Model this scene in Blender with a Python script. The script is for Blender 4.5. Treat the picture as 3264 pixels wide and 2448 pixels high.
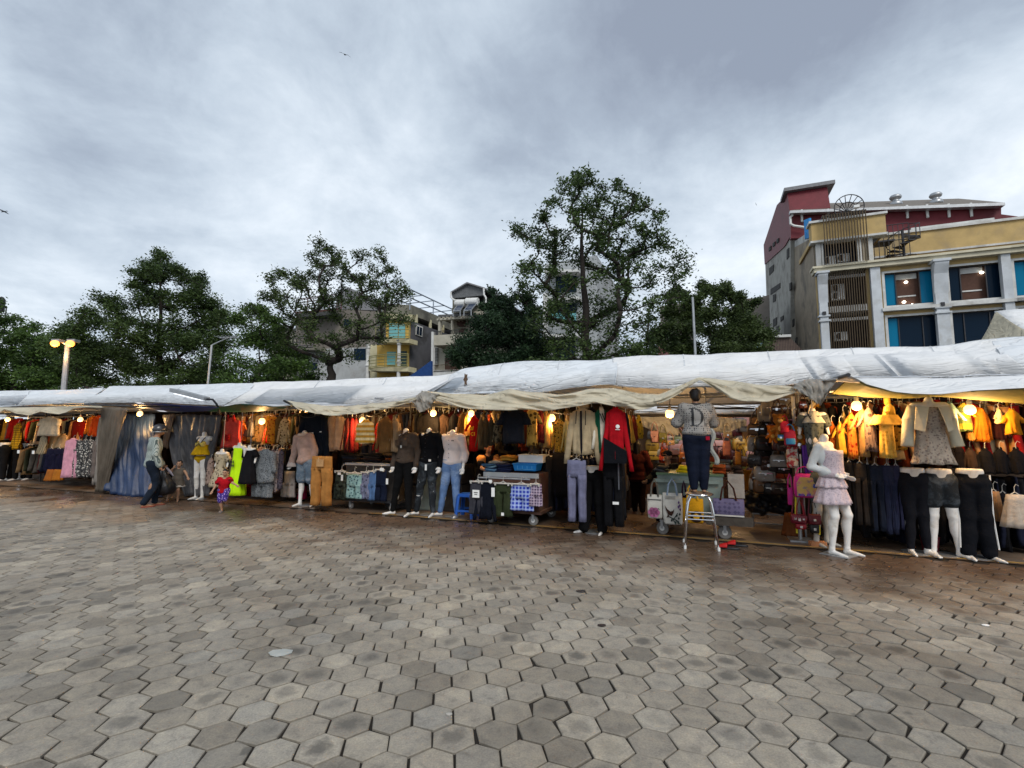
import bpy, math, random
import numpy as np
from mathutils import Vector, Matrix, noise as mnoise
from mathutils.bvhtree import BVHTree
random.seed(11); RNG = np.random.default_rng(11)
R_ = math.radians
for o in list(bpy.data.objects): bpy.data.objects.remove(o)
SC = bpy.context.scene; COL = SC.collection
# ------------------------------------------------------------------ camera
PITCH = R_(5.4); CAMH = 1.6; FS = 1549.4; CXS, CYS = 1632.0, 1224.0
cam = bpy.data.cameras.new('camera'); cam.sensor_width = 36; cam.lens = 36*FS/3264; cam.clip_end = 2000; cam.clip_start = .05
camo = bpy.data.objects.new('camera', cam); COL.objects.link(camo)
camo.location = (0, 0, CAMH); camo.rotation_euler = (R_(90)+PITCH, 0, 0); SC.camera = camo
# ------------------------------------------------------------------ world: overcast evening sky
W = bpy.data.worlds.new('World'); SC.world = W; W.use_nodes = True
SUN_EL, SUN_ROT = 42, 165
def build_world():
    nt = W.node_tree; nt.nodes.clear(); N = nt.nodes.new; L = nt.links.new
    out = N('ShaderNodeOutputWorld'); bg = N('ShaderNodeBackground'); bg.inputs['Strength'].default_value = .1
    L(bg.outputs[0], out.inputs[0])
    sky = N('ShaderNodeTexSky'); sky.sky_type = 'NISHITA'; sky.sun_disc = False
    sky.sun_elevation = R_(SUN_EL); sky.sun_rotation = R_(SUN_ROT); sky.dust_density = 3; sky.air_density = 1
    tc = N('ShaderNodeTexCoord'); sep = N('ShaderNodeSeparateXYZ'); L(tc.outputs['Generated'], sep.inputs[0])
    def math_(op, a, b=None, clamp=False):
        n = N('ShaderNodeMath'); n.operation = op; n.use_clamp = clamp
        for i, q in enumerate((a, b)):
            if q is None: continue
            if isinstance(q, (int, float)): n.inputs[i].default_value = q
            else: L(q, n.inputs[i])
        return n.outputs[0]
    zc = math_('ADD', math_('MAXIMUM', sep.outputs[2], 0), .16)
    px = math_('DIVIDE', sep.outputs[0], zc); py = math_('DIVIDE', sep.outputs[1], zc)
    cmb = N('ShaderNodeCombineXYZ'); L(px, cmb.inputs[0]); L(py, cmb.inputs[1])
    mp = N('ShaderNodeMapping'); mp.inputs['Rotation'].default_value = (0, 0, R_(-38)); mp.inputs['Scale'].default_value = (1.3, .8, 1)
    L(cmb.outputs[0], mp.inputs[0])
    def noi(vec, s, d, r, dist=0, off=None):
        n = N('ShaderNodeTexNoise'); n.inputs['Scale'].default_value = s; n.inputs['Detail'].default_value = d
        n.inputs['Roughness'].default_value = r; n.inputs['Distortion'].default_value = dist
        L(vec, n.inputs['Vector']); return n.outputs['Fac']
    n1 = noi(mp.outputs[0], .7, 4, .5, .2)
    n2 = noi(cmb.outputs[0], 1.7, 8, .60, .25)
    n3 = noi(tc.outputs['Generated'], 6.5, 7, .62, .3)
    v = math_('ADD', math_('MULTIPLY', n1, .34), math_('ADD', math_('MULTIPLY', n2, .44), math_('ADD', math_('MULTIPLY', n3, .22), .01)))
    # broad lighter and darker banks of cloud lying in given directions of the sky
    def bank(px_, py_, width, amp):
        d = ray(px_*1.4756, py_*1.4756).normalized()
        n = N('ShaderNodeVectorMath'); n.operation = 'DOT_PRODUCT'; n.inputs[1].default_value = d
        nrm = N('ShaderNodeVectorMath'); nrm.operation = 'NORMALIZE'; L(tc.outputs['Generated'], nrm.inputs[0])
        L(nrm.outputs[0], n.inputs[0])
        a = math_('SUBTRACT', 1.0, n.outputs['Value'])
        e = math_('EXPONENT', math_('MULTIPLY', a, -1.0/(1-math.cos(R_(width)))))
        return math_('MULTIPLY', e, amp)
    for b in ((1350, 130, 13, -.10), (1650, 60, 12, -.09), (2050, 30, 13, -.14), (1150, 280, 10, -.045), (300, 230, 11, -.055), (1060, 250, 6, -.03), (30, 420, 9, -.04),
              (600, 350, 11, .02), (1700, 380, 12, .09), (2120, 190, 9, .11), (120, 655, 9, .07), (430, 190, 8, .05), (60, 60, 9, .01), (1500, 420, 9, .05), (900, 560, 16, .04), (1300, 350, 8, .04)):
        v = math_('ADD', v, bank(*b))
    horiz = math_('MULTIPLY', math_('SUBTRACT', .55, sep.outputs[2]), .10)
    v = math_('ADD', v, horiz)
    cr = N('ShaderNodeValToRGB'); L(v, cr.inputs[0]); e = cr.color_ramp.elements
    cols = [(.30, (.215, .25, .315)), (.41, (.295, .345, .415)), (.49, (.39, .45, .52)), (.57, (.50, .56, .625)), (.66, (.63, .68, .735)), (.78, (.86, .82, .79))]
    e[0].position = cols[0][0]; e[0].color = (*cols[0][1], 1); e[1].position = cols[-1][0]; e[1].color = (*cols[-1][1], 1)
    for p, c in cols[1:-1]:
        q = e.new(p); q.color = (*c, 1)
    mul = N('ShaderNodeVectorMath'); mul.operation = 'SCALE'; mul.inputs['Scale'].default_value = 12.3; L(cr.outputs[0], mul.inputs[0])
    mix = N('ShaderNodeMix'); mix.data_type = 'RGBA'; mix.inputs['Factor'].default_value = .93
    L(sky.outputs[0], mix.inputs['A']); L(mul.outputs[0], mix.inputs['B']); L(mix.outputs['Result'], bg.inputs['Color'])
def ray(x, y):
    xc = (x-CXS)/FS; yc = (CYS-y)/FS
    return Vector((xc, math.cos(PITCH)-math.sin(PITCH)*yc, math.sin(PITCH)+math.cos(PITCH)*yc))
build_world()
sl = bpy.data.lights.new('sun', 'SUN'); sl.energy = 1.5; sl.angle = R_(25); sl.color = (1, .96, .9)
so = bpy.data.objects.new('sun', sl); COL.objects.link(so); so.rotation_euler = (R_(90-SUN_EL), 0, R_(180-SUN_ROT))
SC.view_settings.view_transform = 'Standard'; SC.view_settings.look = 'None'; SC.view_settings.exposure = .32; SC.view_settings.gamma = 1
SC.view_settings.use_curve_mapping = False
# ------------------------------------------------------------------ frames. The market row runs along u; v points back into the stalls
EU = Vector((.9285, -.3714, 0)); EV = Vector((.3714, .9285, 0)); O0 = Vector((0, 8.45, 0)); ROW = math.atan2(-.3714, .9285)
C0 = Vector((0, 0, CAMH))
def U(u, v, z=0): return O0+EU*u+EV*v+Vector((0, 0, z))
def uv(p): d = p-O0; return d.dot(EU), d.dot(EV)
def G(x, y, z=0):                       # point on the ground (or at height z) under a place in the photograph
    d = ray(x, y); return C0+d*((z-CAMH)/d.z)
def V(x, y, v):                         # point on the vertical plane v, as (u, z)
    d = ray(x, y); t = (v-(C0-O0).dot(EV))/d.dot(EV); p = C0+d*t
    return (p-O0).dot(EU), p.z
def VP(x, y, v): u, z = V(x, y, v); return U(u, v, z)
def PY(x, y, Y): d = ray(x, y); return C0+d*(Y/d.y)
def zo(s, ox, oy): return lambda x, y: (ox+x/s, oy+y/s)
Z1 = zo(3.318, 0, 1150); Z2 = zo(3.318, 500, 1150); Z3 = zo(3.017, 1000, 1150); Z4 = zo(2.765, 1450, 1150); Z5 = zo(2.634, 1950, 1150)
Z6 = zo(2.552, 2350, 1150); Z7 = zo(2.37, 2764, 1150); Z8 = zo(2.502, 2380, 560); Z9 = zo(2.44, 1550, 500); Z10 = zo(2.458, 750, 700)
Z11 = zo(2.458, 0, 750); Z12 = zo(4.367, 1250, 850); Q = zo(1/1.4756, 0, 0)
# ------------------------------------------------------------------ materials
_M = {}
def srgb(h):
    h = h.lstrip('#'); c = [int(h[i:i+2], 16)/255 for i in (0, 2, 4)]
    return tuple(x/12.92 if x <= .04045 else ((x+.055)/1.055)**2.4 for x in c)
def nodes(m):
    m.use_nodes = True; nt = m.node_tree
    return nt, nt.nodes.new, nt.links.new, nt.nodes['Principled BSDF']
def mat(name, col, rough=.7, metal=0, var=.25, vs=6, bump=0, bs=40, c2=None, kind='plain', ps=10, transl=0, emit=None, es=0, spec=.3, dirt=None, dirts=1.2, coat=0, crease=0):
    if name in _M: return _M[name]
    m = bpy.data.materials.new(name); nt, N, L, P = nodes(m); _M[name] = m
    if isinstance(col, str): col = srgb(col)
    if isinstance(c2, str): c2 = srgb(c2)
    P.inputs['Roughness'].default_value = rough; P.inputs['Metallic'].default_value = metal; P.inputs['Specular IOR Level'].default_value = spec
    tc = N('ShaderNodeTexCoord')
    base = N('ShaderNodeRGB'); base.outputs[0].default_value = (*col, 1); cur = base.outputs[0]
    def ramp(fac, a, b, ca=(0, 0, 0), cb=(1, 1, 1)):
        r = N('ShaderNodeValToRGB'); r.color_ramp.elements[0].position = a; r.color_ramp.elements[1].position = b
        r.color_ramp.elements[0].color = (*ca, 1); r.color_ramp.elements[1].color = (*cb, 1); L(fac, r.inputs[0]); return r.outputs[0]
    def mixc(f, a, b, mode='MIX'):
        x = N('ShaderNodeMix'); x.data_type = 'RGBA'; x.blend_type = mode
        if isinstance(f, (int, float)): x.inputs['Factor'].default_value = f
        else: L(f, x.inputs['Factor'])
        for k, q in (('A', a), ('B', b)):
            if isinstance(q, tuple): x.inputs[k].default_value = (*q, 1)
            else: L(q, x.inputs[k])
        return x.outputs['Result']
    def noi(s, d=4, r=.55, dist=0):
        n = N('ShaderNodeTexNoise'); n.inputs['Scale'].default_value = s; n.inputs['Detail'].default_value = d; n.inputs['Roughness'].default_value = r
        n.inputs['Distortion'].default_value = dist; L(tc.outputs['Object'], n.inputs['Vector']); return n.outputs['Fac']
    def wave(axis, s, a, b):
        w = N('ShaderNodeTexWave'); w.bands_direction = axis; w.inputs['Scale'].default_value = s; w.inputs['Distortion'].default_value = .4; L(tc.outputs['Object'], w.inputs['Vector'])
        return ramp(w.outputs['Fac'], a, b)
    if kind == 'stripe': cur = mixc(wave('Z', ps, .45, .55), cur, c2)
    elif kind == 'vstripe': cur = mixc(wave('X', ps, .45, .55), cur, c2)
    elif kind == 'plaid':
        cur = mixc(wave('X', ps, .55, .65), cur, mixc(.6, cur, c2)); cur = mixc(wave('Z', ps, .55, .65), cur, mixc(.6, cur, c2))
    elif kind == 'check':
        cur = mixc(wave('X', ps, .78, .86), cur, c2); cur = mixc(wave('Z', ps, .78, .86), cur, c2)
    elif kind == 'floral':
        vo = N('ShaderNodeTexVoronoi'); vo.inputs['Scale'].default_value = ps; L(tc.outputs['Object'], vo.inputs['Vector'])
        cur = mixc(ramp(vo.outputs['Distance'], .3, .36), c2, cur); cur = mixc(ramp(noi(ps*1.3, 3, .6), .58, .62), cur, mixc(.5, cur, c2))
    elif kind == 'camo': cur = mixc(ramp(noi(ps, 3, .6, .6), .48, .54), cur, c2)
    elif kind == 'mono':
        w = N('ShaderNodeTexVoronoi'); w.inputs['Scale'].default_value = ps; w.distance = 'MANHATTAN'; w.inputs['Randomness'].default_value = .35; L(tc.outputs['Object'], w.inputs['Vector'])
        cur = mixc(ramp(w.outputs['Distance'], .42, .5), c2, cur)
    if var:
        r = ramp(noi(vs), .25, .75, (1-var,)*3, (1+var*.5,)*3); cur = mixc(1.0, cur, r, 'MULTIPLY')
    if dirt:
        if isinstance(dirt, str): dirt = srgb(dirt)
        cur = mixc(ramp(noi(dirts, 6, .65, .4), .5, .68), cur, dirt)
    L(cur, P.inputs['Base Color'])
    if bump:
        b = N('ShaderNodeBump'); b.inputs['Strength'].default_value = bump; b.inputs['Distance'].default_value = .03; L(noi(bs, 5, .6, .5), b.inputs['Height']); L(b.outputs[0], P.inputs['Normal'])
    if crease:
        mp = N('ShaderNodeMapping'); mp.inputs['Rotation'].default_value = (0, 0, .55); mp.inputs['Scale'].default_value = (.55, 1.6, 1.6); L(tc.outputs['Object'], mp.inputs[0]); hs = []
        for sc in (1.1, 2.7):
            n = N('ShaderNodeTexNoise'); n.inputs['Scale'].default_value = sc; n.inputs['Detail'].default_value = 2; n.inputs['Distortion'].default_value = .9; L(mp.outputs[0], n.inputs['Vector'])
            a = N('ShaderNodeMath'); a.operation = 'SUBTRACT'; L(n.outputs['Fac'], a.inputs[0]); a.inputs[1].default_value = .5; c = N('ShaderNodeMath'); c.operation = 'ABSOLUTE'; L(a.outputs[0], c.inputs[0]); hs.append(ramp(c.outputs[0], 0, .05))
        b2 = N('ShaderNodeBump'); b2.inputs['Strength'].default_value = crease; b2.inputs['Distance'].default_value = .035; L(mixc(.5, hs[0], hs[1]), b2.inputs['Height']); L(b.outputs[0], b2.inputs['Normal']); L(b2.outputs[0], P.inputs['Normal'])
    if transl:
        t = N('ShaderNodeBsdfTranslucent'); L(cur, t.inputs['Color']); ms = N('ShaderNodeMixShader'); ms.inputs[0].default_value = transl
        L(P.outputs[0], ms.inputs[1]); L(t.outputs[0], ms.inputs[2]); L(ms.outputs[0], nt.nodes['Material Output'].inputs[0])
    if emit:
        P.inputs['Emission Color'].default_value = (*emit, 1); P.inputs['Emission Strength'].default_value = es
    if coat: P.inputs['Coat Weight'].default_value = coat
    return m
def fab(col, kind='plain', c2=None, ps=10, transl=0.0, var=.3):
    return mat('fabric_%s_%s_%s_%s' % (col, kind, c2, ps), col, .9, var=var, vs=9, kind=kind, c2=c2, ps=ps, bump=.55, bs=11, transl=transl, spec=.12)
METAL = mat('galvanised_metal', (.42, .43, .44), .42, .8, var=.2, spec=.5); CHROME = mat('chrome_steel', (.75, .76, .78), .16, 1, var=.05)
DARKMETAL = mat('dark_metal', (.05, .05, .055), .5, .5, var=.3); WOODP = mat('bamboo_pole', (.30, .22, .12), .7, var=.4, vs=12)
BLACKP = mat('black_plastic', (.02, .02, .022), .4, var=.2); WHITEP = mat('white_plastic', (.72, .72, .70), .45, var=.12)
MANN = mat('mannequin_white', (.74, .72, .69), .34, var=.08, spec=.5, dirt=(.5, .46, .4), dirts=5); TAGP = mat('paper_tag', (.8, .8, .78), .8, var=.05)
HANG = mat('pale_hanger_plastic', (.50, .48, .44), .4, var=.15); SKIN = mat('skin_tan', (.32, .17, .10), .55, var=.12, spec=.35); HAIR = mat('black_hair', (.012, .010, .010), .45, var=.3)
# ------------------------------------------------------------------ mesh building
def tag(o, label=None, cat=None, group=None, kind=None):
    if label: o['label'] = label
    if cat: o['category'] = cat
    if group: o['group'] = group
    if kind: o['kind'] = kind
    return o
def thing(name, label, cat, loc=(0, 0, 0), rot=0, group=None):
    o = bpy.data.objects.new(name, None); COL.objects.link(o); o.location = loc; o.rotation_euler = (0, 0, rot); o.empty_display_size = .2
    return tag(o, label, cat, group)
def pmat(p):
    if p is None: return Matrix()
    m = Matrix.LocRotScale(p.location, p.rotation_euler, p.scale)
    return pmat(p.parent) @ m if p.parent else m
class MB:
    def __init__(s): s.v = []; s.f = []; s.mi = []; s.cur = 0
    def face(s, idx): s.f.append(tuple(idx)); s.mi.append(s.cur)
    def add(s, vs, fs):
        b = len(s.v); s.v += [Vector(v) for v in vs]
        for f in fs: s.face([b+i for i in f])
        return s
    def box(s, c, size, rot=None):
        c = Vector(c); hx, hy, hz = (q/2 for q in size)
        vs = [Vector((x*hx, y*hy, z*hz)) for x in (-1, 1) for y in (-1, 1) for z in (-1, 1)]
        if rot is not None:
            m = Matrix.Rotation(rot, 3, 'Z') if isinstance(rot, (int, float)) else rot
            vs = [m @ q for q in vs]
        return s.add([c+q for q in vs], [(0, 1, 3, 2), (4, 6, 7, 5), (0, 4, 5, 1), (2, 3, 7, 6), (0, 2, 6, 4), (1, 5, 7, 3)])
    def ubox(s, u0, u1, v0, v1, z0, z1):
        vs = [U(a, b, c) for a in (u0, u1) for b in (v0, v1) for c in (z0, z1)]
        return s.add(vs, [(0, 1, 3, 2), (4, 6, 7, 5), (0, 4, 5, 1), (2, 3, 7, 6), (0, 2, 6, 4), (1, 5, 7, 3)])
    def tube(s, path, r, n=8, cap=True):
        path = [Vector(p) for p in path]; k = len(path); rr = r if isinstance(r, (list, tuple)) else [r]*k
        b = len(s.v); up = None
        for i, p in enumerate(path):
            t = (path[min(i+1, k-1)]-path[max(i-1, 0)])
            t = t.normalized() if t.length > 1e-9 else Vector((0, 0, 1))
            if up is None: up = Vector((0, 0, 1)) if abs(t.z) < .9 else Vector((1, 0, 0))
            a = t.cross(up).normalized(); c = a.cross(t).normalized(); up = c
            for j in range(n):
                q = 2*math.pi*j/n; s.v.append(p+(a*math.cos(q)+c*math.sin(q))*rr[i])
        for i in range(k-1):
            for j in range(n): s.face((b+i*n+j, b+i*n+(j+1) % n, b+(i+1)*n+(j+1) % n, b+(i+1)*n+j))
        if cap: s.face([b+j for j in range(n)][::-1]); s.face([b+(k-1)*n+j for j in range(n)])
        return s
    def rings(s, rings, cap=True):
        b = len(s.v); n = len(rings[0])
        for r in rings: s.v += [Vector(p) for p in r]
        for i in range(len(rings)-1):
            for j in range(n): s.face((b+i*n+j, b+i*n+(j+1) % n, b+(i+1)*n+(j+1) % n, b+(i+1)*n+j))
        if cap: s.face([b+j for j in range(n)][::-1]); s.face([b+(len(rings)-1)*n+j for j in range(n)])
        return s
    def lathe(s, c, prof, n=16, axis='Z'):
        c = Vector(c); R = []
        for r, z in prof:
            ring = []
            for j in range(n):
                q = 2*math.pi*j/n; x, y = r*math.cos(q), r*math.sin(q)
                ring.append(c+(Vector((x, y, z)) if axis == 'Z' else Vector((z, x, y)) if axis == 'X' else Vector((x, z, y))))
            R.append(ring)
        return s.rings(R)
    def grid(s, fn, nu, nv):
        b = len(s.v)
        for i in range(nu+1):
            for j in range(nv+1): s.v.append(Vector(fn(i/nu, j/nv)))
        for i in range(nu):
            for j in range(nv): q = b+i*(nv+1)+j; s.face((q, q+nv+1, q+nv+2, q+1))
        return s
    def prism(s, pts, d):               # closed outline pushed along d
        d = Vector(d); n = len(pts); b = len(s.v); s.v += [Vector(p) for p in pts]+[Vector(p)+d for p in pts]
        s.face([b+i for i in range(n)]); s.face([b+n+i for i in range(n)][::-1])
        for i in range(n): s.face((b+i, b+n+i, b+n+(i+1) % n, b+(i+1) % n))
        return s
    def build(s, name, mats, parent=None, smooth=False, local=False, thick=0, loc=None):
        if not isinstance(mats, (list, tuple)): mats = [mats]
        vs = s.v
        if parent is not None and not local:
            inv = pmat(parent).inverted(); vs = [inv @ v for v in vs]
        elif loc is not None:
            loc = Vector(loc); vs = [v-loc for v in vs]
        me = bpy.data.meshes.new(name); me.from_pydata([tuple(v) for v in vs], [], s.f)
        for m in mats: me.materials.append(m)
        if len(mats) > 1: me.polygons.foreach_set('material_index', s.mi)
        if smooth: me.polygons.foreach_set('use_smooth', [True]*len(s.f))
        me.update(); o = bpy.data.objects.new(name, me); COL.objects.link(o)
        if parent is not None: o.parent = parent
        elif loc is not None: o.location = loc
        if thick:
            md = o.modifiers.new('thickness', 'SOLIDIFY'); md.thickness = thick; md.offset = 0
        return o
def copytree(o, parent=None):
    c = o.copy(); COL.objects.link(c)
    if parent is not None: c.parent = parent
    for ch in [x for x in bpy.data.objects if x.parent == o]: copytree(ch, c)
    return c
def quadcloud(P, A, B, name, material, parent, rnd):    # many four-sided leaves: centres P, half axes A and B
    n = len(P); vs = np.empty((n, 4, 3)); vs[:, 0] = P-A; vs[:, 1] = P+B*.5-A*.1; vs[:, 2] = P+A; vs[:, 3] = P-B*.5-A*.1
    loc = np.array(parent.location) if parent else np.zeros(3); vs = (vs-loc).reshape(-1, 3)
    me = bpy.data.meshes.new(name); me.vertices.add(4*n); me.vertices.foreach_set('co', vs.ravel()); me.loops.add(4*n)
    me.loops.foreach_set('vertex_index', np.arange(4*n, dtype=np.int32)); me.polygons.add(n); me.polygons.foreach_set('loop_start', np.arange(0, 4*n, 4, dtype=np.int32))
    at = me.attributes.new('rnd', 'FLOAT', 'FACE'); at.data.foreach_set('value', rnd.astype(np.float32))
    me.materials.append(material); me.update(); me.validate(); o = bpy.data.objects.new(name, me); COL.objects.link(o); o.parent = parent
    return o
def nz(x, y, z=0.0): return mnoise.noise(Vector((x, y, z)))
def interp(pts, x):
    if x <= pts[0][0]: return pts[0][1]
    for (a, p), (b, q) in zip(pts, pts[1:]):
        if x <= b: return p+(q-p)*(x-a)/(b-a)
    return pts[-1][1]
# ------------------------------------------------------------------ ground
def ground():
    m = mat('bedding_soil', (.022, .018, .014), .9, var=.4, vs=3)
    b = MB(); b.grid(lambda i, j: (-400+800*i, -60+860*j, -.014), 8, 8); tag(b.build('ground', m), kind='structure')
    m = bpy.data.materials.new('wet_stall_floor'); nt, N, L, P = nodes(m)
    tc = N('ShaderNodeTexCoord')
    def noi(s, d=5, r=.6, dist=.3):
        n = N('ShaderNodeTexNoise'); n.inputs['Scale'].default_value = s; n.inputs['Detail'].default_value = d; n.inputs['Roughness'].default_value = r; n.inputs['Distortion'].default_value = dist
        L(tc.outputs['Object'], n.inputs['Vector']); return n.outputs['Fac']
    def ramp(f, st):
        r = N('ShaderNodeValToRGB'); e = r.color_ramp.elements; e[0].position, e[0].color = st[0][0], (*st[0][1], 1); e[1].position, e[1].color = st[-1][0], (*st[-1][1], 1)
        for p, c in st[1:-1]: e.new(p).color = (*c, 1)
        L(f, r.inputs[0]); return r.outputs[0]
    L(ramp(noi(1.1), [(.3, (.055, .038, .028)), (.5, (.11, .075, .05)), (.7, (.19, .14, .10))]), P.inputs['Base Color'])
    L(ramp(noi(.9, 3), [(.4, (.25,)*3), (.62, (.75,)*3)]), P.inputs['Roughness'])
    bp = N('ShaderNodeBump'); bp.inputs['Strength'].default_value = .3; bp.inputs['Distance'].default_value = .02; L(noi(14), bp.inputs['Height']); L(bp.outputs[0], P.inputs['Normal'])
    b = MB(); b.grid(lambda i, j: U(-40+75*i, -.02+14*j, 0), 30, 8); tag(b.build('stall_floor', m), kind='structure')
    # faded yellow line at the paving edge
    m = mat('worn_yellow_paint', (.42, .27, .07), .7, var=.5, vs=5, dirt=(.12, .08, .05), dirts=3)
    b = MB(); b.grid(lambda i, j: U(-3+15*i, .02+.045*j, .004), 30, 1); tag(b.build('painted_line', m), kind='structure')
    # hexagonal pavers, each one real
    a = R_(8.1); pitch = .2238; r = pitch/math.sqrt(3)
    e1 = np.array([math.cos(a), math.sin(a)]); e2 = np.array([math.cos(a+math.pi/3), math.sin(a+math.pi/3)])
    cen = []
    for i in range(-140, 140):
        for j in range(-20, 120):
            c = np.array([0, 2.95])+(e1*i+e2*j)*pitch
            if c[1] < -.6 or c[1] > 26: continue
            if (c[1]-8.45)*.9285+c[0]*.3714 > -.10: continue
            if abs(c[0]) > 1.12*max(c[1], 0)+3.2: continue
            cen.append(c)
    cen = np.array(cen); n = len(cen)
    ang = a+np.pi/6+np.arange(6)*np.pi/3
    H = np.stack([np.cos(ang), np.sin(ang)], 1)*r
    rnd = RNG.random(n); worn = RNG.random(n)**6; tilt = RNG.normal(0, .006, (n, 2)); hz = RNG.normal(0, .0014, n)
    vs = np.zeros((n, 18, 3)); gap = .956-.012*RNG.random(n)**2-.03*worn
    jit = RNG.normal(0, 1, (n, 6, 2))*(.0018+.008*worn)[:, None, None]
    mid = RNG.random(n)
    for k, (sc, z) in enumerate(((.95, 0), (1.0, -.004), (1.0, -.03))):
        xy = H[None]*(gap*sc)[:, None, None]+jit*(1 if k else .8)
        vs[:, k*6:k*6+6, :2] = cen[:, None]+xy; vs[:, k*6:k*6+6, 2] = z+hz[:, None]+(xy*tilt[:, None]).sum(2)
    f = []
    loc = np.zeros((n, 18, 2))
    for k, sc in enumerate((.925, 1.0, 1.0)): loc[:, k*6:k*6+6] = H[None]*sc/r
    base = [[0, 1, 2, 3, 4, 5]]+[[k*6+(j), (k+1)*6+j, (k+1)*6+(j+1) % 6, k*6+(j+1) % 6] for k in (0, 1) for j in range(6)]
    for i in range(n):
        o = i*18; f += [[o+q for q in fc] for fc in base]
    me = bpy.data.meshes.new('paving'); me.from_pydata(vs.reshape(-1, 3).tolist(), [], f)
    at = me.attributes.new('rnd', 'FLOAT', 'POINT'); at.data.foreach_set('value', np.repeat(rnd, 18).astype(np.float32))
    at = me.attributes.new('worn', 'FLOAT', 'POINT'); at.data.foreach_set('value', np.repeat(worn, 18).astype(np.float32))
    at = me.attributes.new('cen', 'FLOAT_VECTOR', 'POINT'); at.data.foreach_set('vector', np.repeat(np.c_[cen, np.zeros(n)], 18, 0).astype(np.float32).ravel())
    m = bpy.data.materials.new('concrete_paver'); nt, N, L, P = nodes(m); me.materials.append(m)
    geo = N('ShaderNodeNewGeometry')
    def attr(nm, o='Fac'):
        q = N('ShaderNodeAttribute'); q.attribute_name = nm; return q.outputs[o]
    def mt(op, a, b=None, clamp=False):
        q = N('ShaderNodeMath'); q.operation = op; q.use_clamp = clamp
        for i, s in enumerate((a, b)):
            if s is None: continue
            if isinstance(s, (int, float)): q.inputs[i].default_value = s
            else: L(s, q.inputs[i])
        return q.outputs[0]
    def mixc(f, a, b, mode='MIX'):
        x = N('ShaderNodeMix'); x.data_type = 'RGBA'; x.blend_type = mode
        if isinstance(f, (int, float)): x.inputs['Factor'].default_value = f
        else: L(f, x.inputs['Factor'])
        for k, q in (('A', a), ('B', b)):
            if isinstance(q, tuple): x.inputs[k].default_value = (*q, 1)
            else: L(q, x.inputs[k])
        return x.outputs['Result']
    def n2(s, d=5, r=.6, dist=.2):
        n = N('ShaderNodeTexNoise'); n.inputs['Scale'].default_value = s; n.inputs['Detail'].default_value = d; n.inputs['Roughness'].default_value = r; n.inputs['Distortion'].default_value = dist
        L(geo.outputs['Position'], n.inputs['Vector']); return n.outputs['Fac']
    rn = attr('rnd'); wn = attr('worn')
    damp = ramp(n2(.55, 4), [(.47, (1,)*3), (.66, (.70, .69, .68))])
    c = ramp(rn, [(0, (.205, .183, .152)), (.06, (.262, .234, .194)), (.35, (.325, .290, .238)), (.55, (.298, .272, .232)), (.72, (.36, .320, .262)), (.84, (.312, .292, .256)), (1, (.43, .38, .305))])
    c = mixc(1.0, c, ramp(n2(11, 7, .68, .5), [(.28, (.55,)*3), (.45, (.9,)*3), (.6, (1.05, 1.04, 1.0)), (.75, (1.3, 1.26, 1.18))]), 'MULTIPLY')
    c = mixc(1.0, c, ramp(n2(95, 4, .7), [(.3, (.74,)*3), (.7, (1.18,)*3)]), 'MULTIPLY')
    # darker blotch kept in the middle of some pavers, ragged edge
    d = N('ShaderNodeVectorMath'); d.operation = 'SUBTRACT'; L(geo.outputs['Position'], d.inputs[0]); L(attr('cen', 'Vector'), d.inputs[1])
    fl = N('ShaderNodeVectorMath'); fl.operation = 'MULTIPLY'; fl.inputs[1].default_value = (1, 1, 0); L(d.outputs[0], fl.inputs[0])
    ln = N('ShaderNodeVectorMath'); ln.operation = 'LENGTH'; L(fl.outputs[0], ln.inputs[0])
    rad = mt('ADD', ln.outputs['Value'], mt('MULTIPLY', mt('SUBTRACT', n2(13), .5), .14))
    blot = mt('MULTIPLY', ramp(rad, [(.035, (1,)*3), (.085, (0,)*3)]), ramp(mt('FRACT', mt('MULTIPLY', rn, 17.3)), [(.66, (0,)*3), (.98, (1,)*3)]))
    c = mixc(mt('MULTIPLY', blot, .8), c, (.085, .08, .072))
    edge = ramp(rad, [(.085, (0,)*3), (.125, (1,)*3)])
    c = mixc(mt('MULTIPLY', edge, .55), c, mixc(n2(25), (.07, .06, .048), (.40, .36, .30)))
    c = mixc(1.0, c, ramp(n2(.42, 4, .6, .4), [(.3, (.72, .71, .70)), (.5, (1,)*3), (.7, (1.12, 1.1, 1.06))]), 'MULTIPLY')
    c = mixc(mt('MULTIPLY', wn, .55), c, (.085, .08, .07))
    c = mixc(1.0, c, damp, 'MULTIPLY')
    # small dark spots
    c = mixc(ramp(n2(3.3, 2), [(.70, (0,)*3), (.73, (.7,)*3)]), c, (.09, .085, .075))
    # mud washed out from the stalls; wet beside them
    sp = N('ShaderNodeSeparateXYZ'); L(geo.outputs['Position'], sp.inputs[0])
    vv = mt('ADD', mt('MULTIPLY', sp.outputs[0], .3714), mt('MULTIPLY', mt('SUBTRACT', sp.outputs[1], 8.45), .9285))
    mud = mt('ADD', vv, mt('MULTIPLY', mt('SUBTRACT', n2(.9, 5, .6, .6), .5), 4.4))
    mud = ramp(mt('MULTIPLY', mt('ADD', mud, 2.7), .5), [(.12, (0,)*3), (1, (1,)*3)])
    c = mixc(mt('MULTIPLY', mud, .92), c, mixc(n2(2.2), (.036, .022, .015), (.13, .078, .048)))
    L(c, P.inputs['Base Color'])
    ro = mt('SUBTRACT', .86, mt('MULTIPLY', mud, mt('MULTIPLY', n2(.8, 3), .95)), True); ro = mt('SUBTRACT', ro, mt('MULTIPLY', ramp(n2(.55, 4), [(.45, (0,)*3), (.65, (1,)*3)]), .34)); c_ = None; L(ro, P.inputs['Roughness'])
    P.inputs['Specular IOR Level'].default_value = .3
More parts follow.
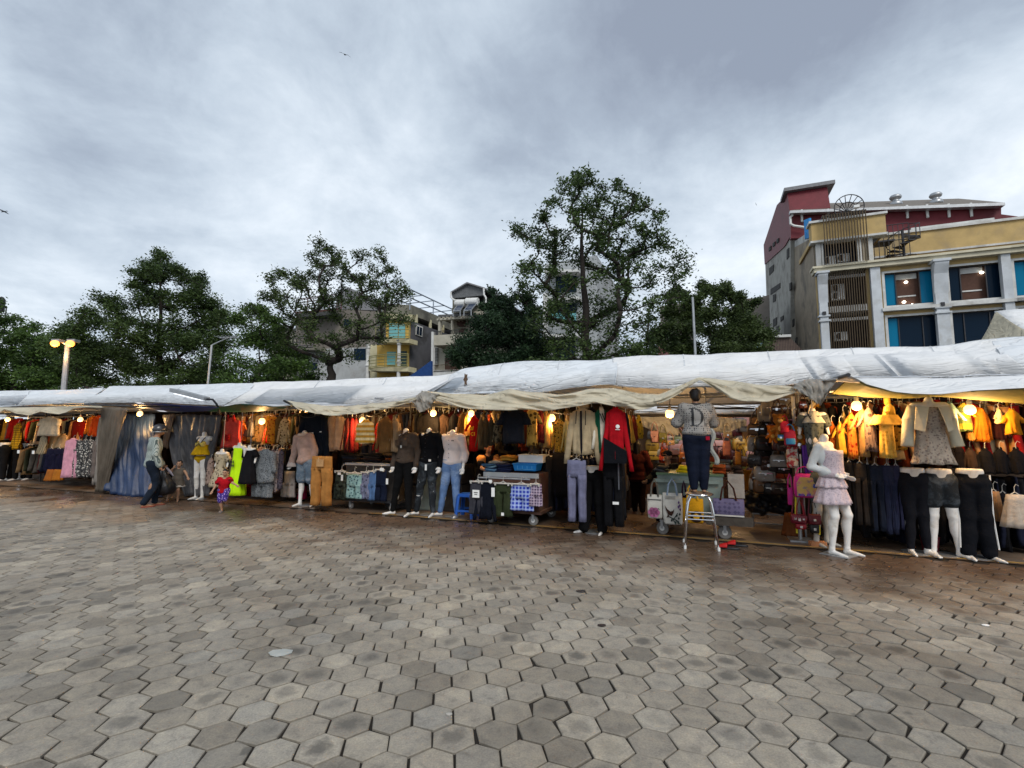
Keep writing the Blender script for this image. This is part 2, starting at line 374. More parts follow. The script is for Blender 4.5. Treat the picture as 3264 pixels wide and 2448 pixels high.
    bp = N('ShaderNodeBump'); bp.inputs['Strength'].default_value = .45; bp.inputs['Distance'].default_value = .006; L(n2(45), bp.inputs['Height']); L(bp.outputs[0], P.inputs['Normal'])
    o = bpy.data.objects.new('paving', me); COL.objects.link(o); tag(o, kind='structure')
ground()
# ------------------------------------------------------------------ buildings behind the market
def fp(b, Z, pts, v, d, flip=False):    # outline on the plane v, given depth d along v; a foot given below 1300 stands on the ground
    q = []
    for x, y in pts:
        p = VP(*Z(x, y), v)
        if y >= 1470 or (y >= 1300 and y in (1330,)): p.z = 0
        q.append(p)
    b.prism(q, EV*d); return b
def plaster(name, col, dirt, dirts=.5, **k): return mat(name, col, .85, var=.22, vs=1.2, dirt=dirt, dirts=dirts, bump=.3, bs=8, **k)
def glassmat(name, col, tr=.0):
    m = mat(name, col, .12, 0, var=0, spec=.09)
    return m
GL_DARK = glassmat('dark_window_glass', (.004, .014, .030)); GL_CYAN = glassmat('blue_window_film', (.004, .16, .30)); GL_TEAL = glassmat('pale_cyan_glass', (.16, .40, .42))
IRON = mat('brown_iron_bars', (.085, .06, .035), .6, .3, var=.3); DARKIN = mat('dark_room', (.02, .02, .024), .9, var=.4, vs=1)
LAMPW = mat('lit_ceiling_lamp', (1, .9, .7), .5, emit=(1, .92, .75), es=6, var=0)
WHITEW = plaster('white_trim_paint', (.62, .62, .60), (.42, .41, .38), .8)
def yellow_house():
    v = 32.0; Z = Z8
    base = VP(*Z(575, 1385), v); base.z = 0
    t = thing('yellow_townhouse', 'large yellow townhouse with white pilasters and wide blue-glass windows behind the canopy on the right', 'building', base, ROW)
    Y = plaster('ochre_wall_paint', (.52, .37, .16), (.36, .27, .15), .4)
    STN = plaster('weathered_beige_wall', (.30, .25, .185), (.10, .09, .075), .35)
    zc = V(*Z(560, 720), v)[1]; u0 = V(*Z(560, 900), v)[0]; u1 = u0+34
    def Vz(x, y, vv=v): return V(*Z(x, y), vv)
    # front wall built as panels that leave the window openings free
    wins = []
    for (xa, ya, xb, yb) in ((1090, 770, 1440, 1015), (1600, 715, 1985, 975), (1125, 1132, 1478, 1345), (1638, 1085, 2010, 1315), (2125, 690, 2520, 930), (2165, 1060, 2560, 1300)):
        ua, za = Vz(xa, (ya*2+0)/2); ub, zb = Vz(xb, yb)
        uc, zt = Vz(xb, ya-25); zt = (za+zt)/2
        wins.append((ua, ub, zb, (Vz((xa+xb)/2, ya-12)[1])))
    top = [w for i, w in enumerate(wins) if i in (0, 1, 4)]; low = [w for i, w in enumerate(wins) if i in (2, 3, 5)]
    zt1 = sum(w[3] for w in top)/3; zb1 = sum(w[2] for w in top)/3; zt2 = sum(w[3] for w in low)/3; zb2 = zt2-(zt1-zb1)
    cols = [((a[0]+b[0])/2, (a[1]+b[1])/2) for a, b in zip(top, low)]; cols = [(c0, max(c1, c0+3.0)) for c0, c1 in cols]
    bu0, bu1 = Vz(640, 1000)[0], Vz(965, 1000)[0]        # barred bay
    edges = [bu1]; b = MB()
    prev = bu1
    rows = [(zb2, zt2), (zb1, zt1), (zb2-(zt1-zt2), zt2-(zt1-zt2)), (zb2-2*(zt1-zt2), zt2-2*(zt1-zt2))]
    rows = sorted(r for r in rows if r[0] > .5)
    c3 = cols[2][1]+1.2
    cols.append((c3+1.2, c3+5.4)); cols.append((c3+7.8, c3+12)); cols.append((c3+14.4, c3+18.6))
    for c0, c1 in cols:
        b.ubox(prev, c0, v, v+.35, 0, zc); zl = 0
        for r0, r1 in rows: b.ubox(c0, c1, v, v+.35, zl, r0); zl = r1
        b.ubox(c0, c1, v, v+.35, zl, zc); prev = c1
    b.ubox(prev, u1, v, v+.35, 0, zc); b.ubox(u0, bu0, v, v+.35, 0, zc)
    b.build('front_wall', Y, t)
    brown = mat('brown_room', (.10, .05, .035), .8, var=.2)
    for ci, (c0, c1) in enumerate(cols):
        for ri, (r0, r1) in enumerate(rows):
            w = MB()
            for (a, bb, c, d) in ((c0-.15, c1+.15, r1, r1+.14), (c0-.15, c1+.15, r0-.14, r0), (c0-.15, c0, r0, r1), (c1, c1+.15, r0, r1)): w.ubox(a, bb, v-.06, v+.12, c, d)
            wo = w.build('window', WHITEW, t)
            f = MB(); n = 4
            for k in range(1, n):
                q = c0+(c1-c0)*(.22, .66, .98)[k-1]; f.ubox(q-.03, q+.03, v+.17, v+.22, r0, r1)
            f.ubox(c0, c1, v+.17, v+.22, r0, r0+.06); f.ubox(c0, c1, v+.17, v+.22, r1-.06, r1); f.ubox(c0, c0+.05, v+.17, v+.22, r0, r1)
            f.build('mullion', DARKMETAL, wo)
            s = MB(); s.ubox(c0-.35, c1+.45, v-.45, v-.06, r0-.42, r0-.2); s.build('sill', WHITEW, wo)
            if ri == len(rows)-1 and ci < 2:       # lit room: real lamps hang behind clear glass
                g = MB(); q0 = c0+(c1-c0)*.22; q1 = c0+(c1-c0)*.66
                if ci == 0:
                    g.ubox(c0, q0, v+.24, v+.26, r0, r1); g.build('blue_pane', GL_CYAN, wo); g = MB(); g.ubox(q1, c1, v+.24, v+.26, r0, r1); g.build('blue_pane', GL_CYAN, wo)
                else:
                    g.ubox(c0, q0, v+.24, v+.26, r0, r1); g.build('dark_pane', GL_DARK, wo); g = MB(); g.ubox(q1, c1, v+.24, v+.26, r0, r1); g.build('dark_pane', GL_DARK, wo)
                g = MB(); g.ubox(c0-.3, c1+.3, v+.5, v+.52, r0-.3, r1+.3); g.build('curtain', brown, wo)
                g = MB(); g.ubox(q0+.05, q1-.05, v+.44, v+.49, r1-.42, r1-.05); g.build('blind', WHITEW, wo)
                g = MB(); g.ubox(q0+.15, q1-.15, v+.45, v+.48, r0+(r1-r0)*.28, r0+(r1-r0)*.32); g.build('shelf', WHITEW, wo)
                for (a, c) in (((.5, .72), (.35, .12), (.68, .02)) if ci == 0 else ((.92, .80),)):
                    g = MB(); g.lathe(U(q0+(q1-q0)*a, v+.4, r0+(r1-r0)*c), [(.0, .09), (.09, .05), (.11, 0), (.06, -.07), (0, -.08)], 10); g.build('ceiling_lamp', LAMPW, wo)
            else:
                g = MB(); q0 = c0+(c1-c0)*.22
                g.ubox(c0, q0, v+.24, v+.26, r0, r1); g.build('blue_pane', GL_CYAN if ci != 1 else GL_DARK, wo)
                g = MB(); g.ubox(q0, c1, v+.24, v+.26, r0, r1); g.build('dark_pane', GL_DARK, wo)
    # pilasters
    PW = plaster('pale_blue_white_paint', (.56, .59, .62), (.45, .46, .46), 1)
    for (xa, xb, cap) in ((572, 636, 1), (990, 1068, 0), (1490, 1592, 1), (2035, 2112, 0), (2560, 2650, 1)):
        a = Vz(xa, 1000)[0]; bb = Vz(xb, 1000)[0]; p = MB(); p.ubox(a, bb, v-.35, v+.0, 0, zc-.62)
        if cap:
            zt = zc-.62
            p.prism([U(a-.04, v-.35, zt), U(a-.04, v-.8, zt), U(a-.04, v-.76, zt-.3), U(a-.04, v-.5, zt-.9), U(a-.04, v-.35, zt-2.2)], EU*(bb-a+.08))
            p.ubox(a-.14, bb+.14, v-.84, v-.0, zt-.16, zt-.002)
            for k in (0, .35): p.ubox(a-.1, bb+.1, v-.44, v, zt-3.2-k, zt-3.08-k)
        p.build('pilaster', PW, t)
    for x in (608, 1545):
        a = Vz(x, 1100)[0]; q = MB(); q.ubox(a-.1, a+.1, v-.5, v-.35, Vz(x, 1120 if x < 1000 else 1050)[1], Vz(x, 1095 if x < 1000 else 1022)[1]); q.build('wall_lamp', DARKMETAL, t)
    c = MB(); c.ubox(u0-.2, u1, v-.5, v+.5, zc-.62, zc-.34); c.ubox(u0-.3, u1, v-.65, v+.5, zc-.34, zc-.2); c.build('cornice', plaster('cream_cornice_paint', (.62, .57, .43), (.46, .42, .31), .7), t)
    # barred bay: floors, back wall, bars, air conditioners
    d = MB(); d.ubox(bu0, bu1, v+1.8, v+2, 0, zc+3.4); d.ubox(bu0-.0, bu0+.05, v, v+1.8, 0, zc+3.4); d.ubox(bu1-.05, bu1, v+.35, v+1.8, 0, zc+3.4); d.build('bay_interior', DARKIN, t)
    h = zt1-zt2
    for k in range(5):
        z = Vz(800, 1060)[1]+(k-2)*h
        if z < 0: continue
        fl = MB(); fl.ubox(bu0, bu1, v-.05, v+1.7, z-.22, z+.22); fl.build('floor_slab', WHITEW, t)
    for k in range(4):
        z = Vz(800, 800)[1]+(k-2)*h
        ln = MB(); ln.ubox(bu0, bu1, v+.05, v+.2, z-.1, z+.1); ln.build('lintel', WHITEW, t)
    bars = MB(); n = 17
    for k in range(n):
        q = bu0+.08+(bu1-bu0-.16)*k/(n-1); bars.ubox(q-.024, q+.024, v-.25, v-.18, 0, zc-.5)
    bars.build('security_bars', IRON, t)
    for (x, y) in ((720, 905), (720, 965), (745, 1285), (650, 685), (760, 665)):
        a, z = Vz(x, y, v+1.2); q = MB(); q.ubox(a-.4, a+.4, v+.9, v+1.25, z-.3, z+.3); ac = q.build('air_conditioner', WHITEP, t)
        q = MB(); q.lathe(U(a-.1, v+.88, z), [(.24, 0), (.24, .015), (.05, .02)], 16, 'Y'); q.build('fan_grille', DARKMETAL, ac)
    # upper storey over the bay
    vu = v+.02; zt = zc-.2
    ul, ur = Vz(550, 600)[0], Vz(1003, 560)[0]; ol, orr = Vz(608, 560)[0], Vz(918, 560)[0]; zo_ = Vz(760, 500)[1]; zp = (Vz(540, 395)[1]+Vz(1090, 320)[1])/2; zq = zp-1.3
    w = MB(); w.ubox(ul, ol, vu, vu+.3, zt, zq); w.ubox(orr, ur, vu, vu+.3, zt, zq); w.ubox(ol, orr, vu, vu+.3, zo_, zq); w.build('upper_wall', plaster('taupe_wall_paint', (.32, .28, .21), (.22, .2, .15), .6), t)
    w = MB(); w.ubox(ol, orr, vu+.9, vu+.95, zt, zo_+.5); w.build('upper_window', GL_DARK, t)
    w = MB(); pr = Vz(1095, 370)[0]; w.ubox(ul-.25, pr, vu-.35, vu+.6, zq, zp); w.ubox(ul-.25, pr, vu+.6, vu+5, zq, zq+.3); w.build('parapet', Y, t)
    w = MB(); w.ubox(ul-.4, pr+.1, vu-.5, vu+.65, zp, zp+.16); w.ubox(ul-.35, pr+.05, vu-.42, vu+.3, zq-.14, zq); w.ubox(ul, ul+.3, vu-.12, vu, zt, zq-.14); w.ubox(ur-.9, ur-.62, vu-.12, vu, zt, zq-.14); w.ubox(ur-.3, ur, vu-.12, vu, zt, zq-.14)
    w.ubox(ol-.12, ol, vu-.08, vu, zt, zo_+.12); w.ubox(ol, orr, vu-.08, vu, zo_, zo_+.12); w.build('white_moulding', WHITEW, t)
    bars = MB(); n = 16; a0, a1 = Vz(600, 500)[0], Vz(932, 500)[0]
    for k in range(n):
        q = a0+(a1-a0)*k/(n-1); bars.ubox(q-.026, q+.026, vu-.85, vu-.78, zt, zp+.35); bars.ubox(q-.04, q+.04, vu-.85, vu-.3, zp+.27, zp+.35)
    bars.build('security_bars', IRON, t)
    # set-back top wall with terrace awning
    P0 = U(u0, v, 0); D = Vector((.36, .933, 0)).normalized(); nrm = Vector((D.y, -D.x, 0)); d_ = ray(*Z(352, 290)); p_ = P0-EU*.4
    VE = uv(C0+d_*((p_-C0).dot(nrm)/d_.dot(nrm)))[1]; VB = min(v+5, VE-1.3); print('VE', VE)
    s = MB(); vb = VB; zs = Vz(1700, 408, vb)[1]; s.ubox(Vz(1000, 500, vb)[0]-1, u1, vb, vb+.3, zt-.2, zs); s.build('terrace_wall', Y, t)
    s = MB(); s.ubox(Vz(1000, 500, vb)[0]-1, u1, vb-.08, vb, (zs+zt)/2-.06, (zs+zt)/2+.08); s.ubox(Vz(1000, 500, vb)[0]-1, u1, vb-.15, vb+.35, zs, zs+.18); s.build('white_moulding', WHITEW, t)
    s = MB(); s.ubox(Vz(1310, 400, vb+.4)[0], Vz(1980, 380, vb+.4)[0], vb+.4, vb+1, zs-1, Vz(1700, 368, vb+.4)[1]); s.build('white_roof_wall', WHITEW, t)
    s = MB(); q0 = Vz(1010, 600, v+4)[0]; s.prism([U(q0, vb-2, zt), U(q0, vb, zt), U(q0, vb, zt+.45)], EU*26); s.build('terrace_roof', mat('brown_roof_sheet', (.17, .09, .06), .7), t)
    a = MB(); a.prism([VP(*Z(*p), v+.6) for p in ((1003, 440), (1092, 430), (1092, 462), (1003, 540))], EV*3); a.build('stair_awning', mat('grey_sheet', (.16, .17, .18), .6), t)
    # side wall
    P0 = U(u0, v, 0); D = Vector((.36, .933, 0)).normalized(); nrm = Vector((D.y, -D.x, 0))
    def PS(x, y, off=0):
        d = ray(*Z(x, y)); p = P0-EU*off; return C0+d*((p-C0).dot(nrm)/d.dot(nrm))
    far = PS(380, 1000); near_t = PS(540, 470); fart = PS(372, 555); fb = Vector((far.x, far.y, 0))
    n0 = U(u0, v+.35, 0); zn = near_t.z
    s = MB(); s.prism([n0, fb, Vector((far.x, far.y, fart.z)), Vector((n0.x, n0.y, zn))], EU*.3); s.build('side_wall', STN, t)
    s = MB(); s.prism([Vector((n0.x, n0.y, zn)), Vector((far.x, far.y, fart.z)), Vector((far.x, far.y, fart.z+.5)), Vector((n0.x, n0.y, zn+.6))], EU*.35); s.build('side_parapet', plaster('stained_white_parapet', (.5, .5, .47), (.2, .19, .17), .8), t)
    for k in range(4):
        p = PS(470+k*11, 395-k*4, 0); q = MB(); q.tube([p-Vector((0, 0, 1.1)), p+Vector((0, 0, .4))], .11, 8); q.build('blue_pipe', mat('bright_blue_pipe', (.02, .25, .6), .5), t)
    # spiral stair on the terrace: a thing of its own
    c = VP(*Z(1250, 600), v+2.6); c.z = zt; st = thing('spiral_staircase', 'black iron spiral staircase standing on the terrace of the yellow townhouse', 'staircase', c, ROW)
    H = Vz(1250, 430, v+2.6)[1]-zt-.35; m = MB(); m.tube([(0, 0, 0), (0, 0, H+.3)], .07); m.build('centre_post', DARKMETAL, st, local=True)
    rl = []
    for k in range(15):
        a = k*R_(27)+.5; z = .25+H*k/15; m = MB(); m.prism([(0, 0, z), (1.05*math.cos(a), 1.05*math.sin(a), z), (1.05*math.cos(a+.5), 1.05*math.sin(a+.5), z)], (0, 0, .06)); m.tube([(1.03*math.cos(a), 1.03*math.sin(a), z), (1.03*math.cos(a), 1.03*math.sin(a), z+.95)], .02, 5); m.build('step', DARKMETAL, st, local=True); rl.append((1.03*math.cos(a), 1.03*math.sin(a), z+.95))
    m = MB(); m.tube(rl, .03, 6); m.build('handrail', DARKMETAL, st, local=True)
    m = MB(); x0 = -3.2
    for k in range(12): m.tube([(x0+k*.3, -.9, 0), (x0+k*.3, -.9, H+.5)], .025, 5)
    m.tube([(x0, -.9, H+.5), (x0+3.3, -.9, H+.5)], .03, 6); m.tube([(x0, -.9, H*.75), (x0+3.3, -.9, H*.75)], .03, 6); m.box((x0+1.3, -.2, H*.78), (2.4, 1.3, .08)); m.build('landing_cage', DARKMETAL, st, local=True)
    # dish aerial on the upper parapet
    dc = VP(*Z(810, 260), v+3); dt = thing('satellite_dish', 'large black mesh satellite dish above the yellow townhouse parapet', 'satellite dish', dc, ROW)
    rr = abs(V(*Z(930, 260), v+3)[0]-V(*Z(690, 260), v+3)[0])/2
    m = MB()
    for k in range(14):
        a = 2*math.pi*k/14; m.tube([(0, .5, -.1), (rr*.5*math.cos(a), .15, rr*.5*math.sin(a)), (rr*math.cos(a), -.25, rr*math.sin(a))], .03, 5)
    for q in (.55, 1): m.tube([(rr*q*math.cos(a*R_(10)), .5-.75*q, rr*q*math.sin(a*R_(10))) for a in range(37)], .035, 6, False)
    m.build('dish_frame', DARKMETAL, dt, local=True)
    m = MB(); m.tube([(0, .5, 0), (0, .6, -1.0)], .08); m.build('mast', DARKMETAL, dt, local=True)
    m = MB(); m.tube([(0, .4, 0), (.3, -.8, -.3)], .03); m.box((.3, -.85, -.3), (.35, .3, .2)); m.build('receiver', WHITEP, dt, local=True)
    # maroon building behind, weathered grey lower wall
    MR = mat('maroon_cladding', (.155, .022, .030), .6, var=.2, vs=2, bump=.3, bs=5, dirt=(.11, .02, .025), dirts=.4); GR = plaster('mould_stained_grey_wall', (.34, .33, .295), (.13, .12, .105), .45)
    bb = PS(345, 1000, .3); t2 = thing('maroon_building', 'tall maroon clad building with stained grey side wall rising behind the yellow townhouse', 'building', (bb.x, bb.y, 0), ROW)
    q = lambda pts, off=.3: [PS(x, y, off) for x, y in pts]
    s = MB(); s.prism(q([(350, 1385), (350, 490), (305, 560), (148, 705), (170, 1280)]), EU*6)
    s.prism([Vector((p.x, p.y, z)) for p, z in zip(q([(350, 1300), (350, 1385), (170, 1280), (170, 1279)]), (8, 0, 0, 8))], EU*6); s.build('side_wall', GR, t2)
    s = MB(); A = PS(326, 135, .4); wd = VP(*Z(650, 200), uv(A)[1]); wlen = uv(wd)[0]-uv(A)[0]
    s.prism(q([(326, 140), (240, 235), (135, 553), (143, 708), (300, 565), (347, 485), (345, 300)], .4), EU*wlen); s.build('stair_tower', MR, t2)
    s = MB(); va = uv(A)[1]; s.ubox(uv(A)[0]-.3, uv(wd)[0]+.5, va-.4, va+2, A.z, A.z+.3); s.build('tower_roof', mat('grey_roof_sheet', (.22, .22, .23), .6), t2)
    E = PS(352, 290, .4); ve = uv(E)[1]
    s = MB(); s.prism([VP(*Z(*p), ve) for p in ((352, 296), (2030, 232), (2030, 420), (352, 500))], EV*.5); s.build('maroon_wall', MR, t2)
    s = MB(); s.prism([VP(*Z(*p), ve+1) for p in ((1975, 300), (2165, 325), (2165, 385), (1975, 385))], EV*6); s.build('maroon_wing', MR, t2)
    s = MB(); s.prism([VP(*Z(*p), ve-.8) for p in ((345, 278), (2060, 212), (2060, 236), (345, 297))], EV*.5); s.build('gutter', METAL, t2)
    s = MB(); a1, a2 = VP(*Z(345, 280), ve-.3), VP(*Z(2060, 214), ve-.3); b1, b2, b3 = VP(*Z(560, 222), ve+5), VP(*Z(1690, 182), ve+5), VP(*Z(1980, 212), ve+5)
    s.add([a1, a2, b3, b2, b1, a1+Vector((0, 0, -.2)), a2+Vector((0, 0, -.2)), b3+Vector((0, 0, -.2)), b2+Vector((0, 0, -.2)), b1+Vector((0, 0, -.2))], [(0, 1, 2, 3, 4), (9, 8, 7, 6, 5), (0, 5, 6, 1), (1, 6, 7, 2), (2, 7, 8, 3), (3, 8, 9, 4), (4, 9, 5, 0)])
    s.build('roof', mat('taupe_roof_sheet', (.19, .165, .14), .7, kind='vstripe', c2=(.15, .13, .11), ps=3), t2)
    for x, y in ((440, 318), (650, 313), (1280, 285), (1440, 280), (1612, 276), (1790, 270)):
        s = MB(); p = VP(*Z(x, y), ve-.1); s.tube([p+Vector((0, 0, .5)), p-Vector((0, 0, .55))], .09, 6); s.build('bracket', WHITEP, t2)
    s = MB(); s.tube([VP(*Z(*p), ve-.4) for p in ((365, 295), (362, 320), (348, 330), (350, 385), (380, 400), (470, 412))], .1, 7); s.build('drainpipe', WHITEP, t2)
    for x, y in ((1190, 215), (1510, 200)):
        p = VP(*Z(x, y), ve+2); s = MB(); s.lathe(p, [(.5, -.35), (.4, 0), (.24, .1), (.24, .25), (.38, .33), (.43, .45), (.35, .6), (.1, .68)], 14); tag(s.build('roof_ventilator', METAL, smooth=True, loc=p), 'silver roof ventilator, %s, on the taupe roof of the maroon building' % ('left of the pair' if x < 1300 else 'right of the pair'), 'roof ventilator', 'roof ventilators')
    for (x0, y0, x1, y1) in ((178, 738, 213, 708), (190, 905, 265, 855), (208, 950, 228, 945), (208, 1148, 238, 1128), (268, 1130, 290, 1115), (236, 1205, 256, 1195), (318, 590, 335, 575), (340, 860, 352, 850), (363, 1150, 373, 1140), (385, 1300, 396, 1290)):
        hgt = {178: 58, 190: 45, 208: 62, 268: 35, 236: 70, 318: 80, 340: 60, 363: 60, 385: 60}[x0]
        s = MB(); s.prism([PS(x0, y0, .36), PS(x1, y1, .36), PS(x1, y1+hgt*.9, .36), PS(x0, y0+hgt, .36)], EU*.1); s.build('vent_block', mat('dark_vent', (.05, .048, .045), .9), t2)
    for (x0, y0, x1, y1) in ((175, 575, 190, 560), (205, 540, 222, 525), (236, 512, 252, 498)):
        s = MB(); s.prism([PS(x0, y0, .5), PS(x1, y1, .5), PS(x1, y1+30, .5), PS(x0, y0+30, .5)], EU*.12); s.build('window', mat('dark_vent', 0), t2)
yellow_house()
def simple_building(name, label, Z, v, parts, cat='building'):
    p0 = VP(*Z(*parts[0][2][0]), v); t = thing(name, label, cat, (p0.x, p0.y, 0), ROW)
    for nm, m, pts, dv, d in parts:
        b = MB(); fp(b, Z, pts, v+dv, d); b.build(nm, m, t)
    return t
def rect(x0, y0, x1, y1, s=0): return [(x0, y0), (x1, y0+s), (x1, y1), (x0, y1)]
def railing(t, Z, v, x0, y0, x1, y1, m, n=12, bars='v', name='railing', r=.025, hr=4, bow=0):
    b = MB(); a0, z0 = V(*Z(x0, y0), v); a1, z1 = V(*Z(x1, y1), v); zt = max(z0, z1); zb = min(z0, z1)
    f = lambda q: v-bow*math.sin(math.pi*q)
    for z in (zt, zb): b.tube([U(a0+(a1-a0)*i/8, f(i/8), z) for i in range(9)], r*1.3, 5)
    if bars == 'v':
        for k in range(n): q = k/(n-1); b.tube([U(a0+(a1-a0)*q, f(q), zb), U(a0+(a1-a0)*q, f(q), zt)], r, 4)
    else:
        for k in range(hr): z = zb+(zt-zb)*(k+.5)/hr; b.tube([U(a0+(a1-a0)*i/8, f(i/8), z) for i in range(9)], r, 4)
        for q in (0, .25, .5, .75, 1): b.tube([U(a0+(a1-a0)*q, f(q), zb), U(a0+(a1-a0)*q, f(q), zt)], r*1.3, 4)
    return b.build(name, m, t)
def houses():
    CR = plaster('cream_wall_paint', (.46, .43, .35), (.26, .24, .19), .6); OL = plaster('olive_grey_wall', (.20, .19, .15), (.09, .085, .07), .5); GC = mat('grey_gable_cladding', (.145, .15, .155), .6, kind='vstripe', c2=(.12, .125, .13), ps=4)
    BR = mat('brown_wood_window', (.07, .03, .022), .5); RS = mat('grey_roof_sheet', 0)
    Z = Z12; v = 30
    t = simple_building('gabled_house', 'narrow house with dark grey gable, white pergola terrace and cream balcony, mid skyline', Z, v, [
        ('body_wall', OL, [(550, 1640), (550, 960), (840, 960), (840, 430), (1275, 400), (1275, 1640)], 1.8, 14),
        ('gable', GC, [(820, 345), (1040, 222), (1278, 295), (1275, 398), (840, 438)], .4, .3),
        ('roof', RS, [(808, 350), (1040, 212), (1290, 290), (1290, 308), (1040, 232), (812, 362)], .1, 17),
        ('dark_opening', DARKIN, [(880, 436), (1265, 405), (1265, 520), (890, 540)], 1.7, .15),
        ('parapet', OL, [(830, 575), (1275, 530), (1275, 640), (830, 645)], .6, .3),
        ('ledge', CR, [(1130, 625), (1275, 620), (1275, 665), (1130, 660)], .2, 1.3),
        ('pergola_beam', CR, [(620, 722), (1100, 680), (1100, 712), (620, 748)], 0, .4),
        ('pergola_roof', mat('worn_dark_sheet', (.10, .10, .10), .8), [(640, 668), (1100, 650), (1100, 676), (640, 705)], .2, 2),
        ('terrace_wall', plaster('tan_wall', (.27, .24, .19), (.18, .16, .13), .6), [(832, 740), (1090, 720), (1090, 960), (832, 960)], 1.65, .1),
        ('window', BR, rect(905, 755, 1020, 832, -6), 1.5, .1), ('window', BR, rect(925, 862, 1015, 935, -6), 1.5, .1),
        ('balcony', CR, [(555, 958), (985, 930), (985, 1080), (555, 1096)], 0, 1.9),
        ('corner_post', WHITEW, [(545, 905), (572, 905), (572, 1640), (545, 1640)], -.15, .35),
        ('lower_wall', CR, [(600, 1100), (990, 1090), (990, 1640), (600, 1640)], 1.62, .1),
        ('door', BR, rect(735, 1240, 935, 1440), 1.5, .1),
        ('louvre', mat('pale_louvre', (.38, .38, .36), .8, kind='stripe', c2=(.12, .12, .11), ps=2.2), rect(585, 1125, 628, 1375), 1.4, .2),
        ('base_wall', WHITEW, [(560, 1440), (985, 1430), (985, 1640), (560, 1640)], 0, .3),
        ('planter', mat('pink_tile', (.42, .25, .25), .7), rect(815, 1330, 990, 1430), .1, .5)])
    for x0, x1 in ((640, 668), (820, 836), (1100, 1125)):
        b = MB(); fp(b, Z, rect(x0, 745, x1, 955), v+.1, .3); b.build('pergola_post', CR, t)
    b = MB()
    for k in range(9):
        q = 645+k*55; b.prism([VP(*Z(x, y), v-.15) for x, y in ((q, 700-k*3), (q+10, 700-k*3), (q+10, 722-k*4), (q, 724-k*4))], EV*2.2)
    b.build('pergola_rafter', CR, t)
    b = MB()
    for x in (800, 860, 905): b.tube([VP(*Z(x+dx, y), v+2.65) for dx, y in ((-10, 1340), (-10, 1270), (5, 1256), (20, 1270), (20, 1340))], .05, 6)
    b.build('arched_grille', WHITEP, t)
    railing(t, Z, v+.05, 575, 905, 930, 955, DARKMETAL, 22, r=.018); railing(t, Z, v-.05, 570, 1372, 985, 1438, IRON, 26, r=.018)
    b = MB(); b.tube([VP(*Z(*p), v) for p in ((818, 355), (815, 420), (840, 450), (880, 470))], .08, 6); b.tube([VP(*Z(*p), v-.1) for p in ((1275, 300), (1278, 390), (1305, 430), (1305, 560))], .08, 6); b.build('drainpipe', WHITEP, t)
    for i, (tk, pn) in enumerate(((((885, 508), (1018, 506)), ((905, 540), (1003, 532), (948, 612), (850, 618))), (((1035, 487), (1195, 482)), ((1065, 520), (1175, 512), (1100, 603), (1000, 610))))):
        p = VP(*Z(*tk[0]), v); s = thing('solar_water_heater', ('left' if i == 0 else 'right')+' solar water heater with white tank under the grey gable', 'water heater', p, ROW, 'solar water heaters')
        b = MB(); b.tube([VP(*Z(*q), v+.3) for q in tk], .33, 14); b.build('tank', WHITEP, s, smooth=False)
        b = MB(); pts = [VP(*Z(*pn[0]), v+.2), VP(*Z(*pn[1]), v+.2), VP(*Z(*pn[2]), v-1), VP(*Z(*pn[3]), v-1)]; b.prism(pts, (0, 0, -.08)); b.build('panel', mat('navy_solar_panel', (.015, .03, .07), .12, spec=.8, var=.1), s)
        b = MB()
        for k in range(4): b.tube([pts[k], pts[(k+1) % 4]], .05, 5)
        b.tube([pts[2], pts[2]+Vector((0, 0, -.5))], .04, 5); b.tube([pts[3], pts[3]+Vector((0, 0, -.5))], .04, 5); b.build('frame', METAL, s)
    # yellow balcony house
    Z = Z10; YW = plaster('orange_yellow_paint', (.56, .36, .08), (.40, .27, .10), .6); PL = plaster('pale_yellow_paint', (.60, .55, .36), (.42, .36, .2), .7); SG = plaster('patchy_grey_side_wall', (.115, .115, .125), (.05, .048, .046), .3)
    t = simple_building('balcony_house', 'yellow house with curved balconies and dark grey side wall, left of the gabled house', Z, v, [
        ('body_wall', SG, [(1130, 1330), (1110, 780), (1372, 790), (1360, 1330)], .35, 15),
        ('upper_front', YW, [(1180, 770), (1368, 780), (1362, 970), (1180, 960)], .2, .14),
        ('lower_front', YW, [(1110, 980), (1358, 980), (1352, 1300), (1110, 1300)], .2, .14),
        ('cornice', PL, [(1120, 735), (1395, 745), (1375, 792), (1180, 775)], -.2, .5),
        ('cyan_window', GL_TEAL, rect(1205, 812, 1328, 925, 4), .1, .08), ('cyan_window', GL_TEAL, rect(1188, 1036, 1255, 1142), .1, .08), ('door', mat('dark_green_door', (.04, .07, .06), .5), rect(1296, 1030, 1340, 1155), .1, .08),
        ('balcony_slab', PL, [(1095, 930), (1362, 930), (1360, 965), (1095, 958)], -1.2, 1.4), ('balcony_slab', PL, [(1045, 1150), (1352, 1150), (1352, 1190), (1045, 1185)], -1.2, 1.4),
        ('upper_storey', OL, [(1115, 655), (1385, 670), (1380, 745), (1115, 738)], 1.2, 16),
        ('grey_column_wall', PL, [(1055, 980), (1110, 980), (1110, 1300), (1055, 1300)], .2, .2)])
    GB = mat('yellow_green_iron', (.26, .24, .10), .5)
    railing(t, Z, v-1.2, 1100, 845, 1362, 930, GB, 9, 'h', bow=.5, r=.03); railing(t, Z, v-1.2, 1050, 1072, 1352, 1150, GB, 9, 'h', bow=.5, r=.03)
